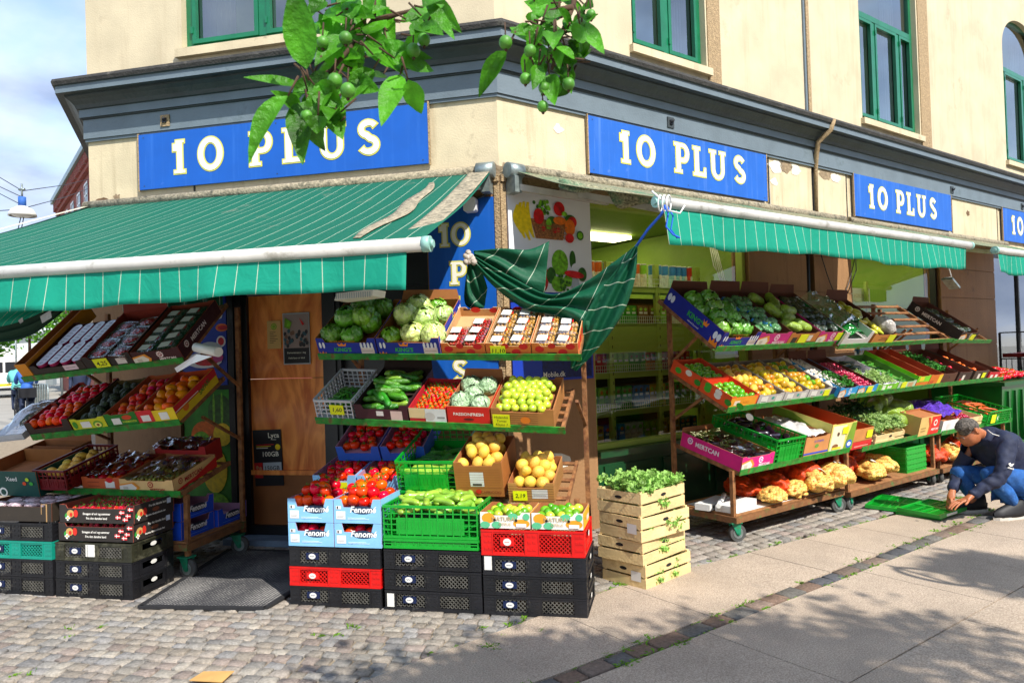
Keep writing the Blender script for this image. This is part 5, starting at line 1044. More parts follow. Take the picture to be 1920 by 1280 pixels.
K['tomato'] = fruit(.036, .030, red, 'tomato', .12, cal=.024); K['tomato_orange'] = fruit(.037, .031, orr, 'tomato', .12, cal=.026); K['tomato_plain'] = fruit(.034, .029, orr, 'tomato', .12)
K['cherry'] = fruit(.0145, .0145, orr, 'tomato', .05, nu=10, nv=7, cal=.01); K['lemon'] = fruit(.034, .041, lemon_m, 'lemon', 0, .12); K['orange'] = fruit(.038, .036, orange_m, 'orange', .04); K['grapefruit'] = fruit(.041, .039, lemon_m, 'grapefruit', .04)
K['lime'] = fruit(.027, .032, lime_m, 'lime', 0, .08); K['plum'] = fruit(.029, .029, plum_m, 'plum', .10); K['avocado'] = fruit(.034, .048, avo_m, 'avocado', 0, .10); K['nectarine'] = fruit(.033, .032, peach_m, 'nectarine', .10); K['mango'] = fruit(.038, .052, mango_m, 'mango', 0, .05)
K['yellow_mango'] = fruit(.033, .040, mangog, 'mango', 0, .04); K['garlic'] = fruit(.027, .025, garlic_m, 'garlic_bulb', .0, .25); K['strawberry'] = fruit(.017, .022, straw_m, 'strawberry', .05, .0, cal=.014, nu=10, nv=8); K['radish'] = fruit(.016, .018, radish_m, 'radish', 0, .3, nu=10, nv=7)
K['cucumber'] = longv(.17, .021, cuc_m, 'cucumber', .07, .75); K['okra'] = longv(.075, .009, cuc_m, 'okra_pod', .08, .25, 7, 7); K['zucchini'] = longv(.2, .023, zuc_m, 'zucchini', .06, .8); K['aubergine'] = longv(.17, .033, purp_m, 'aubergine', .08, .7, 10, 14, lambda s_: .65 + .5 * s_)
K['carrot'] = longv(.17, .016, carrot_m, 'carrot', .05, .3, 8, 8, lambda s_: 1.15 - .8 * s_); K['pointed_cabbage'] = longv(.2, .05, melon_m, 'pointed_cabbage', .06, .3, 10, 14, lambda s_: 1.1 - .4 * s_); K['banana'] = longv(.18, .018, banana_m, 'banana', .28, .5); K['melon'] = longv(.30, .082, melon_m, 'melon', .04, .5, 12, 18)
K['pepper'] = longv(.13, .028, mat('pepper_yellow_green', '#c8c436', .3, coat=.4, orand=.15, hue=.03), 'pepper', .15, .6, 8, 10, lambda s_: 1.2 - .7 * s_)
K['lettuce'] = leafy(.085, .075, let_m, 'lettuce'); K['cabbage'] = leafy(.088, .078, let2_m, 'lettuce', 14, .06); K['broccoli'] = leafy(.07, .07, pm_('wrapped_pale', '#a9c79c', rough=.2, coat=1, var=.45, vs=30, bump=1, bs=50), 'broccoli', 10, .05, .03); K['small_lettuce'] = leafy(.07, .062, let_m, 'lettuce', 14, .08)
K['herb'] = sprig(9, .10, .06, .03, herb_m, 'herb_bunch', 8); K['dark_herb'] = sprig(10, .14, .09, .035, herbd_m, 'herb_bunch', 9); K['celery'] = sprig(9, .10, .10, .055, celery_m, 'celery_bunch', 9); K['pale_herb'] = sprig(12, .10, .09, .036, pale_m, 'herb_bunch', 10)
def put(kind, M, label, cat, grp=None, name=None, rnd=R): return single(name or K[kind][0].name.split('.')[0], rnd.choice(K[kind]), label, cat, M, grp)
def fill(T, kind, label, cat, x0, y0, w, d, z, dx, dy, rot='any', jit=.15, sc_=(.93, 1.07), heap=0, grp=None, layers=1, skip=0, kinds=None, name=None):
    """one object per fruit, laid in staggered rows on the bed of a box"""
    grp = grp or label
    for l in range(layers):
        j = 0; y = y0 + dy / 2 + l * dy * .5
        while y < y0 + d - dy * .3 - l * dy * .4:
            x = x0 + dx / 2 + (dx / 2 if (j + l) % 2 else 0) + l * dx * .2
            while x < x0 + w - dx * .35 - l * dx * .3:
                if R.random() >= skip:
                    s_ = R.uniform(*sc_); fx, fy = (x - x0) / w, (y - y0) / d
                    zz = z + l * min(dx, dy) * .72 + heap * math.sin(PI * min(max(fx, 0), 1)) * math.sin(PI * min(max(fy, 0), 1)) + R.uniform(-.1, .12) * min(dx, dy)
                    p = T3(x + R.uniform(-jit, jit) * dx, y + R.uniform(-jit, jit) * dy, zz)
                    if rot == 'any': r = Matrix.Rotation(R.uniform(0, 6.3), 4, (R.uniform(-1, 1), R.uniform(-1, 1), R.uniform(-1, 1) + .01))
                    elif rot == 'up': r = RX(R.uniform(-35, 15)) @ RY(R.uniform(-30, 30)) @ RZ(R.uniform(0, 360))
                    elif rot == 'x': r = RZ(R.uniform(-22, 22)) @ RY(R.uniform(-8, 8)) @ RX(R.uniform(0, 360))
                    elif rot == 'y': r = RZ(90 + R.uniform(-25, 25)) @ RY(R.uniform(-10, 10)) @ RX(R.uniform(0, 360))
                    elif rot == 'xy': r = RZ(R.uniform(-75, 75)) @ RY(R.uniform(-14, 14)) @ RX(R.uniform(0, 360))
                    else: r = RZ(R.uniform(0, 360))
                    k = R.choice(kinds) if kinds else kind
                    put(k, T @ p @ r @ SC(s_), label, cat, grp, name)
                x += dx
            y += dy; j += 1
# ================================================================ boxes
CB = {}
def cb(col, kraft=False):
    k = 'card_' + col.lstrip('#')
    return mat(k, col, .6, var=.10, vs=9, dirt=('#7a6a58', .25), ds=14, dthr=.62)
kraft = mat('kraft_card', '#a8693a', .8, var=.15, vs=8); kraftd = mat('kraft_dark', '#7a3a1c', .8, var=.2, vs=8); whitec = cb('#d9d8d4'); tagm = mat('price_tag_yellow', '#e6ee10', .5); ink = mat('ink_black', '#14140f', .6); stk = mat('white_sticker', '#e4e2da', .5)
def print_side(t, f, prints, w, d, e):
    q = MB(); ms = []
    for i, pr in enumerate(prints):
        kd = pr[1]; o = .0012 + .0005 * i
        mp3 = {'f': lambda p: (p[0], -o, p[2]), 'r': lambda p: (w + o, p[0], p[2]), 'l': lambda p: (-o, d - p[0], p[2]), 'b': lambda p: (p[0], d - e - o, p[2])}[f]
        mt = cb(pr[-1]) if pr[-1].startswith('#') else MATS[pr[-1]]
        if mt not in ms: ms.append(mt)
        mi = ms.index(mt)
        if kd == 'rect': x0, z0, x1, z1 = pr[2:6]; q.add([mp3(p) for p in ((x0, 0, z0), (x1, 0, z0), (x1, 0, z1), (x0, 0, z1))], [(0, 1, 2, 3)], mi)
        elif kd == 'disc': x0, z0, rx, rz_ = pr[2:6]; q.add([mp3((x0 + rx * math.cos(a), 0, z0 + rz_ * math.sin(a))) for a in [2 * PI * k / 16 for k in range(16)]], [tuple(range(16))], mi)
        elif kd == 'poly': q.add([mp3((a, 0, c)) for a, c in pr[2]], [tuple(range(len(pr[2])))], mi)
        elif kd == 'text': s_, x0, z0, size, bold, sh = pr[2:8]; put_text(q, s_, x0, z0, size, 0, mi, bold, sh, 0, 1, mp3)
        elif kd == 'textr': s_, x0, z0, size, bold, rt_ = pr[2:8]; put_text(q, s_, x0, z0, size, 0, mi, bold, 0, rt_, 1, mp3)
    q.build({'f': 'front_print', 'r': 'side_print', 'l': 'side_print', 'b': 'back_print'}[f], ms, t)
def carton(T, x, y, w, d, h, col, label, prints=(), dip=.3, inner=None, floor=.3, z=.004, sdip=0, name='cardboard_box', cat='box', grp=None, sides='lr', tagp=None, rz=0, open_back=True, flap=0, tagtxt=''):
    """open-topped printed box, local x right, y back, z up; prints = (face, kind, ...)"""
    M = T @ T3(x, y, z) @ RZ(rz); t = thing(name, label, cat, M, grp)
    outer = cb(col) if isinstance(col, str) else col; inner = inner or kraft; e = .005; cc_ = min(.05, w * .16)
    def prof(L_, dp): return [(0, 0), (L_, 0), (L_, h), (L_ - cc_, h), (L_ - cc_ - .015, h - dp), (cc_ + .015, h - dp), (cc_, h), (0, h)] if dp > .001 else [(0, 0), (L_, 0), (L_, h), (0, h)]
    b = MB(); dp = h * dip
    b.prism(prof(w, dp), 0, e, 0, 1, 1); b.prism(prof(w, 0 if flap else dp * .6), d - e, d, 1, 1, 0)
    for xx, mf, mb in ((0, 0, 1), (w - e, 1, 0)):
        pr = prof(d - 2 * e, sdip * h); n = len(pr)
        b.add([(xx, e + a, c) for a, c in pr] + [(xx + e, e + a, c) for a, c in pr], [tuple(range(n))[::-1], tuple(range(n, 2 * n))] + [(i, (i + 1) % n, n + (i + 1) % n, n + i) for i in range(n)], [mf, mb] + [1] * n)
    b.box(e, e, .0, w - e, d - e, .004, 1)
    b.add([(e, e, h * floor), (w - e, e, h * floor), (w - e, d - e, h * floor), (e, d - e, h * floor)], [(0, 1, 2, 3)], 1)
    if flap:
        b.add([(0, d, h), (w, d, h), (w * .96, d + flap * .5, h + flap), (w * .04, d + flap * .5, h + flap)], [(0, 1, 2, 3)], 1)
    b.build('box_body', [outer, inner], t)
    if prints:
        fs_ = []
        for pr in prints:
            if pr[0] not in fs_: fs_.append(pr[0])
        for f_ in fs_: print_side(t, f_, [p for p in prints if p[0] == f_], w, d, e)
    if tagp: price(t, tagp[0], tagp[1], tagtxt, tagp[2] if len(tagp) > 2 else .07)
    return M
def price(t, x, z, s_='', wd=.07, y=-.006):
    b = MB(); b.box(x - wd / 2, y - .002, z - wd * .36, x + wd / 2, y, z + wd * .36, 0)
    if s_: put_text(b, s_, x, z, wd * .42, y - .003, 1, .01, .15)
    b.build('price_tag', [tagm, ink], t)
def gear(f, x, z, r, col):           # round emblem: ring of teeth and disc
    out = [(f, 'poly', [(x + r * (1 if k % 2 else .78) * math.cos(a), z + r * (1 if k % 2 else .78) * math.sin(a)) for k, a in [(k, 2 * PI * k / 22) for k in range(22)]], col)]
    return out
def mert(col, txt='#e9e2da', w=.42, h=.13, side='r', d=.55, bk=.03):
    """house print of one grower: name with emblem, a pale oval with text at one end"""
    o = []
    for f, L_ in (('f', w), (side, d)):
        o += gear(f, L_ * (.58 if f == 'f' else .16), h * .62, h * .26, txt); o += [(f, 'disc', L_ * (.58 if f == 'f' else .16), h * .62, h * .15, h * .15, col), (f, 'text', 'M', L_ * (.58 if f == 'f' else .16), h * .62, h * .22, .02, 0, txt)]
        o += [(f, 'text', 'MERTCAN', L_ * (.7 if f == 'f' else .45), h * (.25 if f == 'f' else .52), h * (.26 if f == 'f' else .44), .03, 0, txt)]
    o += [('f', 'poly', [(.0, 0), (.13 * w / .42, 0), (.16 * w / .42, h * .4), (.12 * w / .42, h * .8), (0, h * .62)], '#e0912c'), ('f', 'poly', [(.0, 0), (.11 * w / .42, 0), (.135 * w / .42, h * .38), (.1 * w / .42, h * .68), (0, h * .5)], '#e2dccf'), ('f', 'rect', .03, h * .2, .07, h * .45, '#c8bfae')]
    return o
# ================================================================ plastic crates
blk = mat('black_plastic', '#19191d', .45, var=.35, vs=14, bump=.12, bs=60, orand=.35, dirt=('#8a857c', .6), ds=8, dthr=.585); redp = mat('red_plastic', '#d41410', .4, var=.12, vs=10, dirt=('#8f5a50', .5), ds=12, dthr=.62); tealp = mat('teal_plastic', '#0d8c78', .45, var=.15, vs=8); grnp = mat('green_plastic', '#0a9a2a', .35, var=.1, vs=10, coat=.2)
oliv = mat('dusty_black_plastic', '#2b2b1d', .5, var=.3, vs=14, dirt=('#6d6a56', .6), ds=9, dthr=.5); badge = mat('badge_navy', '#101f45', .4); maroon = mat('maroon_plastic', '#6c0c12', .4, var=.2, vs=9); wplast = mat('white_plastic', '#c9cdd2', .35, var=.08, vs=9, trans=.15)
CR = {}; scuff = mat('scuffed_black_plastic', '#56544e', .5, var=.4, vs=20)  # lighter grey on the lattice paints sun glints on the black plastic
def lattice(b, x0, z0, x1, z1, y, p=.025, t=.0046, th=.004, mp=None, mi=0):
    for sg in (1, -1):
        k = -int((z1 - z0) / p) - 1
        while x0 + k * p < x1 + (z1 - z0):
            c = x0 + k * p; pts = []
            if sg > 0: a = max(x0, c); e = min(x1, c + (z1 - z0)); q = ((a, z0 + a - c), (e, z0 + e - c)) if e > a else None
            else: a = max(x0, c); e = min(x1, c + (z1 - z0)); q = ((a, z1 - (a - c)), (e, z1 - (e - c))) if e > a else None
            k += 1
            if not q: continue
            (ax, az), (ex, ez) = q; h_ = t * .7
            vs = [(ax - 0, y, az - h_ * sg), (ex, y, ez - h_ * sg), (ex, y, ez + h_ * sg), (ax, y, az + h_ * sg)]; vs += [(x, y + th, z) for x, _, z in vs]
            if mp: vs = [mp(v) for v in vs]
            b.add(vs, [(0, 1, 2, 3), (3, 2, 6, 7), (4, 5, 1, 0)] if sg > 0 else [(3, 2, 1, 0), (7, 6, 2, 3), (0, 1, 5, 4)], mi)
def crate_mesh(W, D, H):
    k = (W, D, H)
    if k in CR: return CR[k]
    b = MB(); l = MB(); e = .012
    def wall(L_, mp, ends):
        def bx(x0, z0, x1, z1, y0=0, y1=e):
            vs = [mp((x, y, z)) for x, y, z in ((x0, y0, z0), (x1, y0, z0), (x1, y1, z0), (x0, y1, z0), (x0, y0, z1), (x1, y0, z1), (x1, y1, z1), (x0, y1, z1))]
            b.add(vs, [(0, 3, 2, 1), (4, 5, 6, 7), (0, 1, 5, 4), (1, 2, 6, 5), (2, 3, 7, 6), (3, 0, 4, 7)])
        bx(0, H - .012, L_, H - .002, -.003, e); bx(0, .0, L_, .012, -.002, e)
        s = .072 if ends == 2 else .06; c = .042
        win = [(s, L_ / 2 - c), (L_ / 2 + c, L_ - s)] if ends == 2 else [(s, L_ - s)]
        bx(0, .012, s, H - .012, .0, e); bx(L_ - s, .012, L_, H - .012, 0, e)
        if ends == 2: bx(L_ / 2 - c, .012, L_ / 2 + c, H - .012, 0, e)
        for x in ([s, L_ - s, L_ / 2 - c, L_ / 2 + c] if ends == 2 else [s, L_ - s]): bx(x - .003, .012, x + .003, H - .012, -.004, 0)
        for x in ([.02, .045, L_ - .052, L_ - .027, L_ / 2 - .026, L_ / 2 + .004] if ends == 2 else [.015, L_ - .038]):
            for z in (H * .22, H * .5, H * .74): bx(x, z, x + .02, z + H * .1, -.0025, 0)
        for x0, x1 in win:
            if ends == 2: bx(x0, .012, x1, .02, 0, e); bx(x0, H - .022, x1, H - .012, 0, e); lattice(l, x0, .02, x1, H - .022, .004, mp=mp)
            else: bx(x0, H * .12, x1, H * .42, .004, e); bx(x0, H * .78, x1, H - .012, .002, e); bx(x0, H * .42, x0 + .03, H * .78, .004, e); bx(x1 - .03, H * .42, x1, H * .78, .004, e)
    wall(W, lambda p: (p[0], p[1], p[2]), 2); wall(W, lambda p: (W - p[0], D - p[1], p[2]), 2)
    wall(D - 2 * e, lambda p: (W - p[1], e + p[0], p[2]), 1); wall(D - 2 * e, lambda p: (p[1], D - e - p[0], p[2]), 1)
    b.box(e, e, .003, W - e, D - e, .007)
    CR[k] = (b, l); return CR[k]
CM = {}
def crate(x, y, z, m, label, M0=FA, W=.615, D=.40, H=.121, bd=1, rz=0, grp='stacked milk crates', sm=None):
    t = thing('plastic_crate', label, 'crate', M0 @ T3(x + R.uniform(-.003, .003), y + R.uniform(-.004, .004), z) @ RZ(rz + R.uniform(-.5, .5)), grp)
    b, l = crate_mesh(W, D, H); key = (W, D, H, m.name)
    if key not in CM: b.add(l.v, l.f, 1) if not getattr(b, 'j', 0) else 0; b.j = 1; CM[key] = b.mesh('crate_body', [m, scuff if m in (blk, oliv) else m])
    o = obj('crate_body', CM[key], t)
    if bd:
        q = MB(); q.box(.118, -.0055, H * .38, .202, .0035, H * .70, 0); q.disc((.16, -.007, H * .54), .024, H * .14, 1, 18)
        q.tube([(.145 + .004 * i, -.0075, H * .54 + .003 * math.sin(i * 2.1)) for i in range(8)], .0012, 4, 0)
        q.box(W + .001, .13, H * .18, W + .004, .27, H * .40, 0) if 0 else None
        q.add([(W + .003, .2 + .03 * math.cos(a), H * .64 + H * .12 * math.sin(a)) for a in [2 * PI * k / 16 for k in range(16)]], [tuple(range(16))], 1)
        q.build('badge', [badge if m not in (redp,) else redp, stk], t)
    if sm: q = MB(); q.box(*sm, 0); q.build('torn_sticker', stk, t)
    return t
X1, X2, X3 = -1.11, -.47, .155
for i, m in enumerate((blk, redp, blk)): crate(X1, -1.405, .122 * i, m, ('black plastic crate on the ground, bottom of the left column of the centre stack', 'bright red plastic crate in the middle of the left column of the centre stack', 'black plastic crate on top of the red one, under the light blue boxes')[i])
for i in range(3): crate(X2, -1.405, .124 * i, blk, ('black plastic crate on the ground with a torn white sticker in the centre stack', 'black plastic crate second from the ground in the middle column of the centre stack', 'black plastic crate right under the big green crate of cucumbers')[i], sm=(.015, -.004, .02, .06, -.001, .1) if i == 0 else None)
for i in range(3): crate(X3, -1.405, .117 * i, blk, ('black plastic crate on the ground at the right corner of the centre stack', 'black plastic crate second from the ground in the right column of the centre stack', 'black plastic crate with a worn pale corner right under the long red crate')[i], H=.116, sm=(.01, -.004, .03, .055, -.001, .11) if i == 2 else None)
crate(X3 - .005, -1.41, .352, redp, 'red plastic crate under the two lime boxes at the right of the centre stack', H=.15)
for i, m in enumerate((blk, blk, oliv)): crate(-2.815, -1.47, .122 * i, m, ('black plastic crate on the ground under the strawberry boxes at the left', 'black plastic crate second from the ground under the strawberry boxes at the left', 'dusty olive black crate with a torn white paper right under the strawberry boxes')[i], W=.60, sm=(.245, -.004, .03, .315, -.001, .11) if i == 2 else None)
for i, m in enumerate((blk, blk, tealp, blk)): crate(-3.44, -1.47, .122 * i, m, ('black plastic crate on the ground at the left edge of the photo', 'black plastic crate second from the ground at the left edge of the photo', 'teal green plastic crate in the left edge stack', 'black plastic crate above the teal one at the left edge')[i], W=.60)
# ---- generic basket-like crates with bar walls
def grid_crate(M, W, D, H, m, label, nx=10, nz=4, solid=None, name='plastic_crate', grp=None, e=.006, rim=.016, floor=True, tap=0, slots=True):
    t = thing(name, label, 'crate', M, grp); b = MB()
    def wall(L_, mp, n_):
        def bx(x0, z0, x1, z1, y0=0, y1=e):
            vs = [mp((x, y, z)) for x, y, z in ((x0, y0, z0), (x1, y0, z0), (x1, y1, z0), (x0, y1, z0), (x0, y0, z1), (x1, y0, z1), (x1, y1, z1), (x0, y1, z1))]
            b.add(vs, [(0, 3, 2, 1), (4, 5, 6, 7), (0, 1, 5, 4), (1, 2, 6, 5), (2, 3, 7, 6), (3, 0, 4, 7)])
        bx(0, H - rim, L_, H, -.006, e); bx(0, 0, L_, rim, -.003, e)
        s = e * 1.2
        for i in range(n_ + 1): x = (L_ - s) * i / n_; bx(x, rim, x + s, H - rim, -.002 if i % 2 else .0, e)
        for j in range(1, nz): z = rim + (H - 2 * rim) * j / nz; bx(s, z - s / 2, L_ - s, z + s / 2, .001, e - .001)
        if solid:
            a, c, d, f = solid; bx(L_ * a, H * d, L_ * c, H * f, .0015, e - .0015)
            if slots:
                for i in range(int(n_ * 1.6)):
                    x = L_ * (a + (c - a) * (i + .5) / int(n_ * 1.6)); bx(x - .0035, H * (d + (f - d) * .35), x + .0035, H * (d + (f - d) * .8), -.0012, .0015) 
    wall(W, lambda p: p, nx); wall(W, lambda p: (W - p[0], D - p[1], p[2]), nx)
    wall(D - 2 * e, lambda p: (W - p[1], e + p[0], p[2]), max(4, int(nx * D / W))); wall(D - 2 * e, lambda p: (p[1], D - e - p[0], p[2]), max(4, int(nx * D / W)))
    b.box(e, e, .004, W - e, D - e, .008); b.build('crate_body', m, t); return t
def wood_crate(M, W, D, H, label, n=3, mats=None, grp='pale wooden crates', name='wooden_crate', paper=0):
    t = thing(name, label, 'crate', M, grp); wm = mat('poplar_wood', '#e0c48c', .75, var=.14, vs=7, bump=.25, bs=60, dirt=('#b08a52', .4), ds=6, dthr=.58, orand=.08)
    gp = .012; sh = (H - gp * (n - 1)) / n
    for f in range(4):
        b = MB(); 
        for k in range(n):
            z0 = k * (sh + gp); j = R.uniform(-.002, .002)
            if f == 0 or f == 2:
                y0 = 0 if f == 0 else D - .006; b.box(0, y0, z0 + j, W, y0 + .006, z0 + sh + j)
            else:
                x0 = .0 if f == 1 else W - .006; b.box(x0, .0065, z0 + j, x0 + .006, D - .0065, z0 + sh + j)
        b.build(('front_slats', 'side_slats', 'back_slats', 'side_slats')[f], wm, t)
    b = MB()
    for x in (.008, W - .026):
        for y in (.008, D - .026): b.box(x, y, 0, x + .018, y + .018, H + .012)
    b.box(.008, .008, .004, W - .008, D - .008, .008); b.build('corner_posts', wm, t)
    b = MB(); b.disc((W * .5, -.0015, H - sh * .55), .03, .011, 0, 14)
    b.add([(-.0015, D * .5 + .03 * math.cos(a), H - sh * .55 + .011 * math.sin(a)) for a in [2 * PI * k / 14 for k in range(14)]], [tuple(range(14))], 0); b.build('hand_hole', dark, t)
    if paper: b = MB(); b.add([(-.002, D * .1, H * .3), (-.002, D * .32, H * .3), (-.002, D * .32, H * .72), (-.002, D * .1, H * .72)], [(0, 3, 2, 1)], 0); b.build('paper_label', stk, t)
    return t
# ================================================================ centre stack: light blue tomato boxes
lb = '#86c0ea'; bk_in = cb('#b48aa8')
def fenome(w, h, col=lb, dark_='#1c3350'):
    return [('f', 'disc', w * .62, h * .55, w * .24, h * .17, dark_), ('f', 'text', 'Fenomé', w * .62, h * .56, h * .36, .025, .25, '#f4f4f0'), ('f', 'rect', w * .05, h * .16, w * .25, h * .5, '#e8e8e6'), ('f', 'rect', w * .05, h * .58, w * .16, h * .72, '#e8e8e6'), ('f', 'rect', w * .07, h * .6, w * .1, h * .7, '#202428'),
            ('f', 'rect', w * .3, h * .17, w * .75, h * .185, '#e8eef4'), ('f', 'rect', w * .3, h * .22, w * .68, h * .235, '#e8eef4'), ('f', 'rect', w * .07, h * .24, w * .2, h * .25, '#8a8a8a'), ('f', 'rect', w * .07, h * .29, w * .22, h * .30, '#8a8a8a')]
TW = [('lower left', 0, 0), ('lower right', 1, 0), ('upper left', 0, 1), ('upper right', 1, 1)]
for nm, i, j in TW:
    M = FA @ T3(-1.112 + .317 * i, -1.405, .370 + .150 * j)
    carton(M, 0, 0, .312, .39, .148, lb, 'light blue tomato box with white script, %s of the front four' % nm, fenome(.312, .148), .34 if j else .36, bk_in, .5, z=0, name='tomato_box', grp='light blue tomato boxes')
    if j: fill(M, 'tomato', '%s tomato heaped in the %s light blue box in front' % ('red' if i == 0 else 'orange red', nm), 'tomato', .02, .02, .27, .35, .115, .064, .062, 'up', heap=.05, layers=2, sc_=(1.02, 1.2), kinds=['tomato', 'tomato', 'tomato_orange'] if i == 0 else ['tomato_orange', 'tomato_orange', 'tomato'], name='tomato')
    else: fill(M, 'tomato', 'red tomato seen through the gap of the %s light blue box' % nm, 'tomato', .04, .03, .23, .1, .09, .07, .07, 'up', name='tomato')
T = trayM(FA, -1.15, 1.0, .60, .5, .70)
for i in range(2):
    carton(T, .0 + .33 * i, .02, .315, .40, .14, lb, 'light blue tomato box of the second row, %s' % ('at the left with a yellow price tag' if i == 0 else 'beside the green crate'), (('f', 'rect', .02, .02, .07, .06, '#e8e8e6'),), .3, bk_in, .5, name='tomato_box', grp='light blue tomato boxes', tagp=(.21, .06, .09) if i == 0 else None)
    fill(T, 'tomato', '%s tomato in the %s light blue box of the second row' % (('red', 'left'), ('orange', 'right'))[i], 'tomato', .02 + .33 * i, .04, .27, .36, .11, .066, .064, 'up', heap=.02, kinds=['tomato'] if i == 0 else ['tomato_orange'], name='tomato')
T = trayM(FA, -1.10, .74, .80, .34, 1.0)
for i in range(2):
    carton(T, .02 + .34 * i, .0, .325, .42, .12, '#2a5fc8', 'blue tomato box of the back row, %s' % ('left one' if i == 0 else 'right one, beside the green crate'), (), .45, bk_in, .45, name='tomato_box', grp='blue tomato boxes of the back row')
    fill(T, 'tomato', 'deep red tomato in the %s blue box of the back row' % ('left', 'right')[i], 'tomato', .04 + .34 * i, .03, .28, .36, .09, .068, .068, 'up', heap=.01, name='tomato')
# green crates with cucumbers
g1 = FA @ T3(-.468, -1.405, .374); grid_crate(g1, .60, .41, .06, grnp, 'shallow green plastic crate under the big green crate of cucumbers', 8, 2, (.08, .92, .15, .85), grp='green plastic crates of the centre stack')
g2 = FA @ T3(-.468, -1.405, .436); grid_crate(g2, .60, .41, .20, grnp, 'big green plastic crate heaped with pale cucumbers in the centre stack', 12, 5, (.14, .86, .12, .62), grp='green plastic crates of the centre stack')
pc_ = K['cucumber']; K['pale_cucumber'] = longv(.16, .02, mat('cucumber_pale', '#8db63c', .35, coat=.4, var=.25, vs=16, orand=.15, hue=.02), 'cucumber', .12, .7)
fill(g2, 'pale_cucumber', 'pale green cucumber heaped in the big green crate', 'cucumber', .03, .03, .54, .34, .16, .11, .042, 'xy', heap=.05, layers=2, grp='pale cucumbers in the big green crate')
g3 = trayM(FA, -.49, 1.08, .645, .5, .80) ; grid_crate(g3, .40, .58, .225, grnp, 'deep green plastic crate behind the big one, nearly empty, with small cucumbers at its bottom', 8, 6, (.12, .88, .1, .6), grp='green plastic crates of the centre stack')
fill(g3, 'pale_cucumber', 'small cucumber at the bottom of the deep green crate', 'cucumber', .03, .04, .34, .26, .10, .10, .04, 'x', name='cucumber')
fill(g3, 'cucumber', 'dark cucumber in the shaded back of the deep green crate', 'cucumber', .03, .3, .34, .24, .09, .12, .045, 'xy')
# brown boxes of grapefruit and lemons
T = trayM(FA, -.085, 1.10, .63, .6, .78)
carton(T, 0, 0, .315, .42, .235, '#a4662e', 'tall brown cardboard box of yellow grapefruit on the low shelf of the centre rack', (('f', 'rect', .10, .07, .19, .17, '#d9d8d8'), ('f', 'rect', .115, .075, .175, .09, '#30302c'), ('f', 'rect', .02, .06, .30, .063, '#7a4a20'), ('f', 'disc', .15, .035, .02, .016, '#c02a14'), ('f', 'text', 'CAPRICCIO', .23, .03, .026, .01, 0, '#7a3214')) + tuple(('f', 'rect', .02, .08 + .018 * k, .30, .0815 + .018 * k, '#84501f') for k in range(7)), .1, None, .7, name='fruit_box')
fill(T, 'grapefruit', 'yellow grapefruit in the tall brown box', 'grapefruit', .02, .02, .27, .38, .20, .078, .074, 'any', heap=.03, layers=2, kinds=['grapefruit', 'grapefruit', 'lemon'], name='grapefruit')
T = trayM(FA, .26, 1.10, .595, .6, .74)
carton(T, 0, 0, .29, .40, .135, '#b98448', 'wood printed cardboard box of lemons with a 2,19 price tag', (('f', 'rect', .15, .03, .25, .09, '#d9d8d8'), ('f', 'rect', .16, .05, .24, .052, '#60605c')) + tuple(('f', 'rect', .0, .01 + .017 * k, .29, .0125 + .017 * k, '#5c3818') for k in range(7)) + tuple(('r', 'rect', .0, .01 + .017 * k, .40, .0125 + .017 * k, '#5c3818') for k in range(7)), .25, None, .55, name='fruit_box', tagp=(.075, .05, .09), tagtxt='2,19')
fill(T, 'lemon', 'yellow lemon in the wood printed box with the 2,19 tag', 'lemon', .02, .02, .25, .36, .115, .074, .068, 'any', heap=.03, layers=2, kinds=['grapefruit', 'lemon'], name='lemon')
# lime boxes on the red crate
for i in range(2):
    T = FA @ T3(.148 + .312 * i, -1.40, .505)
    carton(T, 0, 0, .303, .29, .095, '#e4e2d8', 'low printed box of limes on the red crate, %s' % ('left one' if i == 0 else 'right one with a yellow side'),
           (('f', 'disc', .05, .06, .04, .03, '#e39a1c'), ('f', 'disc', .25, .03, .05, .025, '#e39a1c'), ('f', 'disc', .10, .02, .03, .02, '#58b884'), ('f', 'disc', .2, .07, .03, .02, '#58b884'), ('f', 'disc', .03, .02, .03, .02, '#58b884'), ('f', 'disc', .28, .07, .02, .02, '#58b884'), ('f', 'text', 'NATURAL', .15, .055, .035, .01, 0, '#b9a070'), ('f', 'text', 'CITRUS', .15, .025, .022, .01, 0, '#b9a070'), ('f', 'rect', .22, .01, .28, .03, '#f0f0ee'), ('f', 'disc', .09, .05, .008, .008, '#14140f'), ('f', 'disc', .22, .05, .008, .008, '#14140f'), ('r', 'rect', 0, 0, .28, .094, '#e8ae1c'), ('r', 'disc', .08, .05, .01, .01, '#14140f'), ('r', 'rect', .15, .02, .25, .05, '#e4ddd0')), .2, None, .4, name='lime_box', grp='printed lime boxes')
    fill(T, 'lime', 'lime in the %s printed box on the red crate' % ('left', 'right')[i], 'lime', .015, .015, .275, .26, .073, .06, .058, 'xy', heap=.008, kinds=['lime', 'lime', 'plum'], name='lime')
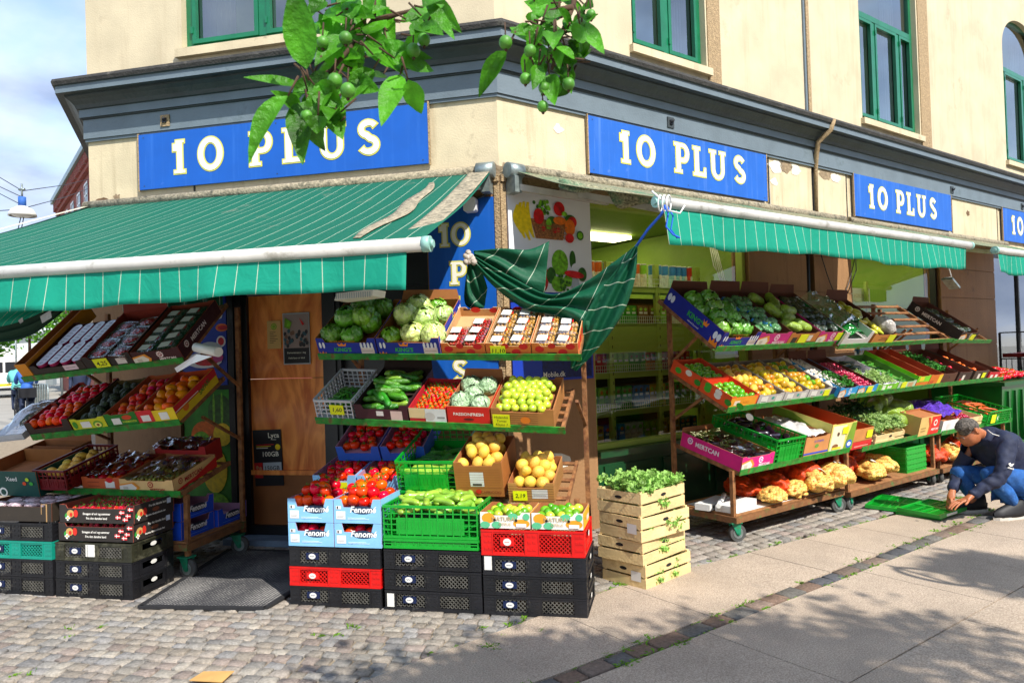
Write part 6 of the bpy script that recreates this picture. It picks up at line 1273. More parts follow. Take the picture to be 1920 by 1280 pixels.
# ---- top shelf of the centre rack
def kings(w, h, side='r', d=.55):
    o = [('f', 'text', "KING'S", w * .42, h * .35, h * .3, .03, .15, '#2fae3a'), ('f', 'poly', [(w * .37, h * .56), (w * .49, h * .56), (w * .51, h * .74), (w * .46, h * .64), (w * .43, h * .76), (w * .40, h * .64), (w * .35, h * .74)], '#f08a1c'), ('f', 'text', 'Selected & packed by the grower', w * .45, h * .84, h * .1, .008, 0, '#e8842a'), ('f', 'rect', w * .74, h * .12, w * .96, h * .5, '#d8ccc8'),
         ('f', 'rect', w * .76, h * .3, w * .94, h * .32, '#706864'), ('f', 'poly', [(w * .03, 0), (w * .14, 0), (w * .13, h * .25), (w * .1, h * .12), (w * .08, h * .3), (w * .05, h * .14), (w * .02, h * .25)], '#f08a1c')]
    for k in (.06, .12, .76, .82, .88, .94): o.append(('f', 'disc', w * k, h * .62, w * .02, h * .17, '#dfe4ee'))
    L_ = d
    o += [(side, 'textr', "KING'S", L_ * .55, h * .5, h * .42, .03, 0, '#2fae3a'), (side, 'poly', [(L_ * .68, h * .55), (L_ * .74, h * .55), (L_ * .76, h * .85), (L_ * .72, h * .7), (L_ * .71, h * .9), (L_ * .69, h * .7), (L_ * .66, h * .85)], '#f08a1c'), (side, 'text', 'selected & packed', L_ * .55, h * .18, h * .12, .01, 0, '#e8e8f0')]
    for a in (.06, .12, .9, .96): o.append((side, 'disc', L_ * a, h * .55, h * .13, h * .22, '#dfe4ee'))
    o.append((side, 'poly', [(L_ * .86, 0), (L_ * .99, 0), (L_ * .97, h * .35), (L_ * .94, h * .15), (L_ * .92, h * .4), (L_ * .89, h * .15), (L_ * .85, h * .35)], '#f08a1c'))
    return o
T = TC1; kb = '#0c2a9c'
for i, (x, w_) in enumerate(((.0, .43), (.44, .44))):
    carton(T, x, .0, w_, .56, .14, kb, 'dark blue crowned lettuce box atop the centre rack, %s' % ('left one, in shade' if i == 0 else 'right one, sunlit'), kings(w_, .14), .25, None, .3, name='lettuce_box', grp='dark blue lettuce boxes', flap=.06 if i else 0)
    fill(T, 'lettuce' if i == 0 else 'cabbage', '%s lettuce in plastic in the %s dark blue box of the centre rack' % (('green', 'left'), ('pale', 'right'))[i], 'lettuce', x + .01, .02, w_ - .02, .52, .10, .145, .135, 'z', heap=.05, layers=1, jit=.08, kinds=['lettuce'] if i == 0 else ['cabbage', 'cabbage', 'small_lettuce'], name='lettuce', sc_=(.92, 1.08))
    fill(T, 'lettuce', '%s lettuce in plastic piled highest in the %s dark blue box' % (('green', 'left'), ('pale', 'right'))[i], 'lettuce', x + .07, .14, w_ - .14, .38, .19, .15, .14, 'z', jit=.1, kinds=['lettuce'] if i == 0 else ['cabbage'], name='lettuce', sc_=(.9, 1.05))
clr = film('clear_plastic', .10, .12, bump=.35, bs=22); clr2 = film('punnet_film', .24, .14, bump=.5, bs=30, fres=1.35)
def punnet(M, label, kindm, w=.115, d=.10, h=.045, grp=None, long_=False, lbl=True):
    t = thing('punnet', label, 'punnet', M, grp); b = MB(); e = .006
    b.add([(e, e, 0), (w - e, e, 0), (w - e, d - e, 0), (e, d - e, 0), (0, 0, h), (w, 0, h), (w, d, h), (0, d, h)], [(0, 1, 2, 3), (0, 4, 5, 1), (1, 5, 6, 2), (2, 6, 7, 3), (3, 7, 4, 0)])
    b.add([(-.003, -.003, h), (w + .003, -.003, h), (w + .003, d + .003, h), (-.003, d + .003, h), (w * .1, d * .1, h + .008), (w * .9, d * .1, h + .008), (w * .9, d * .9, h + .008), (w * .1, d * .9, h + .008)], [(0, 1, 5, 4), (1, 2, 6, 5), (2, 3, 7, 6), (3, 0, 4, 7), (4, 5, 6, 7)]); b.build('film_box', clr2, t)
    b = MB()
    for j in range(4):
        for i in range(5): b.ball((w * (.12 + .19 * i) + R.uniform(-.004, .004), d * (.15 + .23 * j) + R.uniform(-.004, .004), .024 + R.uniform(-.003, .008)), (.0125, .0125, .0135), 8, 6, 0)
    tag(b.build('tomatoes', kindm, t), None, None, None, 'stuff')
    if lbl: b = MB(); b.add([(w * .06, d * .2, h + .0095), (w * .6, d * .17, h + .0095), (w * .62, d * .84, h + .0095), (w * .08, d * .86, h + .0095)], [(0, 1, 2, 3)], 0); b.add([(w * .66, d * .3, h + .0095), (w * .74, d * .3, h + .0095), (w * .72, d * .7, h + .0095), (w * .66, d * .62, h + .0095)], [(0, 1, 2, 3)], 1); b.build('label', [stk, pm[3]], t)
yel_t = mat('yellow_tomato', '#f0b444', .25, coat=.5, var=.2, vs=60); red_t = mat('red_small_tomato', '#d01c10', .25, coat=.5, var=.15, vs=60)
rd = [('f', 'disc', .05, .05, .03, .022, '#d0141c'), ('f', 'disc', .20, .03, .03, .022, '#d0141c'), ('f', 'disc', .25, .07, .03, .022, '#d0141c'), ('f', 'disc', .13, .075, .025, .02, '#d0141c'), ('f', 'rect', .1, .02, .16, .028, '#5a2a14'), ('b', 'disc', .12, .075, .035, .022, '#d0141c'), ('b', 'disc', .25, .07, .03, .02, '#d0141c'), ('b', 'rect', .03, .07, .08, .085, '#4a2418')]
for i in range(3):
    x = .885 + .305 * i
    carton(T, x, .01, .298, .50, .095, '#dd7430', 'orange box with red dots holding tomato punnets, %s' % ('left one with red tomatoes', 'middle one with a price tag', 'rightmost one')[i], rd + [('r', 'disc', .05 + .09 * k, .05, .03, .025, '#d0141c') for k in range(5)], .25, cb('#c9a070'), .25, name='punnet_box', grp='orange dotted punnet boxes', tagp=(.08, .04, .10) if i == 1 else None, tagtxt='11,10' if i == 1 else '')
    for j in range(4 if i else 3):
        for k in range(2):
            if i == 0 and j == 2 and k == 0: continue
            punnet(T @ T3(x + .018 + .132 * k, .025 + .115 * j + R.uniform(-.004, .004), .04 + R.uniform(0, .012)) @ RZ(R.uniform(-5, 5)), 'clear punnet of %s in the %s orange dotted box' % ('small red tomatoes' if i == 0 else 'yellow tomatoes', ('left', 'middle', 'right')[i]), red_t if i == 0 else yel_t, .125, .105, grp='tomato punnets in the %s dotted box' % ('left', 'middle', 'right')[i])
# ---- middle shelf of the centre rack
T = TC2
grid_crate(T @ T3(.0, .0, .01), .27, .46, .15, wplast, 'white plastic crate of okra with a 1,60 price tag', 7, 4, grp=None)
t = thing('price_card', 'yellow price card 1,60 on the white okra crate', 'price card', T @ T3(.16, -.006, .09)); price(t, 0, 0, '1,60', .10, 0)
fill(T, 'okra', 'green okra pod in the white plastic crate', 'okra', .03, .05, .21, .30, .055, .06, .022, 'xy', heap=.03, layers=2)
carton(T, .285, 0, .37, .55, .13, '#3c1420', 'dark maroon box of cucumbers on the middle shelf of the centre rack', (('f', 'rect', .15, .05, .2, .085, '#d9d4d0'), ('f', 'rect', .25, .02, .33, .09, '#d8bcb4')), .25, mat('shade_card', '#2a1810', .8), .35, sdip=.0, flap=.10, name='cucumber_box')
fill(T, 'cucumber', 'green cucumber in the dark maroon box of the centre rack', 'cucumber', .31, .03, .32, .46, .09, .13, .042, 'xy', heap=.05, layers=2, kinds=['cucumber', 'cucumber', 'pale_cucumber', 'cucumber'])
carton(T, .665, 0, .25, .42, .12, '#c8222a', 'red and white box of small vine tomatoes on the middle shelf of the centre rack', (('f', 'rect', 0, .045, .25, .119, '#e2c896'), ('f', 'rect', .11, .0, .25, .115, '#dcdcdc'), ('f', 'disc', .14, .06, .035, .03, '#c8c4c0'), ('f', 'rect', .19, .05, .24, .06, '#8a8a8a')), .05, cb('#b4202a'), .4, name='tomato_box')
fill(T, 'cherry', 'small orange red tomato on the vine in the red and white box', 'tomato', .68, .02, .22, .38, .085, .031, .029, 'up', heap=.03, layers=1, name='tomato')
carton(T, .925, 0, .28, .42, .14, '#d61c14', 'red box of wrapped broccoli and small cabbages on the middle shelf of the centre rack', (('f', 'text', 'PASSIONFRESH', .14, .085, .030, .02, 0, '#f4f0e8'), ('f', 'disc', .14, .05, .035, .008, '#5a0c08'), ('f', 'rect', 0, .0, .28, .012, '#3f9a2a'), ('f', 'rect', 0, .012, .28, .02, '#f0ead8'), ('l', 'rect', .02, .05, .3, .12, '#e2dccf')), .0, None, .5, flap=.05, name='broccoli_box')
fill(T, 'broccoli', 'broccoli head wrapped in clear film in the red box', 'broccoli', .935, .02, .26, .38, .125, .125, .12, 'z', jit=.05, name='broccoli')
carton(T, 1.215, .0, .40, .44, .14, '#b77d40', 'wood printed box of yellow green plums with a handwritten price tag', tuple(('f', 'rect', .0, .008 + .016 * k, .30, .0105 + .016 * k, '#5c3818') for k in range(8)) + (('f', 'disc', .22, .06, .032, .025, '#e07a1c'),) + tuple(('r', 'rect', .0, .01 + .017 * k, .40, .0125 + .017 * k, '#5c3818') for k in range(8)), .2, None, .5, name='plum_box')
t = thing('price_card', 'yellow handwritten price card on the wood printed plum box', 'price card', T @ T3(1.28, -.006, .055)); b = MB(); b.box(-.055, -.002, -.045, .055, 0, .045, 0); put_text(b, 'Holandsk', 0, .026, .024, -.003, 1, .0, .2); put_text(b, 'Tomat', 0, .0, .024, -.003, 1, .0, .2); put_text(b, 'Klasse 1', 0, -.026, .024, -.003, 1, 0, .2); b.build('card', [tagm, ink], t)
fill(T, 'plum', 'yellow green plum in the wood printed box of the centre rack', 'plum', 1.23, .02, .37, .40, .115, .055, .052, 'any', heap=.035, layers=1, name='plum')
fill(T, 'plum', 'yellow green plum on top of the heap in the wood printed box', 'plum', 1.26, .10, .30, .28, .165, .056, .053, 'any', name='plum')
# ================================================================ left rack and left stack
dkb = '#2a2018'
T = TL1
carton(T, .0, .0, .10, .80, .13, '#d98a14', 'yellow orange pineapple box seen from its side at the left end of the left rack', [('l', 'poly', [(0, 0), (.80, 0), (.80, .03), (.62, .055), (0, .055)], '#c82a10')] + [('l', 'disc', .1 + .075 * k, .07, .022, .022, '#8a3a10') for k in range(8)] + [('l', 'disc', .1 + .075 * k, .07, .012, .012, '#d98a14') for k in range(8)] + [('l', 'text', 'PINEAPPLE', .68, .10, .02, .01, 0, '#8a3a10')], .0, None, .3, sdip=.0, name='pineapple_box')
b = MB(); b.add([(0, 0, 0), (.1, 0, 0), (.1, .1, .1), (0, .1, .1)], [(0, 1, 2, 3)])
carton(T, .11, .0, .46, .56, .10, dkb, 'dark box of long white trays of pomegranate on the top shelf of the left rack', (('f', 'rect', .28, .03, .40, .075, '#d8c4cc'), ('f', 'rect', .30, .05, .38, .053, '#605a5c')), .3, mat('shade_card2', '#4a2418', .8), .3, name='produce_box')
wtray = mat('white_film_tray', '#d9d6ea', .3, coat=.6, var=.1, vs=20, bump=.4, bs=40); mag = mat('magenta_edge', '#a8245a', .4)
for j in range(2):
    for i in range(4):
        t = thing('wrapped_tray', 'long white wrapped tray in the dark box, left rack top shelf', 'tray', T @ T3(.135 + .104 * i, .02 + .26 * j, .07) @ RZ(-6) @ RX(3), 'long white wrapped trays'); b = MB()
        pts = [(x, y) for x, y in arc(.046, .04, .042, .04, 180, 360, 8)] + [(x, y) for x, y in arc(.046, .205, .042, .04, 0, 180, 8)]
        n_ = len(pts); b.add([(x, y, 0) for x, y in pts] + [(x, y, .025) for x, y in pts], [tuple(range(n_, 2 * n_))] + [(k, (k + 1) % n_, n_ + (k + 1) % n_, n_ + k) for k in range(n_)], [0] + [1] * n_)
        b.build('tray_body', [wtray, mag], t); b = MB()
        for q in range(6): b.box(.03, .03 + .034 * q, .0255, .062, .036 + .034 * q, .0262, 0); b.disc
        b.build('perforation', mat('tray_grey', '#8a88a0', .5), t)
carton(T, .575, .0, .40, .58, .12, '#241c1a', 'dark box of red wrapped raspberry packs with a yellow price tag on the left rack', (('f', 'rect', .27, .03, .35, .08, '#d8d0cc'),), .2, mat('red_brown_card', '#8a2a18', .8, var=.2), .3, flap=.08, name='produce_box', tagp=(.15, .055, .12), tagtxt='4,25')
rp_ = mat('raspberry_pack', '#b0101c', .2, coat=1, var=.5, vs=45, bump=1, bs=50)
for j in range(4):
    for i in range(2):
        t = thing('fruit_pack', 'red berry pack in clear film in the dark box with the price tag', 'pack', T @ T3(.595 + .185 * i, .02 + .12 * j, .06 + R.uniform(0, .015)) @ RZ(R.uniform(-12, 12)), 'red berry packs on the left rack'); b = MB()
        b.ball((.085, .055, .018), (.08, .052, .03), 14, 9, 0, lambda d, u, v: 1 + .12 * noise.noise(d * 5 + Vector((i, j, 0)))); b.build('fruit', rp_, t)
        b = MB(); b.tube([(.01, .0, .035), (.16, .0, .035), (.17, .05, .04), (.16, .11, .035), (.01, .11, .035), (0, .05, .04), (.01, .0, .035)], .003, 5); b.box(.0, .0, .0, .17, .11, .036) ; b.build('film_box', clr2, t)
carton(T, .985, .0, .39, .60, .11, '#3a0c14', 'dark red box of dates in clear packs at the right end of the left rack', mert('#7c1020', '#eadcd8', .39, .11, 'r', .60), .1, cb('#8a3a20'), .3, name='date_box')
datem = mat('date_brown', '#5a3416', .3, coat=.6, var=.6, vs=50)
for j in range(5):
    for i in range(2): punnet(T @ T3(1.01 + .17 * i, .02 + .108 * j, .05) @ RZ(R.uniform(-8, 8)), 'clear pack of brown dates in the dark red box of the left rack', datem, .15, .095, grp='date packs on the left rack')
t = thing('bag_roll', 'white roll of plastic bags hanging at the right end of the left rack', 'roll', T3(0, 0, 0)); b = MB(); a_, c_ = P(368, 651, 4.85), P(410, 660, 4.7); b.tube([a_, c_], .032, 16, 0); b.tube([a_ + (a_ - c_) * .01, a_ + (a_ - c_) * .02], .012, 10, 1); b.build('roll', [white, ink], t)
b = MB(); q = [P(375, 662, 4.82), P(395, 668, 4.75), P(350, 684, 4.85), P(330, 695, 4.9), P(326, 694, 4.9)]; b.add([P(368, 664, 4.82), P(398, 668, 4.74), P(360, 682, 4.84), P(332, 698, 4.9), P(327, 690, 4.9)], [(0, 1, 2), (0, 2, 3, 4)]); b.build('loose_bag', film('bag_film', .15, .35, col=(.55, .55, .58)), t)
# middle shelf
T = TL2
t = thing('plastic_tray', 'clear plastic bag and white mesh tray sticking out at the left of the middle shelf', 'tray', T @ T3(-.34, -.02, .0)); b = MB()
for i in range(10): b.box(.0 + .03 * i, 0, .0, .004 + .03 * i, .52, .006)
for j in range(14): b.box(0, .04 * j, .006, .27, .04 * j + .004, .010)
for q in ((0, 0, 0, .28, .006, .05), (0, .514, 0, .28, .52, .05), (0, .006, 0, .006, .514, .05), (.274, .006, 0, .28, .514, .05)): b.box(*q)
b.build('tray_body', wplast, t); b = MB(); b.grid(lambda u, v: (.01 + .26 * u, .02 + .48 * v, .04 + .09 * math.sin(PI * u) * math.sin(PI * v) + .02 * noise.noise(Vector((u * 6, v * 6, 0)))), 16, 20); b.build('bag', film('crinkled_bag', .35, .25, bump=1, bs=18), t)
for i, (x, y, dd) in enumerate(((-.02, .0, .28), (-.01, .29, .30))):
    carton(T, x, y, .38, dd, .12, '#2c1c14', 'dark brown box of %s on the left rack middle shelf' % ('orange tomatoes, the front one', 'red tomatoes, the back one')[i], (), .5, mat('red_brown_card', '#8a2a18', .8), .35, name='tomato_box')
    fill(T, 'tomato_plain' if i == 0 else 'tomato', ('round orange tomato in the front brown box of the left rack', 'round red tomato in the back brown box of the left rack')[i], 'tomato', x + .01, y + .01, .36, dd - .02, .085, .068, .064, 'any' if i == 0 else 'up', heap=.02, name='tomato', kinds=['tomato_plain'] if i == 0 else ['tomato', 'tomato_plain'])
carton(T, .375, .0, .29, .56, .11, '#c8c81c', 'yellow and green box of avocados on the left rack', (('f', 'rect', .08, .03, .16, .08, '#e4e2da'), ('f', 'disc', .22, .05, .04, .03, '#5c9a1c'), ('f', 'disc', .22, .045, .028, .02, '#e6dc6c'), ('f', 'disc', .22, .045, .012, .01, '#7a3a14'), ('f', 'disc', .03, .06, .02, .03, '#3a8a1c')), .1, cb('#5a4a20'), .35, name='avocado_box')
fill(T, 'avocado', 'dark green avocado in the yellow and green box', 'avocado', .39, .03, .26, .50, .07, .08, .07, 'any', heap=.02)
carton(T, .67, .0, .26, .56, .12, '#17701c', 'green box of nectarines on the left rack', (('f', 'rect', .05, .03, .12, .08, '#e4e2da'), ('f', 'text', 'VARMANTA', .19, .045, .022, .01, .1, '#cfe03c'), ('f', 'disc', .18, .08, .04, .02, '#c8441c')), .1, cb('#b0582c'), .35, name='nectarine_box')
fill(T, 'nectarine', 'red and yellow nectarine in the green box', 'nectarine', .68, .02, .24, .52, .075, .066, .064, 'any', heap=.02)
carton(T, .935, .0, .31, .56, .12, '#e8c81c', 'yellow and red box of mangoes at the right of the left rack', (('f', 'rect', 0, .0, .13, .119, '#d0222a'), ('f', 'rect', .03, .03, .10, .08, '#e4e2da'), ('f', 'rect', .18, .03, .25, .09, '#e4e2da'), ('r', 'rect', 0, .06, .56, .118, '#d0222a'), ('r', 'disc', .12, .05, .035, .03, '#e8761c'), ('r', 'textr', 'SAFARI', .38, .06, .05, .02, 10, '#2f7a2a'), ('r', 'rect', 0, .07, .3, .076, '#f4ead8')), .1, cb('#c04a1c'), .35, name='mango_box')
fill(T, 'mango', 'orange mango in the yellow and red box', 'mango', .95, .03, .28, .50, .085, .088, .078, 'xy', heap=.015)
# low shelf
T = TL3
carton(T, -.32, -.12, .55, .50, .19, '#0a4a42', 'dark green box with white arcs and coloured rings at the far left', [('f', 'text', 'Xeed', .33, .13, .045, .01, 0, '#f0f0ea')] + [('f', 'disc', .1 + .07 * k, .03, .035, .035, c) for k in range(3) for c in ('#e8ece8',)] + [('f', 'disc', .1 + .07 * k, .03, .022, .022, '#0a4a42') for k in range(3)] + [('r', 'disc', .08 + .1 * k, .06 + .05 * (k % 2), .02, .02, ('#e04a1c', '#b8d82a', '#e8a81c')[k % 3]) for k in range(4)] + [('f', 'disc', .44 + .03 * k, .1 + .03 * (k % 2), .016, .014, ('#e04a1c', '#b8d82a', '#3aa83a')[k % 3]) for k in range(3)], .0, None, .5, name='produce_box')
carton(T, -.3, .3, .45, .2, .2, '#a46a34', 'empty brown cardboard box with open flaps behind the dark green one', (), .0, None, .3, flap=.06)
m_ = T @ T3(.19, -.10, .05); grid_crate(m_, .27, .52, .15, maroon, 'dark red plastic crate of yellow lemons tilted at the left', 7, 4, (.08, .92, .08, .55))
fill(m_, 'lemon', 'yellow lemon in the dark red plastic crate', 'lemon', .03, .03, .21, .44, .10, .085, .075, 'any', heap=.01)
carton(T, .47, .02, .33, .48, .10, '#c65a2c', 'orange brown box of wrapped tomatoes and peppers on the low shelf of the left rack', (('f', 'rect', .2, .02, .28, .07, '#e4e2da'), ('f', 'rect', .05, .03, .15, .034, '#7a2a14'), ('f', 'rect', .05, .06, .15, .064, '#7a2a14'), ('f', 'disc', .24, .08, .03, .02, '#d0141c')), .1, cb('#a8421c'), .4, name='produce_box')
fill(T, 'tomato', 'red tomato under film in the orange brown box', 'tomato', .48, .05, .31, .42, .07, .075, .07, 'any', kinds=['tomato', 'nectarine', 'tomato_orange'], name='tomato')
fill(T, 'nectarine', 'loose red pepper at the left of the orange brown box', 'pepper', .38, .0, .09, .2, .04, .075, .07, 'any', name='pepper')
carton(T, .81, .0, .44, .50, .10, '#dfb878', 'pale box with a red stripe holding bagged grapes on the left rack', mert('#dfb878', '#a81c1c', .44, .10, 'r', .5)[0:12] + [('r', 'poly', [(0, 0), (.5, 0), (.5, .08), (.25, .03), (0, .01)], '#d0201c')], .1, None, .4, name='grape_box')
K['grape'] = fruit(.013, .015, mat('grape_pale', '#c4b84a', .3, coat=.5, orand=.2, hue=.05), 'grape', .0, nu=9, nv=7)
fill(T, 'grape', 'pale grape in the bags of the box with a red stripe', 'grape', .84, .02, .38, .44, .065, .034, .034, 'any', heap=.02)
wrap = film('wrap_film', .28, .12, bump=1, bs=14)
def filmsheet(T, x, y, w_, d_, z, label, k=.03, seed=0, m=None):
    b = MB(); b.grid(lambda u, v: (x + w_ * u, y + d_ * v, z + k * noise.noise(Vector((u * 5 + seed, v * 5, seed))) + k * .6 * math.sin(PI * u) * math.sin(PI * v) + k * .35 * noise.noise(Vector((u * 17, v * 17, seed)))), 26, 26)
    single('plastic_film', b.mesh('plastic_film', m or wrap), label, 'plastic film', T)
filmsheet(T, .49, .03, .3, .44, .12, 'crumpled clear film over the tomatoes in the orange brown box', .035, 1); filmsheet(T, .84, .02, .38, .44, .10, 'crumpled clear bags over the grapes in the pale box', .03, 2)
carton(T, .72, .5, .45, .2, .16, '#a81c1c', 'red box standing behind the grape box', (), .2, cb('#7a1414'), .4); filmsheet(T, .72, .44, .4, .25, .17, 'clear film bundle lying over the red box behind the grapes', .04, 7)
# blue boxes on the deck of the left rack
bb = '#0a4cd0'
for k in range(2):
    for i in range(2 if k == 0 else 1):
        M = FA @ T3(-2.60 + .02 * i - (.0 if k else .0), -1.0 + .40 * i, .262 + .135 * k) @ RZ(0)
        carton(M, 0, 0, .40, .38, .13, bb, ('deep blue tomato box on the deck of the left rack, bottom front one', 'deep blue tomato box on the deck of the left rack, bottom back one', 'deep blue tomato box stacked on top on the deck of the left rack')[k * 2 + i], [('r', 'disc', .19, .065, .1, .03, '#101c34'), ('r', 'text', 'Fenomé', .19, .065, .06, .025, .25, '#f4f4f0'), ('f', 'text', 'Fenomé', .2, .065, .06, .025, .25, '#f4f4f0'), ('r', 'rect', .05, .02, .3, .022, '#7aa8f0')], .3, bk_in, .3, sdip=.35, name='tomato_box', grp='deep blue boxes on the left rack deck')
# strawberry boxes
def straw(w, h, d):
    o = []
    for f, a0 in (('f', .0), ('r', .0)):
        L_ = w if f == 'f' else d; k = 1 if f == 'f' else .8; x = .10 if f == 'f' else .07
        o += [(f, 'disc', x - .035, h * .38, .022, .02, '#2f9a3a'), (f, 'disc', x - .01, h * .5, .03, .026, '#c8a05c'), (f, 'disc', x + .032, h * .52, .018, .026, '#d02a1c'), (f, 'disc', x - .005, h * .45, .012, .014, '#d02a1c')] + [(f, 'disc', x - .03 + .011 * math.cos(q), h * .25 + .011 * math.sin(q), .008, .006, '#f4f4f0') for q in (0, 1.6, 3.1, 4.7)] + [(f, 'disc', x - .03, h * .25, .006, .005, '#e8c81c')]
        if f == 'f': o += [(f, 'text', 'Smagen af sol og sommer', .30, h * .52, .021, .02, 0, '#f0ebe0'), (f, 'text', 'Fra det danske land', .30, h * .27, .021, .02, 0, '#f0ebe0')]
        else: o += [(f, 'text', 'Fra det danske land', .22, h * .76, .022, .02, 0, '#f0ebe0'), (f, 'disc', .2, h * .5, .035, .014, '#7a4226'), (f, 'text', 'Danske håndplukkede bær', .2, h * .26, .018, .02, 0, '#f0ebe0'), (f, 'rect', .31, h * .6, .35, h * .9, '#c8d4e8')]
        if f == 'f':
            for i, (fx, fz) in enumerate(((.47, .35), (.50, .62), (.55, .45), (.57, .8), (.53, .25))): o += [(f, 'rect', fx - .02, h * fz - .012, fx + .02, h * fz + .012, '#d01c24'), (f, 'rect', fx - .02, h * fz - .0025, fx + .02, h * fz + .0025, '#f4f0e8'), (f, 'rect', fx - .008, h * fz - .012, fx - .003, h * fz + .012, '#f4f0e8')]
    return o
for k in range(2):
    M = FA @ T3(-2.80 + .01 * k, -1.455, .368 + .122 * k)
    carton(M, 0, 0, .585, .39, .12, '#2a2420', ('black strawberry box with berries and small flags, lower of two', 'black strawberry box with berries and small flags, open on top')[k], straw(.585, .12, .39), .2, cb('#9a4a3a'), .4, name='strawberry_box', grp='black strawberry boxes')
    fill(M, 'strawberry', ('strawberry glimpsed in the lower black box', 'red strawberry in the top black box')[k], 'strawberry', .05, .02 if k else .02, .48, .34 if k else .05, .085, .042 if k else .05, .042, 'up', heap=.012, name='strawberry')
M = FA @ T3(-3.44, -1.455, .49); carton(M, 0, 0, .585, .39, .125, '#30281f', 'dark plain box of wrapped pink and white packs at the left edge', (('f', 'poly', [(.54, 0), (.55, 0), (.55, .12), (.50, .12), (.50, .05), (.505, .05), (.505, .115), (.54, .115)], '#b08a5a'),), .2, cb('#6a3a24'), .5, name='produce_box')
pk = mat('pink_pack', '#b8a0a8', .25, coat=1, var=.6, vs=30, bump=.9, bs=40)
for i in range(4):
    for j in range(3):
        b = MB(); b.ball((0, 0, 0), (.065, .055, .025), 12, 8, 0, lambda d, u, v: 1 + .15 * noise.noise(d * 4 + Vector((i, j, 3)))); single('fruit_pack', b.mesh('fruit_pack', pk), 'pink and white film pack in the dark box at the left edge', 'pack', M @ T3(.085 + .138 * i, .075 + .12 * j, .10) @ RZ(R.uniform(-20, 20)), 'film packs at the left edge')
# mat, wooden crates, litter
matm = mat('mat_rubber', '#3a3a3c', .9, var=.2, vs=12)
N, L, bs = nodes_of(matm); tc = N.new('ShaderNodeTexCoord'); vo = N.new('ShaderNodeTexVoronoi'); vo.inputs['Scale'].default_value = 44; vo.inputs['Randomness'].default_value = .1; L.new(tc.outputs['Object'], vo.inputs[0])
rp = N.new('ShaderNodeValToRGB'); rp.color_ramp.elements[0].color = (.42, .40, .37, 1); rp.color_ramp.elements[1].color = (.035, .035, .04, 1); rp.color_ramp.elements[0].position = .25; rp.color_ramp.elements[1].position = .6; L.new(vo.outputs['Distance'], rp.inputs[0]); L.new(rp.outputs[0], bs.inputs['Base Color'])
bp = N.new('ShaderNodeBump'); bp.invert = True; bp.inputs['Strength'].default_value = .8; bp.inputs['Distance'].default_value = .01; L.new(vo.outputs['Distance'], bp.inputs['Height']); L.new(bp.outputs[0], bs.inputs['Normal'])
t = thing('door_mat', 'dark ribbed rubber mat on the setts in front of the plywood door', 'mat', FA @ T3(0, 0, 0)); q = [(-2.05, -1.60), (-1.22, -1.52), (-1.18, -.30), (-2.28, -.32)]
b = MB(); b.grid(lambda u, v: ((q[0][0] * (1 - u) + q[1][0] * u) * (1 - v) + (q[3][0] * (1 - u) + q[2][0] * u) * v, (q[0][1] * (1 - u) + q[1][1] * u) * (1 - v) + (q[3][1] * (1 - u) + q[2][1] * u) * v, .014 + .004 * math.sin(u * 9) * math.sin(v * 7)), 20, 24); b.build('mat_face', matm, t)
b = MB()
for a_, c_ in ((0, 1), (1, 2), (2, 3), (3, 0)): b.beam((*q[a_], .010), (*q[c_], .010), .035, .016)
b.build('mat_edge', mat('mat_border', '#222225', .8), t)
WC = [(.06, 1.385, 0, .02), (.10, 1.40, .158, -.6), (.035, 1.375, .316, 1.2), (.065, 1.39, .474, -.3)]
Wm = frame((FB @ Vector((.06, -1.385, 0))).x, (FB @ Vector((.06, -1.385, 0))).y, (FB @ Vector((.57, -1.33, 0)) - FB @ Vector((.06, -1.385, 0))).x, (FB @ Vector((.57, -1.33, 0)) - FB @ Vector((.06, -1.385, 0))).y)
for i, (dx, dz, rz) in enumerate(((0, 0, 0), (-.01, .155, 2.5), (-.03, .31, -2.5), (-.01, .465, 1.5))):
    M = Wm @ T3(dx + .0, .01 * (i % 2), .155 * i) @ RZ(rz)
    wood_crate(M, .50, .36, .148, 'pale wooden crate of celery leaves, %s of the stack of four' % ('bottom', 'second from the bottom', 'third from the bottom', 'topmost')[i], 2 if i < 3 else 2, paper=(i in (0, 2)))
    if i == 3:
        fill(M, 'celery', 'bunch of pale green celery leaves heaped on the topmost wooden crate', 'celery', .04, .04, .44, .30, .105, .075, .07, 'z', heap=.04, layers=1, sc_=(.6, .9), name='celery_bunch')
    else: fill(M, 'celery', 'celery leaves poking out of the %s wooden crate' % ('bottom', 'second', 'third')[i], 'celery', .02, .02, .46, .32, .05, .15, .12, 'z', sc_=(.5, .7), name='celery_bunch')
    for k in range(2): put('celery', M @ T3(R.uniform(.1, .4), .03, .06 + R.uniform(-.02, .03)) @ RX(75) @ SC(.38), 'celery leaves hanging out between the slats of the %s crate' % ('bottom', 'second', 'third', 'topmost')[i], 'celery', 'celery leaves hanging from the %s crate' % ('bottom', 'second', 'third', 'topmost')[i], 'celery_bunch')
b = MB(); b.add([(0, 0, .012), (.17, -.03, .012), (.19, .07, .02), (.03, .09, .014), (0, 0, .016), (.17, -.03, .016), (.19, .07, .024), (.03, .09, .018)], [(0, 1, 2, 3), (4, 5, 6, 7), (0, 1, 5, 4), (1, 2, 6, 5), (2, 3, 7, 6), (3, 0, 4, 7)])
gx, gy = -1.53, 3.50; single('cardboard_scrap', b.mesh('cardboard_scrap', cb('#c79a5c')), 'flat torn piece of tan cardboard lying on the setts in front', 'cardboard', T3(gx - .08, gy, 0))
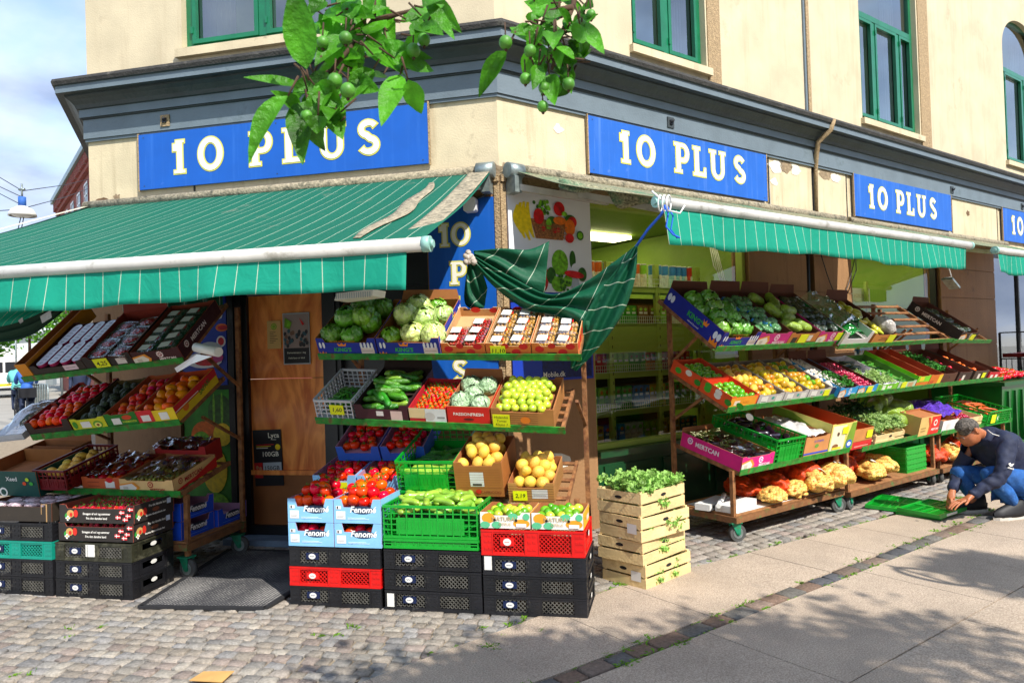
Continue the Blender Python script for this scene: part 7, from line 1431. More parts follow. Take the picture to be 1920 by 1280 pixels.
# flattened green crates by the man
for i, (x, y, rz, z) in enumerate(((3.20, -1.80, 5, .0), (3.28, -1.50, 14, .0), (3.14, -1.82, -2, .028))):
    M = FB @ T3(x, y, z) @ RZ(rz) @ RX(2 if i else 0)
    t = thing('folded_crate', ('flattened bright green crate lying under the other two', 'flattened green crate furthest back under the hand of the man', 'flattened green crate on top with a white label')[i], 'crate', M, 'folded green crates on the pavement'); b = MB(); W, D = .56, .36
    for q in ((0, 0, .0, W, .02, .03), (0, D - .02, 0, W, D, .03), (0, .02, 0, .02, D - .02, .03), (W - .02, .02, 0, W, D - .02, .03), (W / 2 - .02, .02, .0, W / 2 + .02, D - .02, .028), (.02, .02, .004, W - .02, D - .02, .012)): b.box(*q)
    for k in range(14): b.box(.03 + k * .037, .025, .012, .042 + k * .037, D / 2 - .02, .022); b.box(.03 + k * .037, D / 2 + .02, .012, .042 + k * .037, D - .025, .022)
    for k in (D * .33, D * .5, D * .68): b.box(.02, k - .006, .012, W - .02, k + .006, .026)
    b.build('crate_body', grnp, t)
    if i == 2: b = MB(); b.box(.12, -.003, .005, .3, .0, .024); b.build('label', stk, t)
# ================================================================ boxes on the long wall carts
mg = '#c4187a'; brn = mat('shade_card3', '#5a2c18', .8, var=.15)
T = TB1
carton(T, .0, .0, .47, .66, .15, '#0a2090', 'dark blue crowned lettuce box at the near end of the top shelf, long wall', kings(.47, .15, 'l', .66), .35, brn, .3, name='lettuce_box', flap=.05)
fill(T, 'lettuce', 'green lettuce in film in the dark blue box on the long wall', 'lettuce', .01, .03, .45, .60, .10, .15, .135, 'z', heap=.05, name='lettuce', grp='lettuces on the long wall')
bluewrap = mat('blue_wrap', '#3a8ad0', .3, coat=.5)
def wrapped(rr):
    b = MB(); b.ball((0, 0, 0), (.055, .045, .035), 12, 8, 0, lambda d, u, v: 1 + .25 * noise.noise(d * 4 + Vector((rr.random() * 9, 0, 0)))); b.box(-.025, -.055, -.012, .02, -.036, .008, 1); return b.mesh('herb_pack', [broc_m, bluewrap])
K['wrapped'] = var3(wrapped)
K['dark_pack'] = var3(lambda rr: MB().ball((0, 0, 0), (.07, .05, .035), 12, 8, 0, lambda d, u, v: 1 + .3 * noise.noise(d * 4 + Vector((rr.random() * 9, 0, 0)))).mesh('herb_pack', [mat('dark_herb_pack', '#1a2c14', .25, coat=1, var=.9, vs=35, bump=1, bs=40)]))
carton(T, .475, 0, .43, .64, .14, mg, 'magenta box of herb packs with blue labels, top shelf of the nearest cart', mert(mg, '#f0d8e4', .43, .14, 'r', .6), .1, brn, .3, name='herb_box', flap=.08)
fill(T, 'wrapped', 'green herb pack with a blue label in the magenta box', 'herb pack', .49, .04, .40, .56, .12, .11, .085, 'z', heap=.03, layers=1, name='herb_pack')
carton(T, .91, 0, .43, .64, .13, '#b8742c', 'orange brown box of pointed cabbages, top shelf of the nearest cart', (('f', 'rect', .05, .02, .12, .08, '#2a241c'), ('f', 'rect', .28, .04, .34, .10, '#e0d8cc'), ('f', 'rect', .3, .0, .42, .03, '#3a3020')), .1, brn, .3, name='cabbage_box', tagp=(.2, .07, .12), flap=.09)
fill(T, 'pointed_cabbage', 'green pointed cabbage in the orange brown box', 'cabbage', .93, .05, .38, .52, .13, .17, .10, 'xy', heap=.03, layers=1)
carton(T, 1.345, 0, .40, .64, .14, mg, 'magenta box of dark leafy packs at the far end of the nearest top shelf', mert(mg, '#f0d8e4', .40, .14, 'r', .6), .1, brn, .3, name='herb_box', tagp=(.33, .08, .11), flap=.07)
fill(T, 'dark_pack', 'dark green leafy pack in the far magenta box', 'herb pack', .0 + 1.36, .04, .37, .56, .11, .11, .09, 'z', heap=.02)
T = TB2
limeb = [('l', 'disc', .08 + .11 * k, .05 + .03 * (k % 2), .035, .025, ('#3fae2a', '#e8e0d0', '#2f8a24')[k % 3]) for k in range(5)] + [('f', 'rect', 0, 0, .33, .10, '#ea9a1c'), ('f', 'rect', .05, .03, .12, .07, '#e8d8c0'), ('f', 'text', 'AGRO', .2, .05, .03, .01, 0, '#c87a14')]
for i in range(2):
    carton(T, .0, .33 * i, .35, .32, .11, '#e4501c', 'orange and green printed box of limes on the nearest cart, %s' % ('front one', 'back one')[i], limeb if i == 0 else limeb[:5], .1, mat('orange_card', '#d8441c', .7), .35, name='lime_box', grp='orange lime boxes')
    fill(T, 'lime', 'green lime in the %s orange box of the nearest cart' % ('front', 'back')[i], 'lime', .02, .33 * i + .02, .31, .27, .075, .062, .06, 'any', heap=.01)
for i in range(3):
    x = .36 + .36 * i
    carton(T, x, 0, .35, .58, .10, '#b9b4b0', 'grey white box of yellow mangoes on the nearest cart, %s' % ('left one', 'middle one', 'right one with a yellow tag')[i], (('f', 'rect', .04, .02, .13, .08, '#e4e2da'), ('f', 'disc', .2, .06, .02, .014, '#3a9a8a'), ('f', 'rect', .24, .02, .32, .08, '#d4d2ca'), ('f', 'rect', .05, .03, .12, .035, '#70706c')), .1, cb('#8a8078'), .3, name='mango_box', grp='grey white mango boxes', tagp=(.28, .05, .09) if i == 2 else None)
    fill(T, 'yellow_mango', 'yellow green mango in the %s grey white box' % ('left', 'middle', 'right')[i], 'mango', x + .01, .02, .33, .52, .075, .072, .072, 'any', heap=.015, kinds=['yellow_mango', 'yellow_mango', 'lemon', 'yellow_mango'] if i < 2 else ['yellow_mango', 'lime', 'yellow_mango'], name='mango')
carton(T, 1.44, 0, .26, .58, .10, '#15294a', 'dark blue box of white garlic bulbs at the end of the nearest middle shelf', (), .1, cb('#e4e0d8'), .3, name='garlic_box')
fill(T, 'garlic', 'white garlic bulb in the dark blue box', 'garlic', 1.45, .02, .24, .54, .08, .055, .055, 'up', heap=.01, name='garlic_bulb')
T = TB3
carton(T, .0, .0, .42, .62, .12, '#d8187c', 'bright magenta box of aubergines in film at the near end of the low shelf', mert('#b822a0', '#f2e6ee', .42, .12, 'l', .62) , .1, kraft, .35, name='aubergine_box', flap=.03)
fill(T, 'aubergine', 'dark aubergine in the bright magenta box', 'aubergine', .02, .04, .38, .54, .08, .13, .075, 'xy', heap=.01)
filmsheet(T, .02, .03, .38, .55, .13, 'crinkled clear film over the aubergines in the magenta box', .03, 4)
m_ = T @ T3(.43, .0, .0); grid_crate(m_, .40, .66, .22, grnp, 'tall green plastic crate of dark aubergines on the nearest cart', 9, 5, (.12, .88, .1, .7))
fill(m_, 'aubergine', 'dark aubergine in the tall green crate', 'aubergine', .03, .04, .34, .58, .17, .15, .08, 'xy', heap=.01)
carton(T, .85, .0, .37, .56, .19, '#c98a52', 'light brown box with a blue band and wrapped mushrooms', (('f', 'rect', 0, .03, .37, .045, '#1c4ac0'), ('f', 'disc', .18, .1, .03, .018, '#6a9a3a'), ('f', 'text', 'La Campina', .2, .145, .03, .005, .3, '#1c4ac0')), .05, None, .6, name='produce_box')
filmsheet(T, .87, .03, .33, .5, .19, 'white crinkled wrap over the light brown box', .04, 9, mat('white_wrap', '#c9c6c2', .3, coat=.8, bump=.8, bs=20))
carton(T, 1.23, .0, .40, .60, .27, '#d6cf6a', 'tall yellow green box with few bananas inside on the nearest cart', (('f', 'rect', .02, .02, .24, .25, '#e4e0c0'), ('f', 'disc', .12, .17, .02, .02, '#5a3a24'), ('f', 'poly', [(.24, 0), (.40, 0), (.40, .26), (.33, .26)], '#7a9a2a'), ('f', 'disc', .33, .06, .05, .04, '#2a5fc0'), ('f', 'disc', .33, .06, .03, .02, '#e8e8e8'), ('f', 'disc', .1, .06, .05, .02, '#8a5a34'), ('f', 'rect', .05, .03, .2, .05, '#e8d02a'), ('l', 'poly', [(0, .1), (.6, .0), (.6, .13), (.2, .26), (0, .26)], '#7a9a2a')), .02, mat('orange_brown_card', '#b8501c', .7), .35, name='banana_box', tagp=(.22, .2, .09))
fill(T, 'banana', 'yellow banana at the bottom of the tall yellow green box', 'banana', 1.27, .06, .32, .45, .13, .17, .11, 'xy', skip=.3)
# middle cart
T = TD1
carton(T, .0, .0, .48, .62, .15, '#d8d4d2', 'white card box with a green side and plastic bags on the middle cart', [('l', 'rect', .05, .0, .6, .15, '#127a2a'), ('l', 'disc', .25, .09, .12, .05, '#0c1a14'), ('l', 'text', 'Legro', .25, .09, .05, .02, .1, '#e8e8e0'), ('l', 'text', 'Season', .48, .06, .05, .01, .2, '#8ad04a')], .5, cb('#d0ccc8'), .3, name='produce_box')
b = MB(); b.grid(lambda u, v: (.06 + .36 * u, .12 + .50 * v, .12 + .10 * math.sin(PI * u) + .05 * noise.noise(Vector((u * 5, v * 5, 2))) + .03 * noise.noise(Vector((u * 16, v * 16, 2)))), 26, 30)
single('plastic_bag', b.mesh('plastic_bag', film('bag_clear', .4, .12, bump=1, bs=16)), 'shiny clear plastic bag bulging from the white card box', 'bag', T)
b = MB(); b.grid(lambda u, v: (.04 + .42 * u, .02 + .50 * v, .06 + .09 * math.sin(PI * u) * (1 - .3 * v) + .04 * noise.noise(Vector((u * 6, v * 6, 8)))), 24, 26)
single('plastic_bag', b.mesh('plastic_bag', mat('green_bag', '#127a2c', .2, coat=1, var=.5, vs=12, bump=1, bs=18)), 'green plastic bag of vegetables in the white card box', 'bag', T)
carton(T, .53, .0, .42, .62, .12, '#d0863c', 'orange brown box of pale peppers on the top shelf of the middle cart', (('f', 'rect', .0, .0, .42, .012, '#2a2a6a'), ('f', 'rect', .12, .05, .3, .058, '#5a3a1c'), ('f', 'rect', .15, .07, .26, .076, '#5a3a1c')), .1, brn, .3, name='pepper_box', flap=.09, tagp=(.34, .06, .13))
fill(T, 'pepper', 'pale yellow green pepper in the orange brown box', 'pepper', .56, .04, .26, .56, .10, .10, .065, 'xy', heap=.03)
b = MB(); b.ball((.86, .12, .14), (.075, .12, .08), 20, 14, 0, lambda d, u, v: 1 + .25 * noise.noise(d * 3)); single('plastic_bag', b.mesh('plastic_bag', mat('whitish_bag', '#b4aea6', .3, coat=.8, var=.4, vs=12, bump=1, bs=20)), 'whitish knotted plastic bag at the right end of the pepper box', 'bag', T)
T = TE1
carton(T, .10, .0, .42, .66, .12, '#17120f', 'black box of dark packs alone on the far end of the top shelf', mert('#17120f', '#d8d4c8', .42, .12, 'l', .66), .1, brn, .3, name='produce_box', flap=.05, tagp=(.3, .05, .11))
fill(T, 'dark_pack', 'dark leafy pack in the lone black box of the far cart', 'herb pack', .12, .05, .38, .56, .08, .12, .1, 'z')
T = TD2
cy = '#2a9ad8'
carton(T, -.22, .0, .31, .58, .10, cy, 'blue box of small vegetables with red tips, first on the middle cart', mert(cy, '#e8f0f4', .31, .10, 'l', .58), .1, brn, .3, name='radish_box', flap=.07)
fill(T, 'herb', 'small green bunch in the first blue box', 'herb bunch', -.2, .02, .28, .30, .06, .08, .07, 'z', sc_=(.5, .7), name='herb_bunch')
carton(T, .10, .0, .34, .58, .10, cy, 'blue box of red radishes with a yellow tag on the middle cart', mert(cy, '#e8f0f4', .34, .10, 'r', .58), .1, brn, .3, name='radish_box', flap=.07, tagp=(.2, .05, .10))
fill(T, 'radish', 'red radish in the blue box with a yellow tag', 'radish', .12, .03, .30, .50, .07, .04, .04, 'any', heap=.02)
carton(T, .45, .0, .40, .60, .09, '#7ac82a', 'lime green and white box of courgettes on the middle cart', (('f', 'rect', .1, .02, .16, .07, '#e8f0d8'), ('f', 'rect', .2, .03, .28, .06, '#e8f0d8')), .1, cb('#d8d4dc'), .3, name='courgette_box')
fill(T, 'pale_herb', 'pale leafy bunch in front in the lime green and white box', 'herb bunch', .47, .02, .36, .26, .05, .10, .08, 'z', sc_=(.55, .75), name='herb_bunch')
fill(T, 'zucchini', 'dark courgette at the back of the lime green and white box', 'courgette', .47, .30, .36, .27, .07, .2, .05, 'x', layers=1, name='courgette')
carton(T, .86, .0, .36, .60, .09, '#b8ccb0', 'pale green box of small peppers on the middle cart', (('f', 'rect', .2, .02, .3, .07, '#c8a070'),), .1, cb('#5a8a3a'), .3, name='pepper_box', tagp=(.1, .05, .10))
fill(T, 'cucumber', 'small green pepper in the pale green box', 'pepper', .88, .03, .32, .5, .06, .12, .06, 'x', sc_=(.6, .8), name='pepper', grp='small green peppers')
for i in range(2):
    carton(T, 1.23 + .28 * i, .0, .27, .62, .13, ('#7ad81c', '#d8741c')[i], ('bright lime green box with a few oranges on the middle cart', 'orange box next to the bright lime green one, almost empty')[i], (('f', 'rect', .0, .0, .27, .06, '#d8741c'), ('f', 'rect', .04, .07, .14, .12, '#e8d02a')) if i == 0 else (('f', 'rect', .19, .0, .27, .12, '#e8c82a'), ('f', 'rect', .02, .02, .1, .06, '#c8541c')), .05, mat('red_brown2', '#96401c', .8), .2, name='orange_box', grp=None)
fill(T, 'orange', 'small orange in the bright lime green box', 'orange', 1.25, .04, .23, .22, .06, .065, .06, 'any', sc_=(.7, .8))
T = TE2
for i, (w_, col, lab) in enumerate(((.34, '#54301c', 'plain dark brown box, first on the far cart'), (.32, '#3a241c', 'dark box with a red label on the far cart'), (.36, '#4a3a30', 'grey brown box with a yellow tag on the far cart'))):
    carton(T, .10 + .40 * i, .0, w_, .60, .13, col, lab, (('f', 'disc', .17, .08, .02, .01, '#14100c'), ('f', 'rect', .1, .03, .16, .09, '#e0d8cc' if i else col), ('f', 'rect', .05, .02, .1, .05, '#c0242a' if i == 1 else col)), .05, brn, .3, name='produce_box', flap=.08, tagp=(.24, .07, .09) if i == 2 else None)
    fill(T, ('herb', 'nectarine', 'orange')[i], ('leafy bunch in the plain dark brown box', 'red fruit in the dark box with a red label', 'orange fruit in the grey brown box with a yellow tag')[i], ('herb bunch', 'fruit', 'fruit')[i], .12 + .40 * i, .1, w_ - .04, .4, .07, .08, .08, 'z', sc_=(.7, .9), name=('herb_bunch', 'fruit', 'fruit')[i])
carton(T, 1.32, .0, .3, .3, .10, '#c8182a', 'small red box at the far end of the middle shelves', (('f', 'rect', .05, .02, .12, .06, '#e8e0d8'), ('f', 'rect', .18, .02, .25, .06, '#e8e0d8')), .05, brn, .5, name='produce_box')
T = TD3
carton(T, -.17, .02, .36, .56, .07, '#d02a2a', 'red tray box under the small brown box on the middle cart', (('f', 'rect', .05, .02, .3, .03, '#e8a090'),), .0, None, .9, name='produce_box')
carton(T, -.17, .02, .35, .54, .12, '#c9874a', 'small brown box of beans with a yellow tag on the middle cart', (), .0, mat('orange_brown_card', '#b8501c', .7), .4, z=.078, name='produce_box', tagp=(.28, .06, .10))
fill(T, 'okra', 'thin pale bean in the small brown box', 'bean', -.14, .1, .28, .36, .14, .07, .05, 'xy', name='bean')
M = T @ T3(.22, .0, .0); wood_crate(M, .56, .56, .10, 'long low wooden crate of cut herbs on the middle cart', 2, grp='low wooden crates on the carts')
fill(M, 'pale_herb', 'pale frizzy herb bunch spilling from the long wooden crate', 'herb bunch', .14, .03, .42, .30, .08, .09, .08, 'z', heap=.05, name='herb_bunch', sc_=(.75, 1.05))
fill(M, 'dark_herb', 'dark green herb bunch at the back of the long wooden crate', 'herb bunch', .02, .3, .5, .26, .10, .11, .10, 'z', heap=.04, name='herb_bunch')
for i, (x, y, z, r_) in enumerate(((.93, .42, .20, 20), (1.1, .30, .14, -25), (1.17, .46, .24, 10), (1.0, .22, .12, 60), (1.35, .36, .18, -40), (1.2, .14, .10, 10))):
    put('melon', T @ T3(x, y, z) @ RZ(r_) @ RY(R.uniform(-8, 8)), 'large green melon in film heaped on the middle cart', 'melon', 'melons on the middle cart')
carton(T, 1.06, -.01, .44, .22, .20, '#d8b46a', 'tan and red box standing in front of the melons', (('f', 'rect', .25, .0, .44, .19, '#d8281c'), ('f', 'disc', .34, .12, .04, .035, '#f0e4d8'), ('f', 'disc', .34, .12, .025, .02, '#d8281c'), ('f', 'text', 'MERTCAN', .345, .05, .034, .02, 0, '#f0e4d8'), ('f', 'poly', [(.2, 0), (.24, .0), (.25, .1), (.2, .19), (.16, .19), (.21, .1)], '#d8441c'), ('f', 'rect', .03, .05, .14, .055, '#8a6a34'), ('f', 'rect', .03, .08, .14, .085, '#8a6a34')), .0, None, .9, name='produce_box')
T = TE3
M = T @ T3(.35, .0, .0); wood_crate(M, .62, .56, .12, 'white wooden crate of small red roots on the far cart', 2, grp='low wooden crates on the carts')
fill(M, 'radish', 'small red root in the white wooden crate', 'root', .03, .03, .56, .48, .08, .06, .055, 'any', name='root', heap=.02)
carton(T, -.02, .0, .36, .5, .13, '#e0dedc', 'white box beside the tan and red one on the far cart', (('f', 'rect', .1, .03, .2, .09, '#d4d0cc'),), .0, None, .6, name='produce_box')
b = MB(); b.grid(lambda u, v: (-.05 + .75 * u, .1 + .45 * v, .15 + .08 * math.sin(PI * u) * math.sin(PI * v) + .05 * noise.noise(Vector((u * 7, v * 5, 5)))), 30, 24); single('purple_net', b.mesh('purple_net', mat('purple_net', '#4a1ca0', .5, var=.7, vs=40, bump=1, bs=60)), 'violet net sacks lying over the white boxes of the far cart', 'sack', T)
M = T @ T3(1.05, -.03, .0); grid_crate(M, .62, .60, .17, grnp, 'green wire like crate of carrots at the far end of the low shelves', 12, 5)
fill(M, 'carrot', 'orange carrot with green stalks in the far green crate', 'carrot', .04, .05, .5, .46, .12, .16, .06, 'xy', heap=.03, layers=1)
t = thing('price_card', 'yellow and green card on the far green crate', 'price card', M @ T3(.12, -.012, .08)); b = MB(); b.box(-.06, -.002, -.05, .06, 0, .05, 0); b.box(.07, -.002, -.045, .15, 0, .04, 1); put_text(b, 'K', .11, .0, .06, -.003, 2, .02); b.build('card', [tagm, grnp, lw], t)
# sacks on the decks
net = mat('net_sack', '#e6c768', .55, var=.25, vs=9)
N, L, bs = nodes_of(net); tc = N.new('ShaderNodeTexCoord')
vo = N.new('ShaderNodeTexVoronoi'); vo.feature = 'DISTANCE_TO_EDGE'; vo.inputs['Scale'].default_value = 42; vo.inputs['Randomness'].default_value = .35; L.new(tc.outputs['Object'], vo.inputs[0])
gt = N.new('ShaderNodeMath'); gt.operation = 'LESS_THAN'; gt.inputs[1].default_value = .055; L.new(vo.outputs['Distance'], gt.inputs[0])
src = bs.inputs['Base Color'].links[0].from_socket; mx = N.new('ShaderNodeMix'); mx.data_type = 'RGBA'; mx.inputs[7].default_value = (.62, .10, .008, 1); L.new(gt.outputs[0], mx.inputs[0]); L.new(src, mx.inputs[6]); L.new(mx.outputs[2], bs.inputs['Base Color'])
nets = [net, mat('net_sack_orange', '#cc3f08', .5, var=.45, vs=30, bump=.4, bs=90)]
def sack(F, x, n, z, L_, w_, h_, yaw, label, seed, m, lab=True, sag=0):
    rr = random.Random(seed); cs = []
    for k in range(70):
        d = Vector((rr.gauss(0, 1), rr.gauss(0, 1), abs(rr.gauss(0, 1)) - .2)).normalized(); cs.append(d)
    t = thing('net_sack', label, 'sack', F @ T3(x, -n, z + h_ * .8) @ RZ(yaw), 'net sacks on the cart decks')
    def fn(d, u, v):
        m1 = max(c.dot(d) for c in cs); return (.78 + .27 * math.sqrt(max(0, 1 - (1 - m1) * 24))) * (1 + .08 * noise.noise(d * 2 + Vector((seed, 0, 0)))) * (1 if d.z > -.5 else .92)
    b = MB(); b.ball((0, 0, 0), (L_ / 2, w_ / 2, h_), 56, 34, 0, fn); b.tube([(L_ / 2 * .9, 0, 0), (L_ / 2 * 1.12, .0, -.02), (L_ / 2 * 1.25, .02, -.05)], [.05, .018, .035], 8, 0)
    b.build('sack_body', m, t)
    if lab: b = MB(); b.grid(lambda u, v: (-.05 + .1 * u, -w_ * .52 + w_ * .5 * v - .01, -.3 * h_ + (h_ * 1.35) * math.sin(v * PI / 2) + .006 * math.sin(u * 12)), 6, 8); b.build('label', stk, t)
i = 0
for (F, x, n, z, L_, w_, h_, yaw, m, lb_, nm) in ((FB, 1.98, .72, .22, .50, .26, .10, 60, nets[1], 0, 'orange red net sack of oranges lying nearest on the cart deck'), (FB, 2.0, 1.0, .21, .40, .24, .075, 35, nets[0], 0, 'yellow net sack of potatoes drooping at the near front of the deck'),
    (FB, 2.25, .8, .22, .5, .28, .11, 70, nets[1], 0, 'second orange red net sack on the nearest deck'), (FB, 2.33, 1.0, .21, .34, .22, .08, 20, nets[0], 0, 'small yellow net sack between the two big ones'), (FB, 2.62, .85, .24, .55, .34, .15, 65, nets[1], 0, 'big orange red net sack behind the yellow ones'),
    (FB, 2.56, 1.05, .22, .44, .28, .12, 50, nets[0], 1, 'large yellow net sack with a white label hanging over the deck edge'), (FB, 2.84, 1.07, .22, .36, .30, .13, 80, nets[0], 1, 'yellow net sack slumping off the far front corner of the nearest deck'),
    (FB, 3.45, .75, .19, .5, .3, .15, 60, nets[1], 0, 'orange red net sack at the near end of the middle deck'), (FB, 3.62, .98, .18, .48, .28, .11, 40, nets[0], 1, 'yellow net sack with a white label on the middle deck'), (FB, 3.9, .9, .19, .5, .3, .12, 70, nets[0], 0, 'yellow and orange net sack in the middle of the middle deck'), (FB, 3.8, .7, .2, .5, .3, .16, 20, nets[1], 0, 'orange red net sack at the back of the middle deck'),
    (FB, 5.0, .95, .18, .5, .3, .12, 30, nets[1], 1, 'orange net sack at the near end of the far deck'), (FB, 5.3, 1.0, .18, .46, .28, .11, 50, nets[0], 1, 'yellow net sack with white paper on the far deck'), (FB, 5.75, .9, .18, .55, .3, .13, 20, nets[1], 0, 'orange net sack on the far deck behind the man')):
    i += 1; sack(F, x, n, z, L_, w_, h_, yaw, nm, i * 7, m, lb_)
for i in range(5):
    M = FB @ T3(4.22, -1.05, .185 + .052 * i); grid_crate(M, .42, .5, .05, grnp, 'flat green crate folded in the pile of five on the middle deck', 14, 3, grp='pile of folded green crates', floor=True)
M = FB @ T3(4.0, -.62, .19)
for i in range(3): grid_crate(M @ T3(0, 0, .06 * i), .22, .3, .055, mat('light_wood_plastic', '#b89a70', .7), 'small tan slatted tray stacked behind the green pile', 6, 2, grp='small tan trays')
# white display lights and papers at the near end of the deck
t = thing('white_fixture', 'loose white lamp fixtures lying at the near end of the nearest deck', 'lamp', FB @ T3(1.42, -1.02, .217) @ RZ(8)); b = MB(); b.box(0, 0, 0, .42, .14, .05, 0); b.box(-.02, .17, .0, .36, .30, .05, 0, RZ(5)); b.tube([(-.1, .05, .07), (.25, .2, .085)], .02, 8, 0)
for k in range(12): b.box(.02 + .02 * k, .168, .015, .03 + .02 * k, .1705, .035, 1)
b.build('housing', [white, ink], t)
b = MB(); b.box(1.45, -1.05, .2155, 2.9, -.55, .2168, 0, FB); single('deck_sheet', b.mesh('deck_sheet', white), 'white sheet lining the deck under the net sacks of the nearest cart', 'sheet', Matrix.Identity(4))
# ================================================================ shelf inside the shop window
def shop_shelf(x0, x1, y, ups, label, levels, zt=2.45):
    t = thing('shop_shelf', label, 'shelf', FB @ T3(x0, y, 0), 'green shelves inside the shop')
    for u in ups:
        b = MB(); b.box(u - x0 - .03, -.02, .1, u - x0 + .03, .02, zt)
        b.build('upright', limed, t)
        b = MB()
        for k in range(int((zt - .2) / .09)): b.box(u - x0 + .012, -.022, .2 + .09 * k, u - x0 + .02, -.02, .23 + .09 * k)
        b.build('slot_holes', ink, t)
    b = MB(); b.box(0, .455, .1, x1 - x0, .47, 2.1, 0); b.build('back_panel', mat('dark_olive', '#353c14', .7, var=.3, vs=5), t)
    for z, bh in levels:
        b = MB(); b.box(0, .0, z - .025, x1 - x0, .45, z, 0); b.box(0, -.012, z - .05, x1 - x0, .0, z + .005, 0); s_ = b.build('shelf_board', limed, t)
        if bh > 0:
            b = MB(); n_ = int((x1 - x0) / .03)
            for k in range(n_): b.box(.03 * k, -.020, z + .005, .03 * k + .003, -.016, z + bh)
            for zz in (z + .01, z + bh * .5, z + bh): b.box(0, -.022, zz, x1 - x0, -.018, zz + .004)
            b.build('wire_front', white, s_)
    return t
LV_ = [(2.17, .09), (1.79, .08), (1.30, .08), (.92, .08), (.55, .08)]
shop_shelf(1.08, 3.12, .60, (1.72, 2.42, 3.08), 'lime green shelf with wire fronts behind the first shop window', LV_, 2.42)
b = MB(); b.box(1.1, .585, 1.50, 3.1, .60, 1.76, 0, FB); single('shelf_panel', b.mesh('shelf_panel', limed), 'broad plain lime green panel across the shelf in the first window', 'panel', Matrix.Identity(4))
cans = [('blue', '#2f7cc8', '#9ad0d8'), ('green', '#2f8a4a', '#8ad0b0'), ('pale blue', '#3a8ad0', '#dfe8ec'), ('red', '#c02418', '#d8401c'), ('orange', '#d8641c', '#e8d8c0'), ('yellow green', '#8ac82a', '#e8e0c0'), ('dark blue', '#123a80', '#2a6ab0')]
cm = {c[0]: (mat('can_' + c[0].replace(' ', '_'), c[1], .35, coat=.3), mat('can_low_' + c[0].replace(' ', '_'), c[2], .35, coat=.3, var=.3, vs=40)) for c in cans}
def can(x, y, z, c, h=.24, r=.039):
    b = MB(); b.tube([(0, 0, 0), (0, 0, h * .6)], r, 14, 1, None, False); b.tube([(0, 0, h * .6), (0, 0, h)], r, 14, 0, None, False); b.tube([(0, 0, h), (0, 0, h + .012)], r + .002, 14, 2); b.disc((0, -r - .001, h * .5), .018, .028, 2, 12)
    k = 'can' + c
    if k not in K: K[k] = b.mesh('crisp_can', [*cm[c], stk])
    single('crisp_can', K[k], '%s crisp can in the top row of the shop window' % c, 'can', FB @ T3(x, y, z), '%s crisp cans in the top row' % c)
xs = [(1.78, 'dark blue'), (1.86, 'green'), (1.98, 'red'), (2.08, 'red'), (2.44, 'pale blue'), (2.53, 'pale blue'), (2.64, 'pale blue'), (2.76, 'blue'), (2.85, 'blue'), (2.94, 'blue'), (1.18, 'green'), (1.3, 'blue'), (1.42, 'red'), (1.56, 'orange'), (3.03, 'red')]
for x, c in xs: can(x, .67, 2.175, c)
can(1.66, .67, 2.175, 'orange'); can(2.2, .67, 2.175, 'orange'); can(2.3, .67, 2.175, 'yellow green')
pkm = [mat('goods_%d' % k, c, .4, coat=.3, var=.35, vs=25) for k, c in enumerate(('#d87a1c', '#c82a4a', '#3aa02a', '#8ac83a', '#2a7ac0', '#c8b028', '#7a5a2c', '#a83a6a', '#d8d0c0'))]
rr = random.Random(77); PB = {}
def goods(x0, x1, y, z, w_, h_, cols, row):
    x = x0; k = 0
    while x < x1:
        m = cols[(k // 3) % len(cols)]; key = (w_, h_, m.name)
        if key not in PB:
            b = MB(); b.cbox(-w_ * .46, 0, 0, w_ * .46, .12, h_, .004, 0); b.box(-w_ * .30, -.001, h_ * .55, w_ * .30, 0, h_ * .66, 1); b.disc((0, -.0015, h_ * .80), w_ * .25, h_ * .09, 2, 12); PB[key] = b.mesh('packet', [m, stk, pkm[(k + 3) % 9]])
        single('packet', PB[key], '%s food packet on the %s shelf in the shop window' % ({'goods_0': 'orange', 'goods_1': 'red', 'goods_2': 'green', 'goods_3': 'light green', 'goods_4': 'blue', 'goods_5': 'yellow', 'goods_6': 'brown', 'goods_7': 'pink', 'goods_8': 'white'}[m.name], row), 'packet', FB @ T3(x, y + rr.uniform(0, .02), z), 'packets on the %s shelf' % row + m.name[-2:].replace('_', ' kind '))
        x += w_ * 1.04; k += 1
goods(1.15, 3.08, .63, 1.797, .085, .19, [pkm[6], pkm[3], pkm[8], pkm[2]], 'second')
goods(1.15, 3.08, .65, 1.307, .075, .19, [pkm[0], pkm[7], pkm[1], pkm[3], pkm[2]], 'third')
goods(1.15, 3.08, .65, .927, .078, .23, [pkm[5], pkm[2], pkm[3], pkm[2], pkm[4]], 'fourth')
goods(1.15, 3.08, .65, .557, .09, .22, [pkm[3], pkm[5], pkm[4], pkm[8]], 'lowest')
shop_shelf(5.35, 7.3, .75, (5.9, 7.0), 'lime green shelf with white boxes behind the second shop window', [(2.1, 0), (1.7, .1), (1.25, .1), (.85, .1)], 2.4)
for k, x in enumerate((5.45, 6.05, 6.65)):
    b = MB(); b.cbox(0, 0, 0, .55, .3, .2, .01, 0); b.box(.1, -.002, .06, .4, 0, .12, 1); single('storage_box', b.mesh('storage_box', [white, pkm[8]]), ('white box at the left', 'white box in the middle', 'white box at the right')[k] + ' on the shelf in the second shop window', 'box', FB @ T3(x, .8, 2.105), 'white boxes in the second window')
goods(5.45, 7.2, .82, 1.707, .11, .16, [pkm[2], pkm[3], pkm[2]], 'upper green'); goods(5.45, 7.2, .82, 1.257, .1, .17, [pkm[8], pkm[4], pkm[3]], 'lower green')
b = MB()
for k in range(5): b.tube([FB @ Vector((2.95 + .02 * k, .35, 2.85)), FB @ Vector((3.0 + .05 * k, .30, 2.4 - .05 * k)), FB @ Vector((3.12 - .02 * k, .26, 2.2 - .06 * k)), FB @ Vector((3.1, .25, 1.95))], .006, 5)
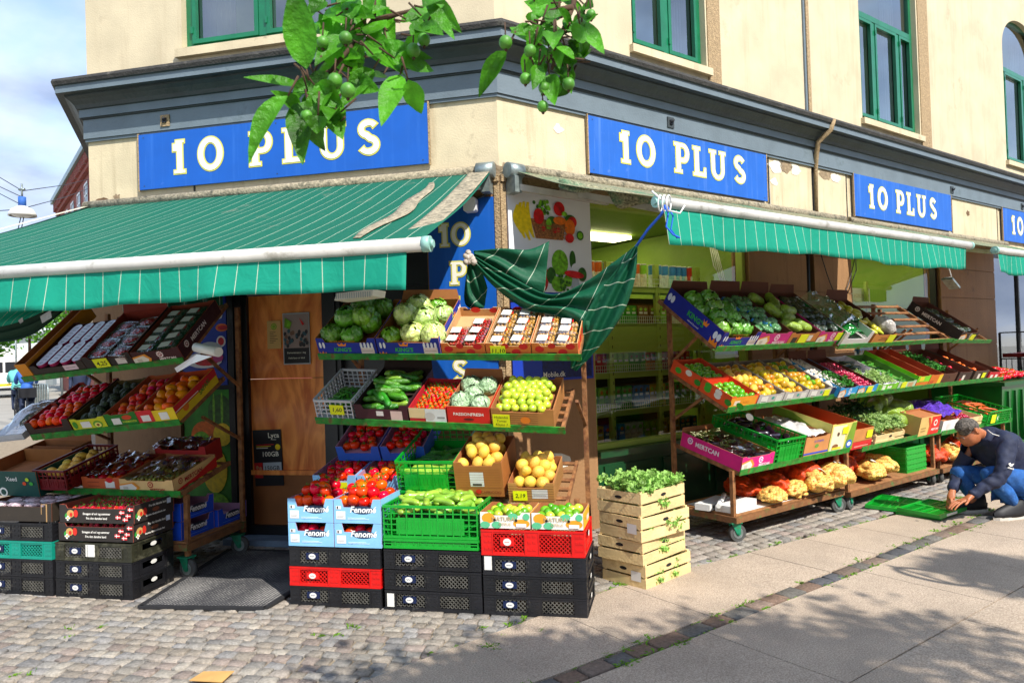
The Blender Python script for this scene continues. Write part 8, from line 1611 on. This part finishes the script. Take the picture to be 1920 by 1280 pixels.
single('cables', b.mesh('cables', white), 'loose white cables hanging inside the first shop window by the green wall', 'cable', Matrix.Identity(4))
b = MB(); pts = [FB @ Vector((4.5 + .8 * u, -.03 - .0 * u, 2.62 - .55 * math.sin(PI * u))) for u in [k / 12 for k in range(13)]]; b.tube(pts, .006, 5); b.tube([FB @ Vector((5.25, -.05, 2.7)), FB @ Vector((5.2, -.08, 2.4)), FB @ Vector((5.02, -.06, 2.12))], .006, 5)
single('cables', b.mesh('cables', pm[9]), 'thin dark cable looping over the brown pier between the shop windows', 'cable', Matrix.Identity(4))
# ================================================================ bin, trolley, log at the far right
t = thing('waste_bin', 'big dark green waste container beyond the far cart', 'bin', FB @ T3(6.95, -.95, 0)); b = MB()
b.add([(.05, .05, .1), (1.25, .05, .1), (1.25, .8, .1), (.05, .8, .1), (0, 0, .92), (1.3, 0, .92), (1.3, .85, .92), (0, .85, .92)], [(0, 3, 2, 1), (4, 5, 6, 7), (0, 1, 5, 4), (1, 2, 6, 5), (2, 3, 7, 6), (3, 0, 4, 7)])
for k in range(5): b.box(.15 + .22 * k, -.02, .2, .18 + .22 * k, .03, .85)
b.build('container', mat('bin_green', '#0a5a1c', .35, coat=.3, var=.2, vs=5), t); b = MB(); b.box(-.03, -.04, .92, 1.33, .88, .97); b.build('rim', mat('bin_rim', '#0d4a1a', .4), t)
for x in (.1, 1.1): b = MB(); b.tube([(x, .1, .08), (x + .06, .1, .08)], .08, 14); b.build('wheel', rubber, t)
fill(FB @ T3(6.95, -.95, .975), 'tomato', 'red tomato heaped over the green container at the far right', 'tomato', .05, .05, 1.2, .6, .03, .085, .08, 'up', heap=.10, sc_=(1.1, 1.3), name='tomato')
t = thing('roll_cage', 'metal roll cage trolley with a dark red shelf at the far right', 'trolley', FB @ T3(9.3, -.7, 0)); b = MB()
for x in (0, .8):
    b.tube([(x, 0, .1), (x, 0, 1.55), (x + .05, 0, 1.65), (x + .1, 0, 1.68)], .018, 6)
    b.tube([(x, .6, .1), (x, .6, 1.6)], .018, 6)
for k in range(9): b.tube([(.1 * k, 0, .2), (.1 * k, 0, 1.2)], .006, 5); b.tube([(0, .075 * k, .2), (0, .075 * k, 1.2)], .006, 5)
for z in (.2, .5, .8, 1.2, 1.6): b.tube([(0, 0, z), (.8, 0, z)], .01, 5); b.tube([(0, 0, z), (0, .6, z)], .01, 5)
b.tube([(.0, 0, 1.6), (.1, 0, 1.72), (.7, 0, 1.72), (.8, 0, 1.6)], .018, 6); b.build('cage', mat('cage_dark', '#2a2a2c', .4, metal=.5), t); b = MB(); b.box(.02, .02, 1.22, .78, .58, 1.28); b.build('shelf', maroon, t)
for x in (.05, .75): b = MB(); b.tube([(x, .0, .06), (x, .05, .06)], .06, 12); b.build('wheel', rubber, t)
t = thing('stone_ledge', 'rough mossy stone ledge by the green container at the right edge', 'stone', FB @ T3(6.6, -1.55, 0) @ RZ(-6)); b = MB(); b.grid(lambda u, v: (1.6 * v, .16 * math.cos(2 * PI * u) * (1 + .15 * noise.noise(Vector((u * 4, v * 6, 0)))), .13 + .14 * math.sin(2 * PI * u) * (1 + .2 * noise.noise(Vector((u * 3, v * 9, 4))))), 18, 20, 0, True, None, True); b.build('stone_body', mat('mossy_stone', '#7c8064', .9, var=.5, vs=12, bump=1, bs=20), t)
# ================================================================ the man crouching by the far cart
def skin_body(J, E_, name, sub=2, root='pel'):
    ks = list(J); me = bpy.data.meshes.new(name); me.from_pydata([J[k][0] for k in ks], [(ks.index(a), ks.index(c)) for a, c in E_], [])
    o = bpy.data.objects.new(name, me); COL.objects.link(o); o.modifiers.new('skin', 'SKIN').use_smooth_shade = True
    for i, k in enumerate(ks):
        r = J[k][1]; me.skin_vertices[0].data[i].radius = r if isinstance(r, tuple) else (r, r)
    me.skin_vertices[0].data[ks.index(root)].use_root = True
    s_ = o.modifiers.new('sub', 'SUBSURF'); s_.levels = sub; s_.render_levels = sub
    m2 = bpy.data.meshes.new_from_object(o.evaluated_get(bpy.context.evaluated_depsgraph_get())); bpy.data.objects.remove(o); m2.name = name; m2.materials.clear()
    return m2
# local frame: x to the right in the picture, y away from the viewer, z up; the man faces -x
g = P(1882, 962, 6.22); MF = Matrix(((.93, .37, 0, g.x), (-.37, .93, 0, g.y), (0, 0, 1, 0), (0, 0, 0, 1)))
MF = T3(g.x - .02, g.y, 0) @ RZ(8) @ SC(1.03)
skin = mat('skin', '#b06a44', .5, var=.1, vs=30, sss=.08); jkt = mat('navy_jacket', '#18213c', .75, var=.25, vs=14, bump=.35, bs=22); jean = mat('blue_denim', '#1c5496', .85, var=.35, vs=16, bump=.4, bs=30, dirt=('#6a9ac8', .4), ds=10, dthr=.56); hair_m = mat('greying_hair', '#625a52', .8, var=.7, vs=60, bump=1, bs=120); shoe_m = mat('dark_shoe', '#15161a', .6, var=.2, vs=30); sole_m = mat('pale_sole', '#c9c4ba', .6)
man = thing('person', 'man in navy jacket and blue jeans crouching over flattened green crates', 'person', MF)
V = Vector
# hips low, knees forward (-x), back bent forward, head down to the left
# bare body: head, neck, hands and forearms as one surface with the trunk inside the clothes
J = {'pel': (V((.16, .05, .30)), .06), 'sp': (V((.10, .05, .46)), .06), 'ch': (V((-.02, .04, .60)), .06), 'nb': (V((-.13, .03, .685)), .05), 'nk': (V((-.185, .02, .70)), .056), 'hd': (V((-.270, .0, .712)), (.098, .100)), 'h2': (V((-.315, -.01, .735)), (.088, .086)),
     'sn': (V((-.06, -.14, .60)), .03), 'en': (V((-.17, -.20, .375)), .03), 'wn': (V((-.41, -.17, .235)), .028), 'pn': (V((-.455, -.165, .205)), (.036, .018)), 'qn': (V((-.50, -.16, .185)), (.040, .014)),
     'sf': (V((-.06, .19, .60)), .03), 'ef': (V((-.18, .22, .36)), .03), 'wf': (V((-.35, .12, .20)), .028), 'pf': (V((-.38, .10, .16)), (.034, .018)), 'qf': (V((-.395, .09, .115)), (.038, .014)),
     'kn': (V((-.19, -.10, .40)), .03), 'an': (V((.02, -.10, .10)), .042), 'tn': (V((-.10, -.11, .04)), .03), 'kf': (V((-.24, .18, .36)), .03), 'af': (V((-.09, .19, .12)), .042), 'tf': (V((-.22, .19, .04)), .03)}
E1 = [('pel', 'sp'), ('sp', 'ch'), ('ch', 'nb'), ('nb', 'nk'), ('nk', 'hd'), ('hd', 'h2'), ('ch', 'sn'), ('sn', 'en'), ('en', 'wn'), ('wn', 'pn'), ('pn', 'qn'), ('ch', 'sf'), ('sf', 'ef'), ('ef', 'wf'), ('wf', 'pf'), ('pf', 'qf'), ('pel', 'kn'), ('kn', 'an'), ('an', 'tn'), ('pel', 'kf'), ('kf', 'af'), ('af', 'tf')]
def finger(side, k, base, pts, r):
    prev = side
    for j, p in enumerate(pts):
        nm = '%s%d%d' % (side, k, j); J[nm] = (V(p), r * (1 - .12 * j)); E1.append((prev, nm)); prev = nm
for k, dy in enumerate((-.030, -.010, .010, .028)):       # near hand, fingers reaching to the left and down
    l = (.07, .08, .077, .06)[k]; q = J['qn'][0] + V((-.018, dy * 1.0, .0)); finger('qn', k, q, [q, q + V((-l * .45, dy * .25, -.012)), q + V((-l * .85, dy * .35, -.034)), q + V((-l * 1.1, dy * .35, -.055))], .0088)
q = J['pn'][0] + V((-.012, -.034, -.004)); finger('pn', 5, q, [q, q + V((-.028, -.022, -.012)), q + V((-.052, -.026, -.028))], .0105)
for k, dy in enumerate((-.028, -.009, .010, .027)):
    l = (.065, .072, .07, .055)[k]; q = J['qf'][0] + V((-.004, dy, -.015)); finger('qf', k, q, [q, q + V((-.012, dy * .2, -l * .45)), q + V((.0, dy * .2, -l * .8))], .0088)
q = J['pf'][0] + V((-.02, -.03, -.01)); finger('pf', 5, q, [q, q + V((-.012, -.018, -.028)), q + V((-.01, -.018, -.05))], .0105)
bm = skin_body(J, E1, 'body'); bm.materials.append(skin)
# shape the face: brow, nose, chin on the head which looks down to the left
HC = V((-.285, -.003, .725)); FD = V((-.72, -.10, -.68)).normalized(); HU = V((-.60, .0, .72)); HU = (HU - FD * HU.dot(FD)).normalized(); HS = FD.cross(HU).normalized()
for v in bm.vertices:
    d = v.co - HC; r = d.length
    if r > .15: continue
    a, c, e = d.dot(FD), d.dot(HU), d.dot(HS)
    if a > .02:
        v.co += FD * .028 * math.exp(-((c + .012) / .018) ** 2 - (e / .014) ** 2)       # nose
        v.co += FD * .010 * math.exp(-((c - .032) / .014) ** 2 - (e / .05) ** 2)        # brow
        v.co -= FD * .010 * (math.exp(-((c - .012) / .012) ** 2 - ((abs(e) - .030) / .014) ** 2))   # eye hollows
        v.co += FD * .012 * math.exp(-((c + .072) / .02) ** 2 - (e / .03) ** 2)         # chin
        v.co += FD * .006 * math.exp(-((c + .045) / .008) ** 2 - (e / .022) ** 2)       # lips
for v in bm.vertices:
    d = v.co - HC
    if d.length < .16 and d.dot(FD) > -.01: v.co += FD * .022 * min(1, (d.dot(FD) + .01) / .05) - HU * (.022 if d.dot(HU) < -.02 else 0)
obj('body', bm, man)
HM = Matrix(((HS.x, FD.x, HU.x, HC.x), (HS.y, FD.y, HU.y, HC.y), (HS.z, FD.z, HU.z, HC.z), (0, 0, 0, 1)))
b = MB()
def hairf(d, u, v):
    k = 1.0 + .05 * noise.noise(d * 9) + .035 * noise.noise(d * 26)
    face = not (d.z > .60 or (d.z > .18 and d.y < .38) or (d.y < -.18 and d.z > -.38))
    return k * (.74 if face else .975)
b.ball((0, -.010, .012), (.088, .100, .096), 32, 24, 0, hairf, HM); b.build('hair', hair_m, man)
for s_ in (-1, 1):
    b = MB(); b.ball((s_ * .083, -.012, -.005), (.012, .020, .032), 10, 8, 0, None, HM); b.tube([HM @ V((s_ * .090, -.012 + .014 * math.cos(q_), -.002 + .024 * math.sin(q_))) for q_ in [2 * PI * k / 12 for k in range(13)]], .0045, 5, 0); b.build('ear', skin, man)
    b = MB(); b.ball((s_ * .030, .092, .010), (.009, .006, .0045), 10, 6, 0, None, HM); b.ball((s_ * .030, .0975, .010), (.0045, .002, .004), 8, 5, 1, None, HM); b.build('eye', [mat('eye_white', '#8a7a70', .4), ink], man)
    b = MB(); b.tube([HM @ V((s_ * .015, .108, .030)), HM @ V((s_ * .032, .106, .036)), HM @ V((s_ * .048, .094, .030))], [.003, .004, .002], 5); b.build('eyebrow', hair_m, man)
b = MB(); b.tube([HM @ V((-.022, .100, -.062)), HM @ V((0, .110, -.061)), HM @ V((.022, .100, -.062))], [.002, .0045, .002], 6); b.build('mouth', mat('lip', '#8a4434', .5), man)
# jacket
Jk = {'pel': (V((.20, .04, .29)), (.16, .17)), 'a': (V((.17, .04, .40)), (.165, .185)), 'sp': (V((.09, .04, .50)), (.165, .195)), 'ch': (V((-.01, .035, .59)), (.15, .19)), 'nb': (V((-.10, .03, .66)), (.095, .115)), 'cl': (V((-.150, .025, .69)), (.072, .080)),
      'sn': (V((-.05, -.14, .60)), .085), 'un': (V((-.11, -.19, .48)), .072), 'en': (V((-.17, -.205, .38)), .066), 'fn': (V((-.29, -.19, .31)), .054), 'wn': (V((-.395, -.172, .243)), .042), 'xn': (V((-.425, -.168, .228)), .037),
      'sf': (V((-.05, .20, .60)), .085), 'ef': (V((-.18, .225, .37)), .064), 'ff': (V((-.27, .17, .28)), .052), 'wf': (V((-.352, .118, .195)), .040)}
Ek = [('pel', 'a'), ('a', 'sp'), ('sp', 'ch'), ('ch', 'nb'), ('nb', 'cl'), ('ch', 'sn'), ('sn', 'un'), ('un', 'en'), ('en', 'fn'), ('fn', 'wn'), ('wn', 'xn'), ('ch', 'sf'), ('sf', 'ef'), ('ef', 'ff'), ('ff', 'wf')]
jm = skin_body(Jk, Ek, 'jacket', 3); jm.materials.append(jkt)
for v in jm.vertices:
    c = v.co; f = .014 * noise.noise(c * 9) + .010 * noise.noise(c * 21); arm = math.exp(-((c - V((-.23, -.2, .34))).length / .16) ** 2)
    f += .0045 * arm * math.sin((c.x * .8 + c.z) * 70 + 3 * noise.noise(c * 12)); v.co += v.normal * f
jo = obj('jacket', jm, man)
b = MB(); b.tube([V((-.14, -.045, .735)), V((-.12, -.08, .70)), V((-.02, -.155, .66)), V((.03, -.17, .60))], [.003, .004, .004, .003], 5); b.build('piping', stk, jo)
b = MB(); cN = V((-.125, -.262, .50))
Lg = Matrix(((.95, .1, .3, -.135), (.15, .985, .1, -.268), (-.28, .05, .95, .475), (0, 0, 0, 1)))
b.add([Lg @ V(p) for p in ((-.03, 0, .005), (-.012, 0, .018), (.0, 0, .006), (.03, 0, .02), (.012, 0, -.008), (-.01, 0, -.012))], [(0, 1, 2, 5), (2, 3, 4, 5)], 0)
put_text(b, 'ARMANI', 0, -.026, .018, 0, 0, .02, 0, 0, 1, lambda p: Lg @ V(p)); b.build('sleeve_print', stk, jo)
# jeans
Jj = {'pel': (V((.19, .04, .265)), (.15, .165)), 'hn': (V((.12, -.07, .28)), .115), 'mn': (V((-.03, -.09, .35)), .092), 'kn': (V((-.185, -.10, .40)), .078), 'k2': (V((-.19, -.10, .37)), .074), 'cn': (V((-.06, -.10, .23)), .068), 'an': (V((.03, -.10, .115)), .056),
      'hf': (V((.10, .15, .27)), .11), 'mf': (V((-.08, .17, .32)), .09), 'kf': (V((-.235, .18, .365)), .076), 'k3': (V((-.235, .18, .335)), .072), 'cf': (V((-.15, .185, .22)), .066), 'af': (V((-.08, .19, .13)), .056)}
Ej = [('pel', 'hn'), ('hn', 'mn'), ('mn', 'kn'), ('kn', 'k2'), ('k2', 'cn'), ('cn', 'an'), ('pel', 'hf'), ('hf', 'mf'), ('mf', 'kf'), ('kf', 'k3'), ('k3', 'cf'), ('cf', 'af')]
qm = skin_body(Jj, Ej, 'jeans', 3); qm.materials.append(jean)
for v in qm.vertices: c = v.co; v.co += v.normal * (.007 * noise.noise(c * 11) + .006 * math.sin(c.x * 70 + c.z * 60) * math.exp(-((c - V((-.02, -.1, .27))).length / .13) ** 2))
obj('jeans', qm, man)
for s_, (hx, hy, rz_) in enumerate(((.05, -.105, 4), (-.06, .19, -4))):
    SM = T3(hx, hy, 0) @ RZ(rz_); b = MB()
    def shoe(u, v):
        x = .07 - .30 * v; w_ = .045 * (1 - max(0, (v - .8) / .2) ** 2 * .75) * (.85 + .25 * math.sin(PI * v)) * min(1, .7 + v * 4); hh = .105 * (1 - v) ** .6 * (1 if v > .02 else .9) + .035
        a = 2 * PI * u; return (x, w_ * math.cos(a), .028 + max(-.01, math.sin(a)) * (hh if math.sin(a) > 0 else .01))
    b.grid(shoe, 18, 14, 0, True, SM, True); b.add([SM @ V(p) for p in ((.07, -.03, .03), (.07, .03, .03), (.075, .03, .08), (.075, -.03, .08))], [(0, 1, 2, 3)], 0)
    sh_ = b.build('shoe', shoe_m, man)
    b = MB(); pts = [(.075, -.03), (.03, -.045), (-.06, -.045), (-.14, -.052), (-.205, -.035), (-.235, 0), (-.205, .035), (-.14, .052), (-.06, .045), (.03, .045), (.075, .03)]; n_ = len(pts)
    b.add([SM @ V((x, y, z)) for z in (.002, .030) for x, y in pts], [tuple(range(n_))[::-1], tuple(range(n_, 2 * n_))] + [(k, (k + 1) % n_, n_ + (k + 1) % n_, n_ + k) for k in range(n_)], 0); b.build('sole', sole_m, sh_)
